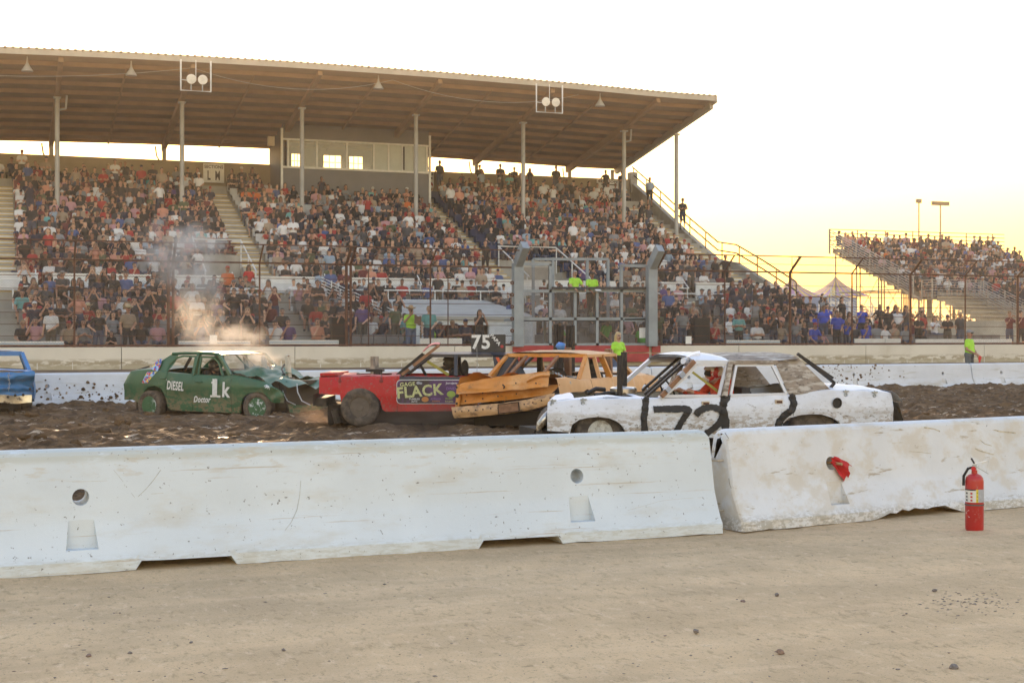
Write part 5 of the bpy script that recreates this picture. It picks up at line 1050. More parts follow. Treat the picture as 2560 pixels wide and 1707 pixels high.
band(eh * 0.50, eh * 0.725, fz - 1.35, fz + 0.18, er + 0.0015, LABW, 'label'); band(eh * 0.50, eh * 0.725, fz + 0.18, fz + 0.42, er + 0.0015, LABY, 'label_stripe', 4); band(eh * 0.50, eh * 0.725, fz + 0.42, fz + 1.5, er + 0.0015, LABG, 'label_text_block')
band(eh * 0.705, eh * 0.725, fz - 1.3, fz + 0.15, er + 0.003, INK, 'label_header'); band(eh * 0.44, eh * 0.465, 0, 2 * math.pi, er + 0.003, pm('strap_grey', (0.1, 0.1, 0.1), 0.6), 'strap', 28)
for j in range(3):
    for a_, c_ in ((-1.0, INK), (-0.42, REDF)): band(eh * (0.52 + 0.06 * j), eh * (0.55 + 0.06 * j), fz + a_, fz + a_ + 0.22, er + 0.003, c_, 'label_symbol', 3)
    band(eh * (0.53 + 0.065 * j), eh * (0.545 + 0.065 * j), fz + 0.25, fz + 0.34, er + 0.003, INK, 'label_symbol', 2)
mb = MB(); zc = eh * 0.30; mb.add([((er + 0.002) * math.cos(fz + a_), (er + 0.002) * math.sin(fz + a_), zc + z_) for a_, z_ in ((-1.1, 0.005), (-0.65, 0.03), (0.1, -0.002), (-0.6, -0.03))], [(0, 3, 2, 1)]); mb.build('diamond_sticker', LABW, ex)
top = eh * 1.05
MB().tube([(0, 0, top - 0.01), (0, 0, top + 0.045)], 0.018, 10).build('valve', STEEL, ex)
MB().lathe([(0.0, 0.0), (0.017, 0.0), (0.019, 0.006), (0.019, 0.012), (0, 0.012)], 14, 0, Matrix.Translation((-0.012, -0.016, top + 0.012)) @ Matrix.Rotation(math.pi / 2, 4, 'X')).build('gauge', REDF, ex)
mb = MB(); mb.beam((-0.015, 0, top + 0.045), (0.10, 0, top + 0.075), 0.022, 0.008); mb.build('carry_handle', pm('handle_white', (0.7, 0.7, 0.68), 0.4), ex)
mb = MB(); mb.beam((0.0, 0, top + 0.035), (0.11, 0, top - 0.03), 0.012, 0.006); mb.build('lever', STEEL, ex)
mb = MB(); mb.beam((0.0, 0, top + 0.05), (-0.025, 0, top + 0.095), 0.02, 0.012); mb.build('trigger', DARKF, ex)
MB().tube([(-0.015, 0, top + 0.02), (-0.05, 0, top + 0.012), (-er - 0.012, 0, top - 0.05), (-er - 0.014, 0, eh * 0.78)], 0.011, 8).build('hose', BLACK, ex, 60)
MB().grid(lambda u, v: (-er - 0.028 - 0.012 * u, -0.02 + 0.03 * v, top - 0.03 - 0.11 * u), 4, 2).build('tag', LABW, ex)
# ================================================================= DERBY CARS
def mudl(amt=0.9, z0=0.15, z1=0.85, dark=False): 
    c = (0.07, 0.052, 0.038) if dark else (0.22, 0.165, 0.10)
    return [dict(col=c, scale=(7, 7, 12), lo=0.44, hi=0.56, z=(z1, z0), amt=amt, rough=0.9), dict(col=(0.09, 0.065, 0.045), scale=(20, 20, 34), lo=0.60, hi=0.66, z=(z1 + 0.25, z0), amt=0.9, rough=0.9)]
PW = pm('white_car_paint', (0.70, 0.72, 0.77), 0.42, 0, 0.05, 1.5, layers=[dict(col=(0.30, 0.21, 0.115), scale=(9, 9, 22), lo=0.48, hi=0.57, z=(0.76, 0.36), amt=0.8, rough=0.9), dict(col=(0.13, 0.095, 0.06), scale=(14, 14, 40), lo=0.59, hi=0.64, z=(0.95, 0.45), amt=0.85, rough=0.9), dict(col=(0.45, 0.42, 0.37), scale=(2, 2, 5), lo=0.5, hi=0.75, amt=0.4)])
PWR = pm('white_roof_rust', (0.28, 0.225, 0.175), 0.7, 0, 0.2, 4, layers=[dict(col=(0.56, 0.52, 0.46), scale=(3, 14, 14), lo=0.48, hi=0.62, amt=0.8), dict(col=(0.09, 0.07, 0.06), scale=(9, 9, 18), lo=0.56, hi=0.66, amt=0.8)])
PG = pm('green_car_paint', (0.022, 0.105, 0.05), 0.38, 0, 0.12, 2, layers=mudl(0.85, 0.15, 0.8) + [dict(col=(0.20, 0.19, 0.11), scale=(3, 3, 6), lo=0.56, hi=0.72, amt=0.45, rough=0.8)])
PR = pm('red_car_paint', (0.47, 0.018, 0.02), 0.5, 0, 0.12, 2, spec=0.3, layers=[dict(col=(0.20, 0.13, 0.105), scale=(22, 22, 22), lo=0.56, hi=0.61, amt=0.6, rough=0.9), dict(col=(0.15, 0.10, 0.07), scale=(5, 5, 9), lo=0.42, hi=0.6, z=(0.5, 0.15), amt=0.85, rough=0.9)])
PN = pm('navy_car_paint', (0.016, 0.019, 0.035), 0.42, 0, 0.15, 3, layers=mudl(0.3, 0.2, 1.2))
PO = pm('orange_car_paint', (0.60, 0.235, 0.035), 0.5, 0, 0.12, 2.5, layers=[dict(col=(0.70, 0.40, 0.17), scale=(1.2, 1.2, 1.5), lo=0.48, hi=0.7, amt=0.7), dict(col=(0.23, 0.12, 0.055), scale=(6, 6, 10), lo=0.55, hi=0.68, amt=0.7, rough=0.85), dict(col=(0.14, 0.09, 0.055), scale=(5, 5, 9), lo=0.46, hi=0.58, z=(0.62, 0.3), amt=0.8, rough=0.9)])
POF = pm('faded_orange_paint', (0.64, 0.36, 0.17), 0.6, 0, 0.08, 2, layers=[dict(col=(0.58, 0.22, 0.04), scale=(3, 3, 3), lo=0.6, hi=0.75, amt=0.7)])
PB_ = pm('blue_car_paint', (0.045, 0.19, 0.44), 0.4, 0, 0.12, 2, layers=mudl(0.7, 0.2, 0.7) + [dict(col=(0.3, 0.28, 0.25), scale=(4, 4, 8), lo=0.6, hi=0.7, amt=0.6)])
TYRE = pm('muddy_tyre', (0.06, 0.05, 0.042), 0.9, 0, 0.2, 8, 0.3, 40, layers=[dict(col=(0.15, 0.118, 0.09), scale=6, lo=0.4, hi=0.6, amt=0.8)])
DUST_RIM = pm('muddy_rim', (0.13, 0.105, 0.082), 0.8, 0, 0.15, 9); UNDER = pm('underbody', (0.022, 0.018, 0.015), 0.9, 0, 0.2, 4); INNER = pm('inner_trim', (0.14, 0.145, 0.15), 0.8, 0, 0.2, 6, layers=[dict(col=(0.04, 0.035, 0.03), scale=5, lo=0.5, hi=0.6, amt=0.8)])
CHROME = pm('chrome_worn', (0.5, 0.49, 0.46), 0.28, 0.9, 0.15, 5, layers=[dict(col=(0.25, 0.18, 0.11), scale=7, lo=0.52, hi=0.65, rough=0.9)]); RIMW = pm('rim_white', (0.55, 0.55, 0.52), 0.5, 0.2, 0.2, 12, layers=[dict(col=(0.2, 0.15, 0.1), scale=12, lo=0.5, hi=0.65, amt=0.7)])
GRIM = pm('green_rim', (0.03, 0.12, 0.055), 0.45, 0, 0.1, 5, layers=[dict(col=(0.55, 0.62, 0.66), scale=(9, 30, 9), lo=0.54, hi=0.60, x=(-0.05, 0.12), amt=0.9, rough=0.3)])
RUSTB = pm('rusty_bar', (0.27, 0.14, 0.075), 0.8, 0, 0.2, 12); TAPE = pm('grey_tape', (0.33, 0.36, 0.42), 0.5); STACK = pm('sooty_pipe', (0.035, 0.03, 0.028), 0.7, 0.3, 0.3, 9); YEL = pm('yellow_strap', (0.30, 0.27, 0.05), 0.7)
INKC = pm('black_spray', (0.022, 0.021, 0.021), 0.7, 0, 0.2, 9); SCRAWL = pm('white_scrawl', (0.7, 0.72, 0.72), 0.6, 0, 0.1, 30); BARK = pm('dark_bar', (0.03, 0.027, 0.026), 0.6, 0.3)
class Car:
    def __init__(s, name, label, O, a, W, z0):
        s.a = Vector((a.x, a.y, 0)).normalized(); s.n = Vector((-s.a.y, s.a.x, 0)); s.O = Vector((O.x, O.y, z0)); s.W = W
        s.root = empty(name, s.O, math.atan2(s.a.y, s.a.x)); tag(s.root, label, 'car', 'derby cars'); s.dent = (0.0, 1.0, 0)
    def S(s, px, py, y=0.0):
        o = Vector((0, 0, CAMH)); d = ray(px, py); k = (s.O + s.n * y - o).dot(s.n) / d.dot(s.n); p = o + d * k - s.O; return (p.dot(s.a), p.z)
    def P3(s, px, py, y=0.0): x, z = s.S(px, py, y); return Vector((x, y, z))
    def atx(s, px, py, x=0.0):       # on the plane across the car at local x
        o = Vector((0, 0, CAMH)); d = ray(px, py); k = (s.O + s.a * x - o).dot(s.a) / d.dot(s.a); p = o + d * k - s.O; return Vector((x, p.dot(s.n), p.z))
    def profile(s, top, bot, zr=0.5, tt=0.06, tb=0.06, ends=0.10):
        s.top = sorted(top); s.bot = sorted(bot); s.zr, s.tt, s.tb, s.ends = zr, tt, tb, ends
        s.x0 = max(s.top[0][0], s.bot[0][0]); s.x1 = min(s.top[-1][0], s.bot[-1][0])
    def zt(s, x): return float(np.interp(x, [p[0] for p in s.top], [p[1] for p in s.top]))
    def zb(s, x): return float(np.interp(x, [p[0] for p in s.bot], [p[1] for p in s.bot]))
    def yy(s, x, z, far=False):
        h = max(s.zt(x) - s.zr, 0.05); o = s.tt * max(0, (z - s.zr) / h) ** 2 + s.tb * max(0, (s.zr - z) / max(s.zr, 0.1)) ** 2
        e = min(x - s.x0, s.x1 - x); o += s.ends * max(0, 1 - e / 0.28) ** 2
        o += 0.006 * math.exp(-((z - s.zr * 0.62) / 0.02) ** 2) - 0.012 * math.exp(-((z - s.zr) / 0.03) ** 2)          # body creases
        am, sc_, sd_ = s.dent
        if am: o += am * (noise.noise(Vector((x * sc_, z * sc_ * 1.4, sd_ + (50 if far else 0)))) + 0.5 * noise.noise(Vector((x * sc_ * 2.7, z * sc_ * 2.7, sd_ + 9))))
        return s.W - o if far else o
    def panel(s, name, xa, xb, mat, far=False, rows=9, step=0.055, gap=0.004):
        xs = sorted(set([xa + gap, xb - gap] + [p[0] for p in s.top + s.bot if xa + gap < p[0] < xb - gap] + [xa + (xb - xa) * k / max(2, int((xb - xa) / step)) for k in range(1, max(2, int((xb - xa) / step)))]))
        mb = MB(); vs = []
        for x in xs:
            b, t = s.zb(x), s.zt(x)
            vs.append((x, s.yy(x, b, far) + (-1 if far else 1) * 0.05, b + 0.005))       # turned-in lower lip
            for j in range(rows + 1): z = b + (t - b) * j / rows; vs.append((x, s.yy(x, z, far), z))
            vs.append((x, s.yy(x, t, far) + (-1 if far else 1) * 0.035, t + 0.012))
        m = rows + 3; fs = [(i * m + j, (i + 1) * m + j, (i + 1) * m + j + 1, i * m + j + 1) for i in range(len(xs) - 1) for j in range(m - 1)]
        return mb.add(vs, fs).build(name, mat, s.root, 35)
    def deck(s, name, xa, xb, mat, crown=0.03, drop=None, nu=22, nv=16, dz=0.012, inset=0.035, rough=0.0, fold=None):
        mb = MB()
        def fn(u, v):
            x = xa + (xb - xa) * u; t = s.zt(x); ya = s.yy(x, t) + inset; yb = s.yy(x, t, True) - inset
            z = t + dz + crown * (1 - (2 * v - 1) ** 2) + rough * noise.noise(Vector((x * 3, v * 5, s.dent[2] + 3)))
            if fold: z += fold(u, v)
            return (x, ya + (yb - ya) * v, z)
        mb.grid(fn, nu, nv)
        if drop:
            keep = [k for k, f in enumerate(mb.f) if not drop(*[sum(mb.v[i][c] for i in f) / 4 for c in (0, 1)])]; mb.f = [mb.f[k] for k in keep]; mb.m = [mb.m[k] for k in keep]
        return mb.build(name, mat, s.root, 30)
    def cap(s, name, x, mat, z0=None, z1=None, dx=0.0, rough=0.02):
        b = s.zb(x) if z0 is None else z0; t = s.zt(x) if z1 is None else z1
        return MB().grid(lambda u, v: (x + dx * (1 - (2 * u - 1) ** 2) + rough * noise.noise(Vector((u * 4, v * 3, s.dent[2]))), s.yy(x, t) + (s.W - 2 * s.yy(x, t)) * u, b + (t - b) * v), 14, 8).build(name, mat, s.root, 35)
    def bar(s, name, p, q, w, h, mat, mirror=False, up=(0, 1, 0)):
        if mirror:
            f = lambda v: Vector((v[0], s.W - v[1], v[2])); MB().beam(f(p), f(q), w, h, up).build(name, mat, s.root)
        return MB().beam(p, q, w, h, up).build(name, mat, s.root)
    def poly(s, name, pts, th, mat, parent=None):      # pts in local 3D, thin plate pushed inwards
        return MB().prism(pts, (0, th, 0)).build(name, mat, parent or s.root)
    def roof(s, name, xa, xb, z, inset, mat, crown=0.07, zfun=None, part=None):
        mb = MB(); nu, nv = 14, 12
        def fn(u, v):
            x = xa + (xb - xa) * u; e = 1 - (2 * v - 1) ** 4; zz = (zfun(x) if zfun else z) + crown * e * (1 - 0.35 * (2 * u - 1) ** 2) + 0.006 * noise.noise(Vector((x * 4, v * 6, s.dent[2])))
            return (x, inset + (s.W - 2 * inset) * v, zz)
        mb.grid(fn, nu, nv); n0 = len(mb.v); mb.grid(lambda u, v: tuple(Vector(fn(u, v)) - Vector((0, 0, 0.025))), nu, nv); return mb.build(name, mat, s.root, 40)
    def underbody(s, za=0.2, zb_=0.42, m=0.12):
        mb = MB(); mb.box(s.x0 + m, s.x1 - m, 0.30, s.W - 0.30, za, zb_); mb.tube([(s.x0 + 0.1, 0.5, za), (s.x1 - 0.1, 0.5, za)], 0.06); mb.tube([(s.x0 + 0.1, s.W - 0.5, za), (s.x1 - 0.1, s.W - 0.5, za)], 0.06); return mb.build('underbody', UNDER, s.root)
    def wheel(s, x, z, y=0.16, R=0.33, w=0.21, rim=0.19, rmat=None, steer=0.0, far=False, holes=8, hs=0.022, hub=0.05, mat=None, R0=0.72):
        rt = Matrix.Translation((x, s.W - y if far else y, z)) @ Matrix.Rotation(steer, 4, 'Z') @ Matrix.Rotation(-math.pi / 2 if far else math.pi / 2, 4, 'X')
        mb = MB(); mb.lathe([(rim * 0.95, -w * 0.45), (R * 0.9, -w / 2), (R * 0.985, -w * 0.4), (R, -w * 0.25), (R, w * 0.25), (R * 0.985, w * 0.4), (R * 0.90, w / 2), (rim * 1.12, w * 0.49), (rim, w * 0.40), (rim * 0.95, w * 0.2)], 36); mb.v = [tuple(rt @ Vector(v)) for v in mb.v]
        t = mb.build('wheel', mat or TYRE, s.root, 50)
        mb = MB(); mb.lathe([(rim * 1.02, w * 0.42), (rim * 0.97, w * 0.44), (rim * 0.90, w * 0.30), (rim * 0.62, w * 0.24), (rim * 0.45, w * 0.33), (hub * 1.3, w * 0.36), (hub, w * 0.46), (0.0, w * 0.46)], 32); mb.v = [tuple(rt @ Vector(v)) for v in mb.v]; r = mb.build('rim', rmat or DUST_RIM, t, 40)
        mb = MB()
        for k in range(holes):
            q = 2 * math.pi * k / holes; mb.lathe([(hs, 0.0), (hs * 0.9, 0.004), (0, 0.004)], 8, 0, Matrix.Translation((math.cos(q) * rim * R0, math.sin(q) * rim * R0, w * 0.275)))
        mb.v = [tuple(rt @ Vector(v)) for v in mb.v]; mb.build('rim_slot', BLACK, r)
        return t
    def letters(s, txt, mat, px, py, wpx, hpx, y=-0.012, shear=0, tilt=0.0, name='lettering', parent=None):
        p = s.P3(px, py, 0); x2, _ = s.S(px + wpx, py); x1, _ = s.S(px, py); _, z2 = s.S(px, py - hpx); w_ = abs(x2 - x1); h_ = abs(z2 - p.z); yv = s.yy(p.x, p.z) + y
        ax = Vector((math.cos(tilt), 0, math.sin(tilt))); return lettering(txt, mat, parent or s.root, (p.x, yv, p.z), ax, (-math.sin(tilt), 0, math.cos(tilt)), w_, h_, name, shear)
    def stroke(s, name, pts, wd, mat, y=-0.012):       # painted ribbon on the near side, pts in pixels
        q = [Vector((*s.S(*p), 0)) for p in pts]; rib = []
        d2 = []
        for i in range(len(q) - 1):
            for k in range(9): d2.append(q[i] + (q[i + 1] - q[i]) * k / 9)
        q = d2 + [q[-1]]; mb = MB(); vs = []
        for i, p in enumerate(q):
            d = (q[min(i + 1, len(q) - 1)] - q[max(i - 1, 0)]).normalized(); nn = Vector((-d.y, d.x, 0)); ww = wd / 2 * (1 + 0.22 * noise.noise(p * 9) + 0.22 * noise.noise(p * 34))
            for sg in (1, -1): c = p + nn * ww * sg; vs.append((c.x, s.yy(c.x, c.y) + y, c.y))
        return mb.add(vs, [(2 * i, 2 * i + 1, 2 * i + 3, 2 * i + 2) for i in range(len(q) - 1)]).build(name, mat, s.root)
    def driver(s, x, y, z, fwd, label, suit, helmet, arms=('wheel', 'wheel'), vis=None, lean=0.12, hunch=0.10):
        P, hd = person_prims(seated=True, arms=arms, fingers=True, long_sleeve=True, face=True, lean=lean, fat=0.2, hunch=hunch); V, Q, L = sdf_mesh(P, 0.016); me = bpy.data.meshes.new('person_body'); me.from_pydata(V.tolist(), [], Q.tolist())
        for m in PMATS: me.materials.append(m)
        me.polygons.foreach_set('material_index', L.astype(np.int32)); me.polygons.foreach_set('use_smooth', [True] * len(Q)); me.update()
        wp = s.O + s.a * (x - fwd * (-hd[1])) + s.n * y + Vector((0, 0, z + 1.215 - hd[2])); o = link('person', me, None, wp); o.rotation_euler.z = s.root.rotation_euler.z + (-math.pi / 2 if fwd < 0 else math.pi / 2); o.color = (*suit, 1)
        hm = bare_mesh('helmet', [EL((0, 0.01, 0.015), (0.118, 0.138, 0.13), 'hair'), EL((0, -0.07, -0.07), (0.085, 0.078, 0.06), 'hair', 0.03)], 0.014, helmet, lambda C: ~((C[:, 1] < -0.075) & (np.abs(C[:, 2] + 0.005) < 0.045)))
        h = link('helmet', hm, o, tuple(hd)); vm = bare_mesh('visor', [EL((0, 0.0, -0.005), (0.106, 0.12, 0.055), 'hair')], 0.014, vis or BLACK); link('visor', vm, h)
        tag(o, label, 'person'); return o
def crumple(o, fn):
    me = o.data
    for v in me.vertices: v.co = fn(v.co.copy())
    me.update()
def crinkle(p, amp, sc_=4.0, sd_=0):       # folded sheet metal: ridged noise has sharp creases
    r = lambda k: 1 - 2 * abs(noise.noise(p * k + Vector((sd_ * 3.1, sd_, sd_ * 1.7))))
    return amp * (r(sc_) + 0.5 * r(sc_ * 2.1)) - amp * 0.7
def crush(o, amp, sc_=4.0, sd_=0, axis=(1, 0, 0)):
    ax = Vector(axis); crumple(o, lambda v: v + ax * crinkle(v, amp, sc_, sd_)); return o
def bent(p, amp, sc_=3.0, sd_=0): return p + Vector((noise.noise(p * sc_ + Vector((sd_, 0, 0))), noise.noise(p * sc_ + Vector((0, sd_ + 5, 0))), noise.noise(p * sc_ + Vector((0, 0, sd_ + 9))))) * amp

# ----------------------------------------------------------------- white car 72
A, B = depth(1365, FPX / 204), depth(2240, FPX / 188)
c = Car('white_car', 'battered white sedan with a black sprayed 72, nearest of the cars', A, B - A, 1.78, -0.02); c.dent = (0.010, 2.2, 3)
S = c.S
c.profile([S(*p) for p in ((1366, 1010), (1372, 1006), (1420, 1001), (1462, 998), (1607, 997), (1648, 997), (1800, 992), (1970, 988), (2077, 975), (2150, 977), (2218, 980), (2240, 984))],
          [S(*p) for p in ((1364, 1077), (1421, 1080), (1423, 1089), (1430, 1062), (1439, 1055), (1448, 1049), (1470, 1044), (1496, 1042), (1522, 1045), (1540, 1052), (1550, 1059), (1557, 1066), (1571, 1090), (1576, 1102), (1944, 1088), (1953, 1067), (1960, 1056), (1972, 1045), (2002, 1037), (2030, 1035), (2054, 1036), (2082, 1044), (2096, 1053), (2104, 1062), (2160, 1059), (2242, 1053))], zr=0.62, tt=0.05, tb=0.06, ends=0.06)
xs = [S(p, 1000)[0] for p in (1609, 1806, 1983)]
for far in (False, True):
    for nm, a, b in (('front_fender', c.x0, xs[0]), ('front_door', xs[0], xs[1]), ('rear_door', xs[1], xs[2]), ('quarter_panel', xs[2], c.x1)): c.panel(nm, a, b, PW, far)
xh = S(1600, 997)[0]; hx0, hx1 = S(1440, 998)[0], S(1604, 998)[0]
c.deck('hood', c.x0, xh + 0.12, PW, 0.03, lambda x, y: hx0 < x < hx1 and 0.30 < y < c.W - 0.28, nu=40, nv=26, rough=0.02)
mb = MB(); mb.box(hx0 - 0.1, hx1 + 0.1, 0.2, c.W - 0.2, 0.35, 0.5); mb.build('engine_bay', UNDER, c.root)
mb = MB(); mb.box(hx0 + 0.12, hx1 - 0.1, 0.62, c.W - 0.62, 0.5, 0.68); mb.tube([(hx0 + 0.1, 0.55, 0.68), (hx1 - 0.2, 0.60, 0.67)], 0.05); mb.tube([(hx0 + 0.1, c.W - 0.55, 0.68), (hx1 - 0.2, c.W - 0.6, 0.67)], 0.05); mb.build('engine', pm('engine_grey', (0.12, 0.12, 0.125), 0.5, 0.4, 0.3, 9), c.root)
p = c.P3(1554, 985, 0.75); MB().lathe([(0.18, 0), (0.2, 0.01), (0.2, 0.075), (0.17, 0.095), (0.03, 0.10), (0.0, 0.11)], 26, 0, Matrix.Translation((p.x, 0.75, p.z))).build('air_cleaner', CHROME, c.root, 40)
for px, y0, y1, yy_ in ((1545, 888, 985, 0.55), (1560, 880, 972, 0.95)):
    q = c.P3(px, y1, yy_); t = c.P3(px, y0, yy_); mb = MB(); mb.tube([(q.x, yy_, q.z - 0.05), (t.x, yy_, t.z)], 0.042, 12, cap=False); mb.tube([(t.x, yy_, t.z - 0.003), (t.x, yy_, t.z - 0.06)], 0.032, 12); mb.build('exhaust_stack', STACK, c.root, 50)
mb = MB(); mb.tube([c.P3(1440, 984, 0.7), c.P3(1470, 972, 0.8), c.P3(1500, 974, 0.9)], 0.03, 8); mb.tube([c.P3(1470, 990, 0.5), c.P3(1510, 982, 0.6), c.P3(1540, 984, 0.7)], 0.025, 8); mb.build('hose', BARK, c.root, 60)
c.deck('trunk_lid', S(2070, 975)[0], c.x1, PW, 0.06, rough=0.015, fold=lambda u, v: -0.05 * max(0, u - 0.86) / 0.14)
c.cap('front_panel', c.x0 + 0.01, UNDER); c.cap('rear_panel', c.x1 - 0.01, PW); c.underbody(0.16, 0.40)
MB().grid(lambda u, v: (c.x1 - 0.02 + 0.16 * u, 0.06 + (c.W - 0.12) * v, c.zt(c.x1) + 0.03 - 0.14 * u ** 1.5 + 0.02 * math.sin(v * 5)), 4, 12).build('trunk_lip', PW, c.root, 50)
# bumpers
mb = MB(); mb.grid(lambda u, v: (c.x1 + 0.05 + 0.10 * v + 0.05 * math.sin(u * 3.1), 0.02 + (c.W - 0.04) * u, 0.70 - 0.30 * v + 0.02 * math.sin(u * 9)), 14, 5); mb.build('rear_bumper', CHROME, c.root, 40)
mb = MB(); mb.grid(lambda u, v: (c.x0 - 0.03 - (0.05 + 0.10 * math.sin(v * 1.6)) * (1 - 0.2 * u), 0.10 + (c.W - 0.2) * u, 0.56 - 0.16 * v - 0.12 * max(0, 0.3 - u) + 0.02 * math.sin(u * 7)), 14, 5); mb.build('front_bumper', pm('bumper_dull', (0.16, 0.14, 0.12), 0.4, 0.6, 0.3, 5), c.root, 40)
mb = MB(); mb.tube([c.P3(1336, 1078, 0.1), c.P3(1342, 1060, 0.1), c.P3(1356, 1040, 0.12), c.P3(1366, 1024, 0.15)], [0.02, 0.05, 0.05, 0.03], 8); mb.build('bent_bumper_end', CHROME, c.root, 60)
# greenhouse
ins = 0.15
Ab, At = c.P3(1650, 996, 0.06), c.P3(1738, 905, ins); Bt = c.P3(1822, 906, ins); Bb = c.P3(1808, 991, 0.05); Ct = c.P3(1937, 906, ins); Cb = c.P3(1973, 988, 0.05); Dt = c.P3(1991, 890, ins + 0.02); Db = c.P3(2078, 975, 0.06)
c.bar('a_pillar', Ab, At, 0.05, 0.07, PW, True); c.bar('b_pillar', Bb, Bt, 0.06, 0.12, PWR, True)
c.bar('roof_rail', At, Bt, 0.06, 0.05, PW, True, (0, 0, 1)); c.bar('roof_rail', Bt, Ct + Vector((0.03, 0, 0)), 0.06, 0.05, PWR, True, (0, 0, 1))
for m_ in (0, 1):
    f = (lambda v: v) if m_ == 0 else (lambda v: Vector((v.x, c.W - v.y, v.z))); mb = MB()
    mb.grid(lambda u, v: tuple(f((Cb + (Ct - Cb) * v) + ((Db + (Dt - Db) * v) - (Cb + (Ct - Cb) * v)) * u + Vector((0, -0.012 * math.sin(u * 6), 0.0)))), 10, 10); mb.build('c_pillar', PWR, c.root, 40)
c.roof('roof', At.x - 0.03, Bt.x, 0, ins - 0.02, PW, 0.105, lambda x: float(np.interp(x, [At.x, Bt.x], [At.z, Bt.z])) + 0.02); c.roof('roof', Bt.x + 0.003, Dt.x + 0.01, 0, ins - 0.02, PWR, 0.105, lambda x: float(np.interp(x, [Bt.x, Ct.x, Dt.x], [Bt.z, Ct.z, Dt.z - 0.05])) + 0.02)
for nm, L_ in (('window_frame', [(1662, 990), (1742, 914), (1815, 912), (1797, 989)]), ('window_frame', [(1826, 988), (1840, 913), (1930, 912), (1966, 985)])):
    mb = MB(); pts = [c.P3(x, y, 0.05 + 0.10 * (995 - y) / 90) for x, y in L_]
    for i in range(len(pts)): mb.beam(pts[i], pts[(i + 1) % len(pts)], 0.035, 0.028, (0, 1, 0))
    mb.build(nm, PW, c.root)
c.bar('cage_bar', c.P3(1653, 991, 0.02), c.P3(1735, 903, 0.10), 0.055, 0.055, RUSTB); c.bar('tape_wrap', c.P3(1664, 978, 0.01), c.P3(1672, 969, 0.02), 0.062, 0.075, TAPE); c.bar('tape_wrap', c.P3(1698, 942, 0.05), c.P3(1708, 932, 0.06), 0.066, 0.075, TAPE)
c.bar('windshield_bar', c.P3(1612, 985, 0.55), c.P3(1708, 900, 0.55), 0.035, 0.05, BARK); c.bar('windshield_bar', c.P3(1618, 990, 0.35), c.P3(1712, 906, 0.35), 0.03, 0.04, BARK); c.bar('windshield_bar', c.P3(1606, 975, 1.2), c.P3(1700, 892, 1.2), 0.03, 0.04, BARK)
c.bar('rear_window_bar', c.P3(1994, 884, 0.35), c.P3(2086, 957, 0.35), 0.03, 0.045, BARK); c.bar('rear_window_bar', c.P3(1996, 886, 0.75), c.P3(2082, 945, 0.75), 0.03, 0.04, BARK); c.bar('rear_window_bar', c.P3(2086, 957, 0.3), c.P3(2074, 972, 0.3), 0.03, 0.04, BARK)
# roof scoop at the top of the windscreen
sc_ = lambda u, v: c.P3(1710 + 40 * u, 899 - 16 * u - 4 * math.sin(u * 3.1), 0.3 + 0.5 * v) + Vector((0, 0, 0.03 * math.sin(v * math.pi)))
mb = MB(); mb.grid(lambda u, v: tuple(sc_(u, v)), 8, 10); mb.grid(lambda u, v: tuple(sc_(u, 1 - v) - Vector((0, 0, 0.05))), 8, 10); mb.grid(lambda u, v: tuple(sc_(u, 0) - Vector((0, 0, 0.05 * v))), 8, 1); mb.grid(lambda u, v: tuple(sc_(1, u) - Vector((0, 0, 0.05 * v))), 8, 1); mb.build('roof_scoop', PW, c.root, 40)
mb = MB(); mb.tube([c.P3(1708, 902, 0.3), c.P3(1722, 906, 0.35), c.P3(1735, 903, 0.3)], 0.045, 8); mb.build('scoop_bracket', PW, c.root, 60)
# far door inner, seats, dash, strap
xd = S(1826, 950)[0]
mb = MB(); mb.box(xd, S(1975, 950)[0] + 0.25, c.W - 0.20, c.W - 0.16, 0.35, c.zt(xd) - 0.01); far_in = mb.build('door_card', INNER, c.root)
for x_, z_, w_, h_ in ((0.12, 0.66, 0.13, 0.2), (0.36, 0.68, 0.10, 0.16), (0.56, 0.69, 0.10, 0.15), (0.75, 0.66, 0.09, 0.16)): mb = MB(); mb.box(xd + x_, xd + x_ + w_, c.W - 0.208, c.W - 0.201, z_ - h_ / 2, z_ + h_ / 2); mb.build('door_card_hole', BLACK, far_in)
xs_ = S(1822, 950, 0.5)[0]
mb = MB(); mb.box(xs_ - 0.35, xs_ + 0.15, 0.28, 0.78, 0.25, 0.42); mb.box(xs_ + 0.08, xs_ + 0.2, 0.28, 0.78, 0.4, 0.92); mb.build('seat', pm('seat_dark', (0.035, 0.035, 0.04), 0.8), c.root)
mb = MB(); mb.box(S(1620, 990)[0], S(1655, 990)[0], 0.2, c.W - 0.2, 0.55, c.zt(xh) + 0.0); mb.build('dashboard', UNDER, c.root)
p = c.P3(1672, 978, 0.5); MB().lathe([(0.175, -0.013), (0.19, 0), (0.175, 0.013), (0.162, 0)], 22, 0, Matrix.Translation((p.x, 0.55, p.z + 0.02)) @ Matrix.Rotation(math.radians(62), 4, 'Y'), True).build('steering_wheel', BLACK, c.root)
c.bar('strap', c.P3(1722, 923, 0.12), c.P3(1797, 980, 0.16), 0.03, 0.008, YEL)
HELM = pm('helmet_white_red', (0.62, 0.58, 0.54), 0.35, 0, 0.05, 3, layers=[dict(col=(0.42, 0.02, 0.02), scale=(9, 9, 7), lo=0.54, hi=0.57, amt=1.0)])
dx, dzz = S(1779, 936, 0.5)
c.driver(dx - 0.0, 0.46, dzz - 1.195, -1, 'driver in orange red suit and red and white helmet inside the white car', (0.62, 0.055, 0.012), HELM, lean=0.10, hunch=0.13)
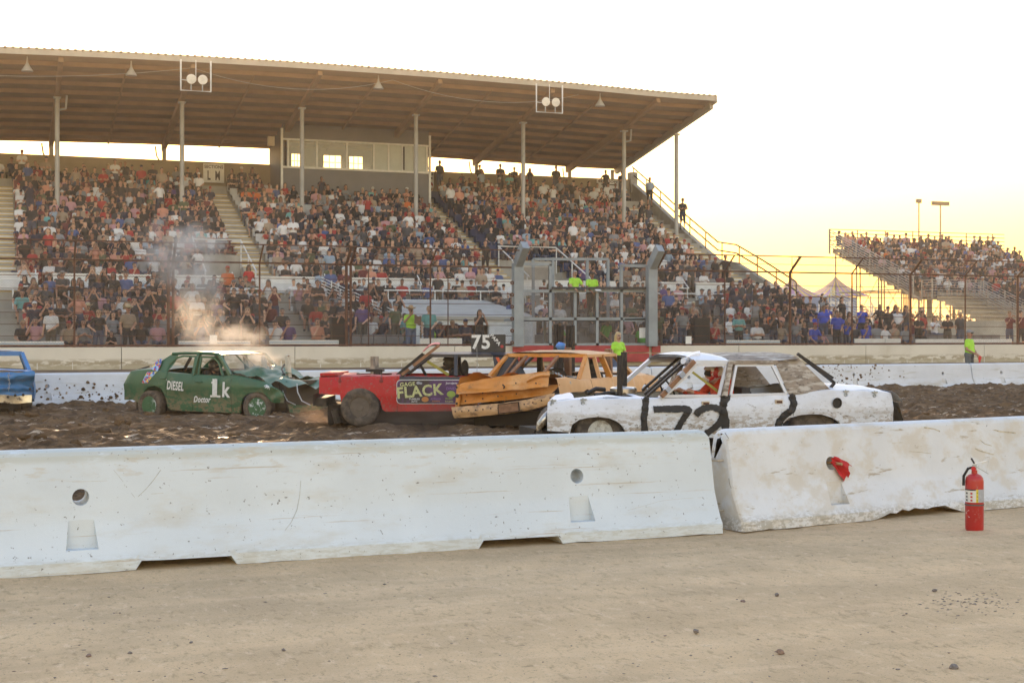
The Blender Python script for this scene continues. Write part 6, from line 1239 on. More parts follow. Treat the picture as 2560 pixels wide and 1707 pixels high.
for px, hy in ((1496, 1083), (2030, 1074)):
    x_, z_ = S(px, hy, 0.15)
    for fr in (False, True): c.wheel(x_, z_, 0.17, 0.315, 0.2, 0.165, RIMW if px < 1800 else TYRE, 0, fr, 8, 0.03, 0.06)
c.stroke('number', [(1633, 1023), (1660, 1022), (1690, 1022), (1713, 1021), (1722, 1024), (1714, 1036), (1702, 1055), (1692, 1076), (1687, 1094)], 0.085, INKC); c.stroke('number', [(1738, 1038), (1745, 1028), (1760, 1020), (1780, 1017), (1797, 1022), (1806, 1035), (1800, 1055), (1785, 1070), (1766, 1084), (1745, 1096)], 0.085, INKC)
c.stroke('weld_tape', [(1617, 1000), (1613, 1020), (1609, 1040), (1610, 1060), (1613, 1092)], 0.09, INKC, -0.008); c.stroke('weld_tape', [(1822, 985), (1812, 1003), (1806, 1020), (1812, 1045), (1815, 1092)], 0.11, INKC, -0.008); c.stroke('weld_tape', [(1982, 990), (1985, 1008), (1978, 1025), (1960, 1038), (1948, 1055), (1942, 1075)], 0.10, INKC, -0.008)
for pts_ in ([(1617, 1000), (1613, 1022), (1609, 1044)], [(1818, 990), (1809, 1010), (1808, 1028)], [(1983, 992), (1985, 1010), (1975, 1028), (1956, 1042), (1947, 1058)]):
    for x_, y_ in pts_: q = c.P3(x_, y_); MB().blob((q.x, c.yy(q.x, q.z) - 0.012, q.z), (0.05, 0.012, 0.05), 0, 0.3, x_, 1).build('weld_plate', INKC, c.root, 60)
for px, py in ((1765, 1008), (1948, 1004)): q = c.P3(px, py); mb = MB(); mb.box(q.x - 0.055, q.x + 0.055, c.yy(q.x, q.z) - 0.012, c.yy(q.x, q.z), q.z - 0.025, q.z + 0.025); o = mb.build('door_handle', CHROME, c.root); mb = MB(); mb.box(q.x - 0.035, q.x + 0.045, c.yy(q.x, q.z) - 0.015, c.yy(q.x, q.z) - 0.012, q.z - 0.018, q.z + 0.012); mb.build('handle_pocket', RUST, o)
q = c.P3(2092, 1007); MB().lathe([(0.062, 0), (0.07, 0.012), (0.055, 0.012), (0.05, -0.03), (0, -0.03)], 20, 0, Matrix.Translation((q.x, c.yy(q.x, q.z) - 0.008, q.z)) @ Matrix.Rotation(math.pi / 2, 4, 'X')).build('filler_hole', BARK, c.root)
for px, py in ((2117, 980), (2189, 982), (1458, 1001), (1380, 1004)):
    q = c.P3(px, py); mb = MB(); y_ = c.yy(q.x, q.z)
    mb.box(q.x - 0.03, q.x + 0.05, y_ - 0.02, y_ + 0.1, q.z + 0.0, q.z + 0.02); mb.lathe([(0.02, -0.008), (0.03, 0), (0.02, 0.008), (0.012, 0)], 10, 0, Matrix.Translation((q.x, y_ - 0.018, q.z - 0.035)) @ Matrix.Rotation(math.pi / 2, 4, 'X'), True); mb.tube([(q.x, y_ - 0.018, q.z + 0.03), (q.x, y_ - 0.018, q.z - 0.03)], 0.009, 6); mb.build('hasp', STEEL, c.root)
# the nose is pushed back on its far side
for ch in c.root.children:
    if ch.type != 'MESH' or ch.name.split('.')[0] in ('wheel', 'roof', 'c_pillar', 'b_pillar', 'number', 'weld_tape', 'underbody'): continue
    crumple(ch, lambda v: v + Vector((0.80 * max(0, v.y / c.W) * max(0, min(1, 1 - (v.x - c.x0) / 1.35)) ** 1.2, 0, 0)))
# ----------------------------------------------------------------- red car
A, B = depth(796, FPX / 145), depth(1470, FPX / 145)
c = Car('red_car', 'red and navy derby sedan with a purple name panel and a 75 roof sign', A, B - A, 1.85, -0.06); c.dent = (0.014, 2.6, 8); S = c.S
c.profile([S(*p) for p in ((796, 944), (844, 943), (992, 941), (1120, 941.5), (1269, 942), (1330, 945), (1440, 950), (1472, 962))],
          [S(*p) for p in ((795, 984), (850, 987), (853, 1006), (865, 987), (880, 977), (895, 973), (908, 971.5), (922, 975), (934, 982), (950, 1001), (956, 1024), (965, 1029), (1155, 1027), (1322, 1030), (1332, 1006), (1350, 990), (1372, 984), (1394, 990), (1412, 1008), (1418, 1028), (1474, 1012))], zr=0.6, tt=0.05, tb=0.05, ends=0.05)
xs = [S(p, 960)[0] for p in (993, 1140, 1262)]
zmid = S(1050, 952)[1]
for far in (False, True):
    for nm, a, b, m in (('front_fender', c.x0, xs[0], PR), ('front_door', xs[0], xs[1], PR), ('rear_door', xs[1], xs[2], PR), ('quarter_panel', xs[2], c.x1, PN)): c.panel(nm, a, b, m, far)
for ch in list(c.root.children):
    if ch.name.startswith('front_fender'): crumple(ch, lambda v: v + Vector((0, 1, 0)) * crinkle(v, 0.04, 2.6, 2) * max(0, min(1, 1 - (v.x - c.x0) / 0.9)))
# navy upper band
c.stroke('navy_band', [(998, 946), (1060, 946.5), (1120, 947), (1180, 947.5), (1262, 948)], 0.075, PN, -0.005)
hx0, hx1 = S(880, 943)[0], S(975, 943)[0]
c.deck('hood', c.x0, S(1000, 942)[0], PR, 0.02, lambda x, y: hx0 < x < hx1 and 0.55 < y < 1.3, rough=0.03); c.deck('trunk_lid', S(1300, 943)[0], c.x1, PN, 0.03)
c.cap('front_panel', c.x0 + 0.01, PR); c.cap('rear_panel', c.x1 - 0.01, PN); c.underbody(0.12, 0.42)
mb = MB(); mb.box(S(798, 940)[0], S(842, 940)[0], 0.1, c.W - 0.1, c.zt(c.x0) + 0.03, c.zt(c.x0) + 0.075); mb.build('hood_lip', PR, c.root)
mb = MB(); mb.grid(lambda u, v: (c.x0 - 0.10 + 0.03 * math.sin(u * 5), 0.05 + (c.W - 0.1) * u, 0.62 - 0.2 * v), 10, 4); mb.box(c.x0 - 0.08, c.x0 + 0.1, 0.3, c.W - 0.3, 0.40, 0.55); mb.tube([(c.x0 + 0.25, 0.25, 0.35), (c.x0 + 0.30, 0.3, 0.12)], 0.07, 8); mb.build('front_bumper', pm('bent_steel', (0.09, 0.08, 0.07), 0.8, 0.2, 0.3, 6), c.root)
ins = 0.16
Ab, At = c.P3(1003, 940, 0.07), c.P3(1072, 889, ins); Bt = c.P3(1140, 888, ins); Bb = c.P3(1140, 941, 0.06); Ct = c.P3(1231, 889, ins); Cb = c.P3(1241, 941, 0.06); Dt = c.P3(1287, 888, ins); Db = c.P3(1318, 943, 0.07)
c.bar('a_pillar', Ab, At, 0.06, 0.10, PN, True); c.bar('b_pillar', Bb, Bt, 0.06, 0.14, PN, True); c.bar('roof_rail', At, Ct, 0.07, 0.055, PN, True, (0, 0, 1))
for m_ in (0, 1):
    f = (lambda v: v) if m_ == 0 else (lambda v: Vector((v.x, c.W - v.y, v.z))); MB().grid(lambda u, v: tuple(f((Cb + (Ct - Cb) * v) + ((Db + (Dt - Db) * v) - (Cb + (Ct - Cb) * v)) * u)), 6, 6).build('c_pillar', PN, c.root, 40)
c.roof('roof', At.x - 0.04, Dt.x + 0.02, At.z + 0.015, ins - 0.03, PN, 0.045)
c.bar('cage_bar', c.P3(1004, 937, 0.03), c.P3(1098, 863, 0.12), 0.05, 0.05, RUSTB); c.bar('tape_wrap', c.P3(1023, 923, 0.02), c.P3(1033, 915, 0.03), 0.056, 0.09, TAPE); c.bar('windshield_bar', c.P3(992, 938, 0.5), c.P3(1058, 884, 0.5), 0.05, 0.05, BARK); c.bar('windshield_bar', c.P3(996, 940, 1.2), c.P3(1062, 886, 1.2), 0.05, 0.05, BARK)
for px, yy_ in ((932, 0.75), (941, 1.05)):
    q = c.P3(px, 945, yy_); t = c.P3(px, 891, yy_); MB().tube([(q.x, yy_, q.z - 0.1), (t.x, yy_, t.z)], 0.042, 12).build('exhaust_stack', pm('pale_pipe', (0.33, 0.29, 0.25), 0.6, 0.4, 0.3, 8), c.root, 50)
q = c.P3(938, 922, 0.8); mb = MB(); mb.box(q.x - 0.16, q.x + 0.14, 0.70, 1.1, q.z - 0.05, q.z + 0.0); mb.box(q.x - 0.02, q.x + 0.1, 0.7, 1.1, q.z - 0.22, q.z - 0.05); mb.build('stack_bracket', BARK, c.root)
q = c.P3(1079, 872, 0.15); MB().grid(lambda u, v: tuple(q + Vector((-0.16 + 0.30 * u, 0.4 * v - 0.05, -0.06 + 0.13 * u + 0.06 * math.sin(u * 3.0) + 0.03 * math.sin(v * 3.1)))), 8, 8).build('roof_scoop', pm('scoop_red', (0.55, 0.03, 0.03), 0.4), c.root, 60)
# sponsor panel
PUR = pm('panel_purple', (0.085, 0.03, 0.13), 0.45, 0, 0.2, 3, layers=[dict(col=(0.022, 0.018, 0.02), scale=(1.6, 2, 1.6), lo=0.40, hi=0.52, amt=0.95)])
def rrect(x0, y0, x1, y1, r, n=5):
    pts = []
    for cx_, cy_, a0 in ((x1 - r, y0 + r, -90), (x1 - r, y1 - r, 0), (x0 + r, y1 - r, 90), (x0 + r, y0 + r, 180)):
        for k in range(n + 1): t = math.radians(a0 + 90 * k / n); pts.append((cx_ + r * math.cos(t), cy_ + r * math.sin(t)))
    return pts
fy = min(c.yy(S(p, y)[0], S(p, y)[1]) for p in (1000, 1060, 1120, 1180) for y in (955, 970, 1000)) - 0.010
c.poly('panel_border', [Vector((*S(px, py), 0)).xzy + Vector((0, fy, 0)) if False else Vector((S(px, py)[0], fy, S(px, py)[1])) for px, py in rrect(991.5, 949, 1205, 1009.5, 10)][::-1], 0.004, SCRAWL)
pan = c.poly('sponsor_panel', [Vector((S(px, py)[0], fy - 0.004, S(px, py)[1])) for px, py in rrect(993, 950.5, 1203, 1008, 9)][::-1], 0.003, PUR)
LETG = pm('letter_pale_green', (0.50, 0.53, 0.26), 0.5, 0, 0.25, 40); LETW = pm('letter_white', (0.62, 0.62, 0.66), 0.5); LETP = pm('letter_purple', (0.22, 0.12, 0.36), 0.5); LETO = pm('letter_orange', (0.5, 0.2, 0.05), 0.5); LETL = pm('letter_lime', (0.3, 0.42, 0.08), 0.5)
def pl(txt, mat, px, py, w_, h_, **k):
    p = S(px, py); x1_ = S(px + w_, py)[0]; z2_ = S(px, py - h_)[1]; t = k.get('tilt', 0); lettering(txt, mat, pan, (p[0], fy - 0.0065, p[1]), (math.cos(t), 0, math.sin(t)), (-math.sin(t), 0, math.cos(t)), abs(x1_ - p[0]), abs(z2_ - p[1]), 'lettering', k.get('shear', 0))
pl('GAGE', LETG, 1019, 960, 38, 10, tilt=0.06); pl('FLACK', LETG, 1051, 977, 116, 29, tilt=0.09); pl('TUMBLES', LETW, 1036, 997, 27, 4.5); pl('AUTO', LETW, 1036, 1003, 15, 4.5); pl('Jerzjaw', LETW, 1129, 958, 30, 6); pl('DND', LETP, 1128, 971, 24, 7); pl('PYTHON', LETP, 1090, 997, 25, 4.5); pl('TUNING', LETO, 1090, 1002.5, 20, 3.5); pl('RUMP', LETL, 1123, 996, 18, 4.5); pl('BUILDERS', LETG, 1123, 1003, 20, 4)
for px, py, rx, mt in ((1046, 957, 5, TAPE), (1052, 958, 4, TAPE), (1063, 998, 9, LETO), (1128, 985, 11, LETL)):
    p = S(px, py); w_ = abs(S(px + rx, py)[0] - p[0]); MB().lathe([(w_, 0), (w_ * 0.9, 0.002), (0, 0.002)], 14, 0, Matrix.Translation((p[0], fy - 0.0050, p[1])) @ Matrix.Rotation(math.pi / 2, 4, 'X') @ Matrix.Diagonal((1, 0.75, 1, 1))).build('emblem', mt, pan)
# roof sign
q0_, q1_ = c.P3(1178, 836, 0.55), c.P3(1264, 879, 0.55)
mb = MB(); mb.box(q0_.x, q1_.x, 0.55, 0.58, q1_.z - 0.02, q0_.z); sg = mb.build('roof_sign', pm('sign_black', (0.03, 0.031, 0.033), 0.6, 0, 0.15, 4), c.root)
def sl2(txt, mat, px, py, w_, h_, t=0.0): p = c.P3(px, py, 0.546); x1_ = c.P3(px + w_, py, 0.546).x; z2_ = c.P3(px, py - h_, 0.546).z; lettering(txt, mat, sg, p, (math.cos(t), 0, math.sin(t)), (-math.sin(t), 0, math.cos(t)), abs(x1_ - p.x), abs(z2_ - p.z))
sl2('75', SCRAWL, 1202, 855, 46, 36); sl2('PAPA', SCRAWL, 1239, 849, 34, 9, -0.85)
q = c.P3(1255, 866, 0.546); MB().lathe([(0.03, 0), (0, 0.003)], 8, 0, Matrix.Translation(q) @ Matrix.Rotation(math.pi / 2, 4, 'X')).build('red_mark', REDP, sg)
mb = MB(); mb.tube([c.P3(1192, 946, 0.02), c.P3(1193, 905, 0.05), c.P3(1192, 863, 0.06)], [0.006, 0.005, 0.003], 5); mb.build('antenna', STEEL, c.root)
c.bar('strap', c.P3(1068, 903, 0.12), c.P3(1122, 937, 0.15), 0.05, 0.01, YEL); c.poly('orange_flap', [c.P3(1239, 893, 0.02), c.P3(1247, 893, 0.02), c.P3(1254, 911, 0.02), c.P3(1248, 912, 0.02)], 0.02, pm('flap_orange', (0.6, 0.10, 0.03), 0.5))
mb = MB(); q = c.P3(1162, 940, 0.5); mb.blob((q.x, 0.5, q.z + 0.13), (0.07, 0.15, 0.16), 0, 0.05, 1, 2); mb.box(q.x - 0.08, q.x + 0.12, 0.3, 0.75, q.z - 0.5, q.z - 0.02); mb.build('seat', pm('seat_dark', (0.035, 0.035, 0.04), 0.8), c.root, 50)
dx, dzz = S(1123, 908, 0.5); c.driver(dx, 0.55, dzz - 1.215, -1, 'driver in black suit and dark helmet inside the red car', (0.02, 0.02, 0.022), pm('helmet_dark', (0.05, 0.045, 0.042), 0.4))
p = c.P3(1060, 930, 0.5); MB().lathe([(0.175, -0.013), (0.19, 0), (0.175, 0.013), (0.162, 0)], 22, 0, Matrix.Translation((p.x, 0.55, p.z)) @ Matrix.Rotation(math.radians(62), 4, 'Y'), True).build('steering_wheel', BLACK, c.root)
x_, z_ = S(901, 1017, 0.1)
c.wheel(x_, z_, 0.10, 0.335, 0.25, 0.165, DUST_RIM, 0, False, 9, 0.016, 0.06); c.wheel(x_, z_, 0.10, 0.335, 0.25, 0.165, DUST_RIM, 0, True); x2_, _ = S(1372, 1020, 0.1); c.wheel(x2_, z_, 0.12, 0.335, 0.25, 0.165, DUST_RIM); c.wheel(x2_, z_, 0.12, 0.335, 0.25, 0.165, DUST_RIM, 0, True)
for px in (849, 953):
    q = c.P3(px, 948); y_ = c.yy(q.x, q.z); mb = MB(); mb.tube([(q.x, y_ + 0.05, q.z + 0.06), (q.x, y_ - 0.02, q.z + 0.03), (q.x + 0.01, y_ - 0.02, q.z - 0.05)], 0.016, 6); mb.lathe([(0.02, -0.01), (0.035, 0), (0.02, 0.01)], 8, 0, Matrix.Translation((q.x, y_ - 0.02, q.z - 0.03)) @ Matrix.Rotation(math.pi / 2, 4, 'X')); mb.build('hood_chain', pm('chain_red', (0.22, 0.03, 0.03), 0.6), c.root)
# ----------------------------------------------------------------- green car
A, B = depth(379, FPX / 115.2), depth(646, FPX / 120.7)
c = Car('green_car', 'crumpled dark green sedan lettered DIESEL and 1k, front wheel turned', A, B - A, 1.9, -0.22); c.dent = (0.014, 2.4, 15); S = c.S
c.profile([S(*p) for p in ((306, 958), (312, 941), (324, 928), (345, 925), (372, 923.6), (391, 928.5), (416, 931), (488, 937), (556, 940.6), (578, 938), (604, 943), (631, 949), (655, 955), (673, 962), (690, 972), (706, 986))],
          [S(*p) for p in ((306, 972), (316, 992), (349, 1009), (351, 1005), (355, 986), (362, 976), (370, 968.5), (386, 963.6), (396, 967), (404, 974), (412, 990), (418, 1020), (424, 1024), (450, 1026.6), (578, 1032.5), (597, 1032.5), (600, 1014), (606, 995), (613, 988), (622, 983), (641, 979.5), (655, 982), (663, 987), (671, 998), (680, 1007), (706, 1007))], zr=0.72, tt=0.05, tb=0.06, ends=0.05)
xs = [S(p, 960)[0] for p in (415, 480, 577)]
for far in (False, True):
    for nm, a, b in (('quarter_panel', c.x0, xs[0]), ('rear_door', xs[0], xs[1]), ('front_door', xs[1], xs[2]), ('front_fender', xs[2], c.x1)): c.panel(nm, a, b, PG, far)
c.deck('trunk_lid', c.x0, S(398, 925)[0], PG, 0.06); c.deck('hood', S(572, 938)[0], S(668, 962)[0], PG, 0.10, lambda x, y: x > S(640, 950)[0] and 0.75 < y < 1.5, nu=26, nv=20, rough=0.10, fold=lambda u, v: 0.10 * max(0, math.sin(u * 5.5)) * (0.4 + v * 0.6))
c.cap('rear_panel', c.x0 + 0.01, PG); c.underbody(0.16, 0.44)
mb = MB(); mb.box(c.x0 + 0.0, c.x0 + 0.14, 0.06, c.W - 0.06, 0.38, 0.62); mb.build('rear_bumper', PG, c.root)
for ch in list(c.root.children):
    if ch.name.startswith('hood'): crush(ch, 0.05, 3.0, 4, (0, 0, 1))
    if ch.name.startswith('front_fender'): crumple(ch, lambda v: v + Vector((0, 1, 0)) * crinkle(v, 0.035, 3.2, 6) * max(0, min(1, (v.x - c.x1 + 0.9) / 0.6)))
# crushed nose: ring shaped opening pushed in
fx0 = c.x1
mb = MB(); mb.grid(lambda u, v: tuple(bent(Vector((fx0 - 0.30 + 0.46 * v + 0.06 * math.sin(u * 6), 0.1 + (c.W - 0.2) * u, 0.85 + 0.05 * math.sin(u * 9) - 0.10 * v * v)), 0.07, 3, 2)), 16, 8); mb.build('nose_panel', PG, c.root, 30)
mb = MB(); mb.grid(lambda u, v: tuple(bent(Vector((fx0 + 0.05 + 0.12 * math.sin(u * 3.1), 0.15 + (c.W - 0.3) * u, 0.22 + 0.16 * v)), 0.05, 4, 6)), 14, 4); mb.build('front_bumper', PG, c.root, 30)
mb = MB(); mb.box(fx0 - 0.25, fx0 - 0.05, 0.2, c.W - 0.2, 0.3, 0.85); mb.build('radiator', BARK, c.root)
for px in (706, 742): 
    q0_ = c.P3(px, 965, 0.25); MB().tube([q0_ + Vector((0, 0, 0.05)), q0_ + Vector((0.06, -0.05, -0.12)), q0_ + Vector((0.16, -0.04, -0.30)), q0_ + Vector((0.34, 0, -0.38))], 0.013, 6).build('chain', STEEL, c.root)
ins = 0.20
Ab, At = c.P3(577, 938, 0.08), c.P3(549, 887, ins); Bb, Bt = c.P3(485, 938, 0.06), c.P3(499, 884, ins); Cb = c.P3(416, 931, 0.06); Ct = c.P3(446, 887, ins); Db = c.P3(374, 924, 0.10); Dt = c.P3(432, 884, ins)
c.bar('a_pillar', Ab, At, 0.06, 0.075, PG, True); c.bar('b_pillar', Bb, Bt, 0.06, 0.09, PG, True)
mb = MB(); mb.tube([At, c.P3(535, 884, ins), c.P3(503, 882.5, ins), c.P3(460, 882.5, ins), Dt], 0.035, 8)
mb.tube([Vector((v.x, c.W - v.y, v.z)) for v in (At, c.P3(535, 884, ins), c.P3(503, 882.5, ins), c.P3(460, 882.5, ins), Dt)], 0.035, 8); mb.build('roof_rail', PG, c.root, 50)
for m_ in (0, 1):
    f = (lambda v: v) if m_ == 0 else (lambda v: Vector((v.x, c.W - v.y, v.z))); MB().grid(lambda u, v: tuple(f((Cb + (Ct - Cb) * v) + ((Db + (Dt - Db) * v) - (Cb + (Ct - Cb) * v)) * u + Vector((0.05 * math.sin(v * 3.1) * (1 if u < 0.5 else -0.4), 0, 0)))), 8, 10).build('c_pillar', PG, c.root, 40)
c.roof('roof', Dt.x - 0.05, At.x + 0.05, 0, ins - 0.02, PG, 0.02, lambda x: float(np.interp(x, [Dt.x, c.P3(470, 882.5, ins).x, c.P3(515, 882.5, ins).x, At.x], [Dt.z, c.P3(470, 882, ins).z, c.P3(515, 882, ins).z, At.z])) + 0.01)
mb = MB(); pts_ = [c.P3(x, y, 0.07 + 0.12 * (935 - y) / 55) for x, y in ((416, 930), (425, 910), (443, 894), (460, 890), (490, 891), (482, 936))]
for i in range(len(pts_) - 1): mb.beam(pts_[i], pts_[i + 1], 0.04, 0.035, (0, 1, 0))
mb.build('window_frame', PG, c.root); mb = MB(); pts_ = [c.P3(x, y, 0.07 + 0.12 * (935 - y) / 55) for x, y in ((496, 937), (504, 892), (534, 893), (547, 905), (558, 940))]
for i in range(len(pts_) - 1): mb.beam(pts_[i], pts_[i + 1], 0.04, 0.035, (0, 1, 0))
mb.build('window_frame', PG, c.root)
for px, y0 in ((664, 891), (724, 890)):
    q = c.P3(px, 960, 0.75 if px < 700 else 1.15); t = c.P3(px - 5, y0, q.y); mb = MB(); mb.beam(q - Vector((0, 0, 0.1)), t, 0.07, 0.11, (0, 1, 0)); mb.blob(t, (0.055, 0.036, 0.03), 0, 0, 1, 1); mb.build('exhaust_stack', pm('stack_cream', (0.6, 0.55, 0.46), 0.6, 0, 0.15, 8, layers=[dict(col=(0.25, 0.12, 0.06), scale=9, lo=0.6, hi=0.7)]), c.root)
mb = MB(); q = c.P3(700, 950, 1.0); mb.box(q.x - 0.22, q.x + 0.25, 0.8, 1.2, q.z - 0.22, q.z + 0.06); mb.tube([c.P3(672, 935, 0.9), c.P3(678, 922, 0.95), c.P3(672, 910, 1.0)], 0.02, 6); mb.tube([c.P3(710, 935, 0.9), c.P3(704, 922, 0.95), c.P3(712, 910, 1.0)], 0.02, 6); mb.build('engine', pm('engine_grey', (0.12, 0.12, 0.125), 0.5, 0.4, 0.3, 9), c.root)
c.bar('windshield_bar', c.P3(588, 885, 0.9), c.P3(632, 930, 0.9), 0.03, 0.03, PG); c.bar('windshield_bar', c.P3(600, 882, 1.3), c.P3(650, 925, 1.3), 0.025, 0.025, STEEL); c.bar('cage_bar', c.P3(477, 893, 0.9), c.P3(460, 925, 0.9), 0.05, 0.05, BARK)
mb = MB(); mb.box(S(440, 930)[0], S(545, 930)[0], c.W - 0.2, c.W - 0.15, 0.4, c.zt(1.0) - 0.03); mb.build('door_card', INNER, c.root)
dx, dzz = S(533, 916, 0.55); c.driver(dx, 0.6, dzz - 1.215, 1, 'driver in black behind the side window of the green car', (0.018, 0.018, 0.02), pm('helmet_dark', (0.05, 0.045, 0.042), 0.4))
x_, z_ = S(379, 1013, 0.1); c.wheel(x_, z_ - 0.0, 0.12, 0.325, 0.24, 0.20, GRIM, 0, False, 8, 0.022, 0.055); c.wheel(x_, z_, 0.12, 0.325, 0.24, 0.2, GRIM, 0, True); x_, z_ = S(646, 1018, 0.1); c.wheel(x_, z_, 0.13, 0.325, 0.25, 0.20, GRIM, 0.22, False, 8, 0.022, 0.055); c.wheel(x_, z_, 0.13, 0.325, 0.25, 0.2, GRIM, 0.22, True)
c.letters('DIESEL', SCRAWL, 441, 964, 42, 23, shear=0.12, tilt=-0.06); c.letters('1', SCRAWL, 538, 968, 12, 42, tilt=-0.03); c.stroke('lettering', [(526, 990), (538, 990), (551, 991)], 0.045, SCRAWL); c.stroke('lettering', [(529, 957), (534, 953), (539, 948)], 0.04, SCRAWL); c.letters('k', SCRAWL, 567, 974, 20, 38, tilt=-0.05); c.letters('Doctor', SCRAWL, 505, 998, 43, 16, shear=0.25); 
for k in range(3): c.stroke('white_scrawl', [(661 + 5 * k, 965 + 2 * k), (666 + 5 * k, 962 + 3 * k), (670 + 4 * k, 967 + 2 * k), (664 + 5 * k, 969 + 2 * k)], 0.018, SCRAWL)
PUZ = pm('puzzle_ribbon', (0.05, 0.12, 0.5), 0.5, 0, 0.1, 8, layers=[dict(col=(0.75, 0.62, 0.05), scale=14, lo=0.52, hi=0.54, detail=1), dict(col=(0.6, 0.04, 0.04), scale=15, lo=0.56, hi=0.58, detail=1), dict(col=(0.3, 0.5, 0.75), scale=13, lo=0.56, hi=0.58, detail=1)])
mb = MB()
def ribp(u, v):
    px = 405 - 36 * u ** 0.9 + 4 * math.sin(u * 3) * 0; py = 897 + 60 * u; w_ = (4 + 9 * math.sin(min(1, u * 1.25) * math.pi * 0.75) * (1 - 0.35 * u))
    pxx = px + (v - 0.5) * 2 * w_; k = np.clip((928 - py) / 42, 0, 1); y_ = 0.08 + (ins - 0.08) * k; x_, z_ = S(pxx, py, y_)
    return (x_, (min(c.yy(x_, z_), y_) if py > 930 else y_ - 0.02) - 0.012, z_)
mb.grid(ribp, 14, 5); mb.build('ribbon_sticker', PUZ, c.root, 60)
for px, py in ((408, 945), (497, 954)): q = c.P3(px, py); mb = MB(); y_ = c.yy(q.x, q.z); mb.tube([(q.x - 0.09, y_ + 0.005, q.z), (q.x - 0.07, y_ - 0.03, q.z), (q.x + 0.07, y_ - 0.03, q.z - 0.005), (q.x + 0.09, y_ + 0.005, q.z - 0.005)], 0.014, 6); mb.build('door_handle', PG, c.root)
q = c.P3(348, 925, 0.3); MB().tube([q + Vector((-0.12, 0, -0.02)), q + Vector((0.02, 0.1, 0.04)), q + Vector((0.12, 0.2, 0.08))], 0.02, 6).build('trunk_chain', BARK, c.root)
# ----------------------------------------------------------------- orange car (seen from behind)
def far_car(name, label, px, s, z0, yawdeg, W, paint, prof):
    p = depth(px, FPX / s); y = math.radians(yawdeg); a = FW * math.cos(y) + RT * math.sin(y); return Car(name, label, p, a, W, z0)
c = far_car('orange_car', 'orange derby sedan seen from behind, trunk crushed and bumper tilted', 1405, 158, -0.09, 24, 1.9, PO, None); c.dent = (0.016, 2.5, 27)
def arch(xc, r, zb_): return [(xc - r - 0.01, zb_)] + [(xc - r * math.cos(t), zb_ + (r + 0.06) * math.sin(t)) for t in np.linspace(0, math.pi, 9)] + [(xc + r + 0.01, zb_)]
c.profile([(0.0, 0.98), (0.35, 0.99), (1.0, 0.93), (1.5, 0.93), (3.6, 0.94), (4.4, 0.93), (5.15, 0.86)], [(0.0, 0.45), (0.6, 0.40)] + arch(1.15, 0.40, 0.32) + [(2.4, 0.27)] + arch(4.15, 0.40, 0.32) + [(5.15, 0.4)], zr=0.64, ends=0.04)
xs = [1.45, 2.45, 3.55]
for far in (False, True):
    for nm, a, b in (('quarter_panel', 0.0, xs[0]), ('rear_door', xs[0], xs[1]), ('front_door', xs[1], xs[2]), ('front_fender', xs[2], 5.15)): c.panel(nm, a, b, POF if not far else PO, far)
c.deck('hood', 3.7, 5.15, POF, 0.04, rough=0.05); c.underbody(0.2, 0.45)
c.deck('trunk_deck', 0.3, 1.35, PO, 0.03, rough=0.10, fold=lambda u, v: -0.16 * max(0, math.sin(u * 3.1)) * (0.3 + 0.7 * v))
R = c.atx
# trunk lid outer skin: bulging, tilted, crushed at its right end
def edge(lst, u): return Vector([float(np.interp(u, np.linspace(0, 1, len(lst)), [p[k] for p in lst])) for k in range(2)])
LT = [(1152, 959), (1200, 948), (1250, 941), (1300, 936), (1340, 931), (1374, 927)]; LM = [(1150, 972), (1200, 964), (1260, 958), (1310, 953), (1345, 948), (1376, 944)]; LB = [(1150, 985), (1200, 981), (1250, 978), (1310, 973), (1345, 969), (1377, 966)]
def lid(u, v):
    e = edge(LT, u) * (1 - v) + edge(LB, u) * v; x = -0.05 - 0.10 * v - 0.02 * noise.noise(Vector((u * 6, v * 4, 3))); p = R(e.x, e.y, -0.05); return (x, p.y, p.z + 0.012 * noise.noise(Vector((u * 9, v * 3, 0))))
crush(MB().grid(lid, 44, 16).build('trunk_lid', PO, c.root, 18), 0.02, 2.8, 5, (1, 0, 0.2))
MB().grid(lambda u, v: tuple(Vector(lid(u, 0)) + Vector((0.5 * v, 0, -0.05 * v + 0.02 * math.sin(u * 12) * v))), 44, 8).build('trunk_top', PO, c.root, 18)
# fold line on the lid and its torn right end
mb = MB(); mb.grid(lambda u, v: tuple(R(1318 + 58 * u, 948 - 14 * u + 9 * v - 6 * math.sin(u * 3.1), -0.12) + Vector((-0.03 * math.sin(v * 3.1), 0, 0))), 10, 5); mb.build('lid_crease', PO, c.root, 30)
PT_ = LB; PBm = [(1140, 1013), (1200, 1006), (1260, 1001), (1320, 994), (1378, 985)]
MB().grid(lambda u, v: tuple(R(*(edge([(1142, 960), (1200, 975), (1250, 972), (1310, 968), (1400, 960)], u) * (1 - v) + edge(PBm, u) * v), 0.02) + Vector((0.03 * math.sin(u * 7 + v * 3), 0, 0))), 40, 12).build('rear_panel', PO, c.root, 18)
crush(c.root.children[-1] if False else [o for o in c.root.children if o.name.startswith('rear_panel')][-1], 0.025, 4.0, 8)
MB().grid(lambda u, v: tuple(R(1142 - 4 * v + 12 * u, 962 + 54 * v, 0.0 - 0.04 * math.sin(u * 3))), 4, 8).build('tail_light_panel', PO, c.root, 30)
mb = MB()
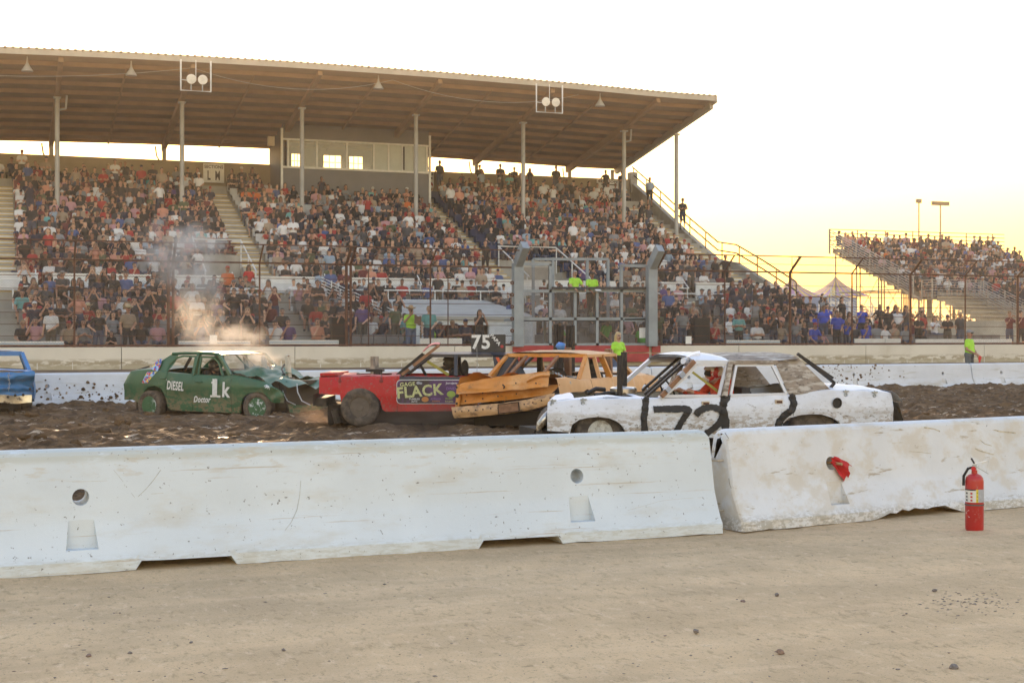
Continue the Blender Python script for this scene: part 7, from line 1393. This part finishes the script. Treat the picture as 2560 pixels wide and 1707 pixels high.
for px, py, r_ in ((1146, 989, 0.035), (1145, 968, 0.02), (1145, 1008, 0.02), (1170, 987, 0.012), (1210, 982, 0.012), (1248, 990, 0.014), (1294, 984, 0.012), (1210, 996, 0.014), (1167, 1002, 0.016), (1350, 957, 0.014), (1300, 957, 0.014)):
    q = R(px, py, -0.0); q.x = -0.165 if py < 960 else -0.05; mb.lathe([(r_, 0), (r_ * 0.8, 0.004), (0, 0.004)], 10, 0, Matrix.Translation(q) @ Matrix.Rotation(-math.pi / 2, 4, 'Y'))
mb.build('rivet_hole', BLACK, c.root); q = R(1261, 966, -0.15); mb = MB(); mb.tube([q + Vector((0, 0.03, 0.03)), q + Vector((-0.02, -0.01, 0)), q + Vector((0, 0.01, -0.03))], 0.012, 6); mb.build('lock_tear', BLACK, c.root)
# bumper: channel beam, tilted
PBU = pm('bumper_faded', (0.56, 0.33, 0.155), 0.6, 0, 0.15, 3, layers=[dict(col=(0.22, 0.13, 0.075), scale=(5, 5, 9), lo=0.5, hi=0.62, amt=0.8), dict(col=(0.10, 0.075, 0.055), scale=(8, 8, 16), lo=0.58, hi=0.66, amt=0.8)])
bt = [(1131, 1018), (1190, 1013), (1250, 1008), (1320, 998), (1390, 982)]; bm_ = [(1135, 1024), (1190, 1019), (1250, 1014), (1320, 1004), (1390, 988)]; bb = [(1142, 1045), (1190, 1042), (1250, 1036), (1320, 1027), (1390, 1008)]
def bump(u, v):
    if v < 0.25: e = edge(bt, u); x = -0.02 - 0.16 * v / 0.25
    elif v < 0.9: k = (v - 0.25) / 0.65; e = edge(bm_, u) * (1 - k) + edge(bb, u) * k; x = -0.18 - 0.02 * math.sin(k * 3.1)
    else: e = edge(bb, u); x = -0.18 + 0.14 * (v - 0.9) / 0.1
    p = R(e.x, e.y, -0.1); return (x + 0.02 * noise.noise(Vector((u * 8, v * 2, 1))), p.y, p.z + 0.008 * noise.noise(Vector((u * 11, v * 3, 4))))
bo_ = crush(MB().grid(bump, 50, 24).build('rear_bumper', PBU, c.root, 18), 0.012, 4.5, 3)
q = [R(x, y, -0.21) for x, y in ((1245, 1011), (1296, 1005), (1298, 1027), (1246, 1034))]; MB().prism(q[::-1], (0.015, 0, 0)).build('plate_recess', RUSTB, bo_)
mb = MB()
for i in range(4): mb.beam(q[i], q[(i + 1) % 4], 0.012, 0.012, (1, 0, 0))
mb.build('plate_rim', UNDER, bo_)
mb = MB()
for k in range(13):
    u = 0.04 + 0.93 * k / 12; v_ = Vector(bump(u, 0.40)); mb.lathe([(0.013, 0), (0, 0.004)], 8, 0, Matrix.Translation(v_ + Vector((-0.006, 0, 0))) @ Matrix.Rotation(-math.pi / 2, 4, 'Y'))
mb.build('bolt_hole', BLACK, bo_)
mb = MB(); mb.grid(lambda u, v: tuple(R(1146 + 70 * u, 1043 - 3 * u + 7 * v * math.sin(u * 3.0), -0.02 + 0.3 * v)), 8, 3); mb.build('bumper_bracket', UNDER, c.root)
# greenhouse
ins = 0.22
Cb, Ct = Vector((1.52, 0.08, 0.93)), Vector((1.72, ins, 1.31)); Db, Dt = Vector((1.02, 0.10, 0.93)), Vector((1.62, ins, 1.315)); Bb, Bt = Vector((2.42, 0.07, 0.93)), Vector((2.36, ins, 1.32)); Ab, At = Vector((3.62, 0.08, 0.94)), Vector((3.02, ins, 1.32))
C2 = Vector((1.92, 0.08, 0.93)); C2t = Vector((2.0, ins, 1.315))
for m_ in (0, 1):
    f = (lambda v: v) if m_ == 0 else (lambda v: Vector((v.x, c.W - v.y, v.z)))
    MB().grid(lambda u, v: tuple(f((Cb + (Ct - Cb) * v) + ((Db + (Dt - Db) * v) - (Cb + (Ct - Cb) * v)) * u)), 6, 8).build('c_pillar', POF, c.root, 40)
c.bar('quarter_post', C2, C2t, 0.05, 0.06, POF, True); c.bar('b_pillar', Bb, Bt, 0.06, 0.09, PO, True); c.bar('a_pillar', Ab, At, 0.05, 0.08, POF, True); c.bar('roof_rail', Vector((1.6, ins, 1.32)), At, 0.06, 0.05, POF, True, (0, 0, 1))
c.bar('rear_window_header', Vector((1.64, ins, 1.325)), Vector((1.64, c.W - ins, 1.325)), 0.08, 0.06, PO, False, (0, 0, 1)); c.bar('rear_window_post', Db + Vector((0, 0.02, 0)), Dt, 0.05, 0.06, PO, True)
c.roof('roof', 1.6, 3.06, 1.335, ins - 0.02, POF, 0.075)
c.bar('rear_window_bar', Vector((1.05, 1.45, 0.93)), Vector((1.63, 1.30, 1.32)), 0.04, 0.05, RUSTB); c.bar('rear_window_bar', Vector((1.05, 0.85, 0.93)), Vector((1.63, 0.72, 1.32)), 0.04, 0.05, RUSTB); c.bar('rear_window_bar', Vector((1.3, 1.62, 0.95)), Vector((1.66, 1.5, 1.30)), 0.03, 0.03, RUSTB)
c.bar('cage_bar', Vector((2.3, 1.35, 0.5)), Vector((2.3, 1.35, 1.33)), 0.08, 0.08, BARK); c.bar('cage_bar', Vector((2.3, 0.45, 0.5)), Vector((2.3, 0.45, 1.33)), 0.06, 0.06, BARK); c.bar('cage_bar', Vector((1.9, 1.75, 0.9)), Vector((2.9, 1.72, 1.3)), 0.05, 0.05, BARK)
c.bar('windshield_post', Vector((3.55, 0.5, 0.8)), Vector((3.5, 0.5, 1.42)), 0.11, 0.11, RUSTB); c.bar('windshield_post', Vector((3.4, 1.25, 0.8)), Vector((3.38, 1.25, 1.44)), 0.11, 0.11, RUSTB)
mb = MB(); mb.blob((2.15, 1.0, 0.98), (0.08, 0.22, 0.12), 0, 0.05, 1, 2); mb.box(2.05, 2.2, 0.75, 1.25, 0.4, 0.95); mb.build('seat', pm('seat_dark', (0.035, 0.035, 0.04), 0.8), c.root, 40)
c.driver(2.55, 1.42 - 0.95, -0.1, 1, 'driver in dark suit behind the rear window of the orange car', (0.025, 0.024, 0.024), pm('helmet_dark', (0.05, 0.045, 0.042), 0.4), ('lap', 'wheel'))
mb = MB()
for k in range(8): q = R(1375, 931, 0.1) + Vector((0.05 * k, -0.03 * k, -0.012 * k * k * 0.3)); mb.lathe([(0.022, -0.008), (0.032, 0), (0.022, 0.008), (0.014, 0)], 8, 0, Matrix.Translation(q) @ Matrix.Rotation(0.9 * (k % 2) + 0.6, 4, 'X'), True)
mb.build('chain', STEEL, c.root)
for px in (1390, 1403, 1421, 1431):
    p_ = None; x_ = 4.25; d_ = ray(px, 870); o_ = Vector((0, 0, CAMH)); k_ = (c.O + c.a * x_ - o_).dot(c.a) / d_.dot(c.a); w_ = o_ + d_ * k_ - c.O; y_ = w_.dot(c.n)
    zt_ = CAMH + (HORY - (814 if px != 1390 else 810)) / FPX * k_ - c.O.z; MB().tube([(x_, y_, 0.9), (x_, y_, zt_)], 0.05, 10).build('exhaust_stack', STACK, c.root, 50)
q = c.atx(1402, 866, 2.7); MB().blob(Vector((2.7, q.y, 1.47)), (0.08, 0.085, 0.085), 0, 0.6, 4, 2).build('roof_bag', pm('bag_blue', (0.06, 0.20, 0.55), 0.5), c.root, 60)
for xw_ in (1.15, 4.15):
    c.wheel(xw_, 0.33, 0.16, 0.335, 0.24, 0.19, DUST_RIM); c.wheel(xw_, 0.33, 0.16, 0.335, 0.24, 0.19, DUST_RIM, 0, True)
MB().tube([(1.15, 0.2, 0.33), (1.15, c.W - 0.2, 0.33)], 0.06, 8).build('axle', UNDER, c.root); MB().blob((1.15, c.W / 2, 0.33), 0.14, 0, 0.05, 2, 2).build('differential', UNDER, c.root, 60)
# ----------------------------------------------------------------- blue car (left edge, seen from behind)
c = far_car('blue_car', 'blue derby sedan cut off at the left edge, rear end crushed', 90, 116, -0.22, -21, 1.9, PB_, None); c.dent = (0.03, 3.0, 41)
c.profile([(0.0, 1.0), (0.5, 1.03), (1.2, 0.98), (3.6, 0.98), (5.2, 0.9)], [(0.0, 0.42), (0.6, 0.42)] + arch(1.15, 0.40, 0.34) + [(2.4, 0.3)] + arch(4.15, 0.40, 0.34) + [(5.2, 0.4)], zr=0.66, ends=0.05)
for far in (False, True):
    for nm, a, b in (('quarter_panel', 0.0, 1.45), ('rear_door', 1.45, 2.45), ('front_door', 2.45, 3.55), ('front_fender', 3.55, 5.2)): c.panel(nm, a, b, PB_, far)
c.deck('trunk_lid', 0.0, 1.2, PB_, 0.04, rough=0.04); c.deck('hood', 3.7, 5.2, PB_, 0.04); c.underbody(0.22, 0.48)
def brear(u, v):
    z = 0.46 + 0.55 * v; x = 0.02 - 0.09 * math.exp(-((v - 0.85) / 0.14) ** 2) - 0.06 * math.exp(-((v - 0.35) / 0.10) ** 2) + 0.10 * max(0, 0.35 - u) / 0.35 * math.sin(v * 5)
    return tuple(bent(Vector((x, 0.04 + (c.W - 0.08) * u, z)), 0.05 * max(0.25, 1 - 2 * u), 4, 3))
crush(MB().grid(brear, 40, 26).build('rear_panel', PB_, c.root, 18), 0.05, 3.6, 7)
mb = MB(); mb.grid(lambda u, v: tuple(bent(Vector((-0.10, 0.08 + (c.W - 0.16) * u, 0.52 - 0.17 * v)), 0.03, 3, 1)), 16, 4); mb.build('rear_bumper', CHROME, c.root, 30)
mb = MB()
for px, py in ((75, 972), (38, 988), (58, 987), (20, 992)): q = c.atx(px, py, -0.11); mb.lathe([(0.03, 0), (0, 0.004)], 10, 0, Matrix.Translation(q) @ Matrix.Rotation(-math.pi / 2, 4, 'Y'))
mb.build('lamp_hole', BLACK, c.root)
ins = 0.24; Db, Dt = Vector((0.95, 0.10, 1.0)), Vector((1.5, ins, 1.39)); Cb, Ct = Vector((1.35, 0.08, 0.98)), Vector((1.75, ins, 1.39)); At = Vector((3.0, ins, 1.39)); Ab = Vector((3.62, 0.08, 0.98))
for m_ in (0, 1):
    f = (lambda v: v) if m_ == 0 else (lambda v: Vector((v.x, c.W - v.y, v.z))); MB().grid(lambda u, v: tuple(f((Cb + (Ct - Cb) * v) + ((Db + (Dt - Db) * v) - (Cb + (Ct - Cb) * v)) * u)), 6, 8).build('c_pillar', PB_, c.root, 40)
c.bar('a_pillar', Ab, At, 0.05, 0.08, PB_, True); c.bar('roof_rail', Dt, At, 0.06, 0.06, PB_, True, (0, 0, 1)); c.bar('rear_window_header', Dt, Vector((Dt.x, c.W - ins, Dt.z)), 0.08, 0.10, PB_, False, (0, 0, 1)); c.bar('rear_window_post', Db, Dt, 0.08, 0.08, PB_, True); c.roof('roof', 1.48, 3.05, 1.41, ins - 0.02, pm('blue_roof_faded', (0.5, 0.47, 0.4), 0.6), 0.07)
c.bar('rear_window_bar', Vector((1.2, 1.05, 0.9)), Vector((1.7, 1.05, 1.38)), 0.06, 0.06, BARK); c.bar('b_pillar', Vector((2.4, 0.08, 0.98)), Vector((2.4, ins, 1.39)), 0.06, 0.09, PB_, True)
mb = MB()
for k in range(9):
    q = Vector((-0.09 - 0.004 * k, 0.55 + 0.01 * math.sin(k), 0.99 - 0.045 * k)); mb.lathe([(0.016, -0.006), (0.025, 0), (0.016, 0.006), (0.01, 0)], 8, 0, Matrix.Translation(q) @ Matrix.Rotation(1.2 * (k % 2), 4, 'Z') @ Matrix.Rotation(math.pi / 2, 4, 'X'), True)
mb.build('trunk_chain', STEEL, c.root)
for xw_ in (1.15, 4.15): c.wheel(xw_, 0.34, 0.16, 0.335, 0.24, 0.19, DUST_RIM); c.wheel(xw_, 0.34, 0.16, 0.335, 0.24, 0.19, DUST_RIM, 0, True)
# ================================================================= AIR: haze, steam and dust
hz = MB().box(-2600, 2600, -500, 3100, -1.6, 22.0).build('haze', bpy.data.materials.new('haze_air'))
m = hz.data.materials[0]; m.use_nodes = True; N = m.node_tree.nodes; N.remove(N['Principled BSDF']); pv = N.new('ShaderNodeVolumePrincipled'); pv.inputs['Color'].default_value = (0.95, 0.83, 0.68, 1); pv.inputs['Density'].default_value = 0.0007; pv.inputs['Anisotropy'].default_value = 0.6
m.node_tree.links.new(pv.outputs[0], N['Material Output'].inputs['Volume']); tag(hz, 'thin dusty evening haze filling the whole arena', 'haze', None, 'stuff')
def cloud_mat(name, col, dens, scale, lo, hi):
    m = bpy.data.materials.new(name); m.use_nodes = True; N = m.node_tree.nodes; L = m.node_tree.links; N.remove(N['Principled BSDF']); pv = N.new('ShaderNodeVolumePrincipled'); pv.inputs['Color'].default_value = (*col, 1); pv.inputs['Anisotropy'].default_value = 0.3
    tc = N.new('ShaderNodeTexCoord'); nz = N.new('ShaderNodeTexNoise'); nz.inputs['Scale'].default_value = scale; nz.inputs['Detail'].default_value = 4; nz.inputs['Roughness'].default_value = 0.6; L.new(tc.outputs['Object'], nz.inputs['Vector'])
    ln = N.new('ShaderNodeVectorMath'); ln.operation = 'LENGTH'; L.new(tc.outputs['Object'], ln.inputs[0])
    fa_ = N.new('ShaderNodeMapRange'); fa_.inputs[1].default_value = 1.0; fa_.inputs[2].default_value = 0.35; fa_.interpolation_type = 'SMOOTHSTEP'; L.new(ln.outputs['Value'], fa_.inputs[0])
    mr = N.new('ShaderNodeMapRange'); mr.inputs[1].default_value = lo; mr.inputs[2].default_value = hi; L.new(nz.outputs[0], mr.inputs[0])
    m1 = N.new('ShaderNodeMath'); m1.operation = 'MULTIPLY'; L.new(fa_.outputs[0], m1.inputs[0]); L.new(mr.outputs[0], m1.inputs[1]); m2 = N.new('ShaderNodeMath'); m2.operation = 'MULTIPLY'; m2.inputs[1].default_value = dens; L.new(m1.outputs[0], m2.inputs[0]); L.new(m2.outputs[0], pv.inputs['Density'])
    L.new(pv.outputs[0], N['Material Output'].inputs['Volume']); return m
STEAM = cloud_mat('steam_volume', (1.0, 0.98, 0.95), 2.6, 2.1, 0.46, 0.68); STEAM2 = cloud_mat('steam_volume_thin', (1.0, 0.98, 0.95), 2.0, 2.4, 0.44, 0.66); DUSTV = cloud_mat('dust_volume', (0.55, 0.42, 0.32), 0.9, 1.6, 0.35, 0.7)
def cloud(name, px, py, z, rx, ry, rz, mat, label):
    o = MB().blob((0, 0, 0), 1.0, 0, 0, 0, 2).build(name, mat); o.location = depth(px, z, py); o.scale = (rx, ry, rz); o.rotation_euler.z = -YAW; tag(o, label, 'smoke', None, 'stuff')
cloud('steam_cloud', 450, 625, 33, 1.3, 0.8, 1.0, STEAM, 'pale steam puff drifting high above the green car')
cloud('steam_cloud', 492, 735, 32, 0.8, 0.6, 1.45, STEAM2, 'rising steam column between the upper puff and the green car roof')
cloud('steam_cloud', 565, 850, 30.5, 1.1, 0.6, 0.6, STEAM2, 'steam rolling off the crushed hood of the green car')
cloud('steam_cloud', 640, 905, 29.6, 0.7, 0.5, 0.5, STEAM2, 'steam between the two pale stacks of the green car')
cloud('dust_cloud', 820, 1035, 24.6, 0.7, 0.6, 0.35, DUSTV, 'dust kicked up in front of the red car front wheel')
cloud('dust_cloud', 1080, 1045, 23.0, 1.5, 0.5, 0.42, DUSTV, 'dust hanging low beside the red car and the orange bumper')
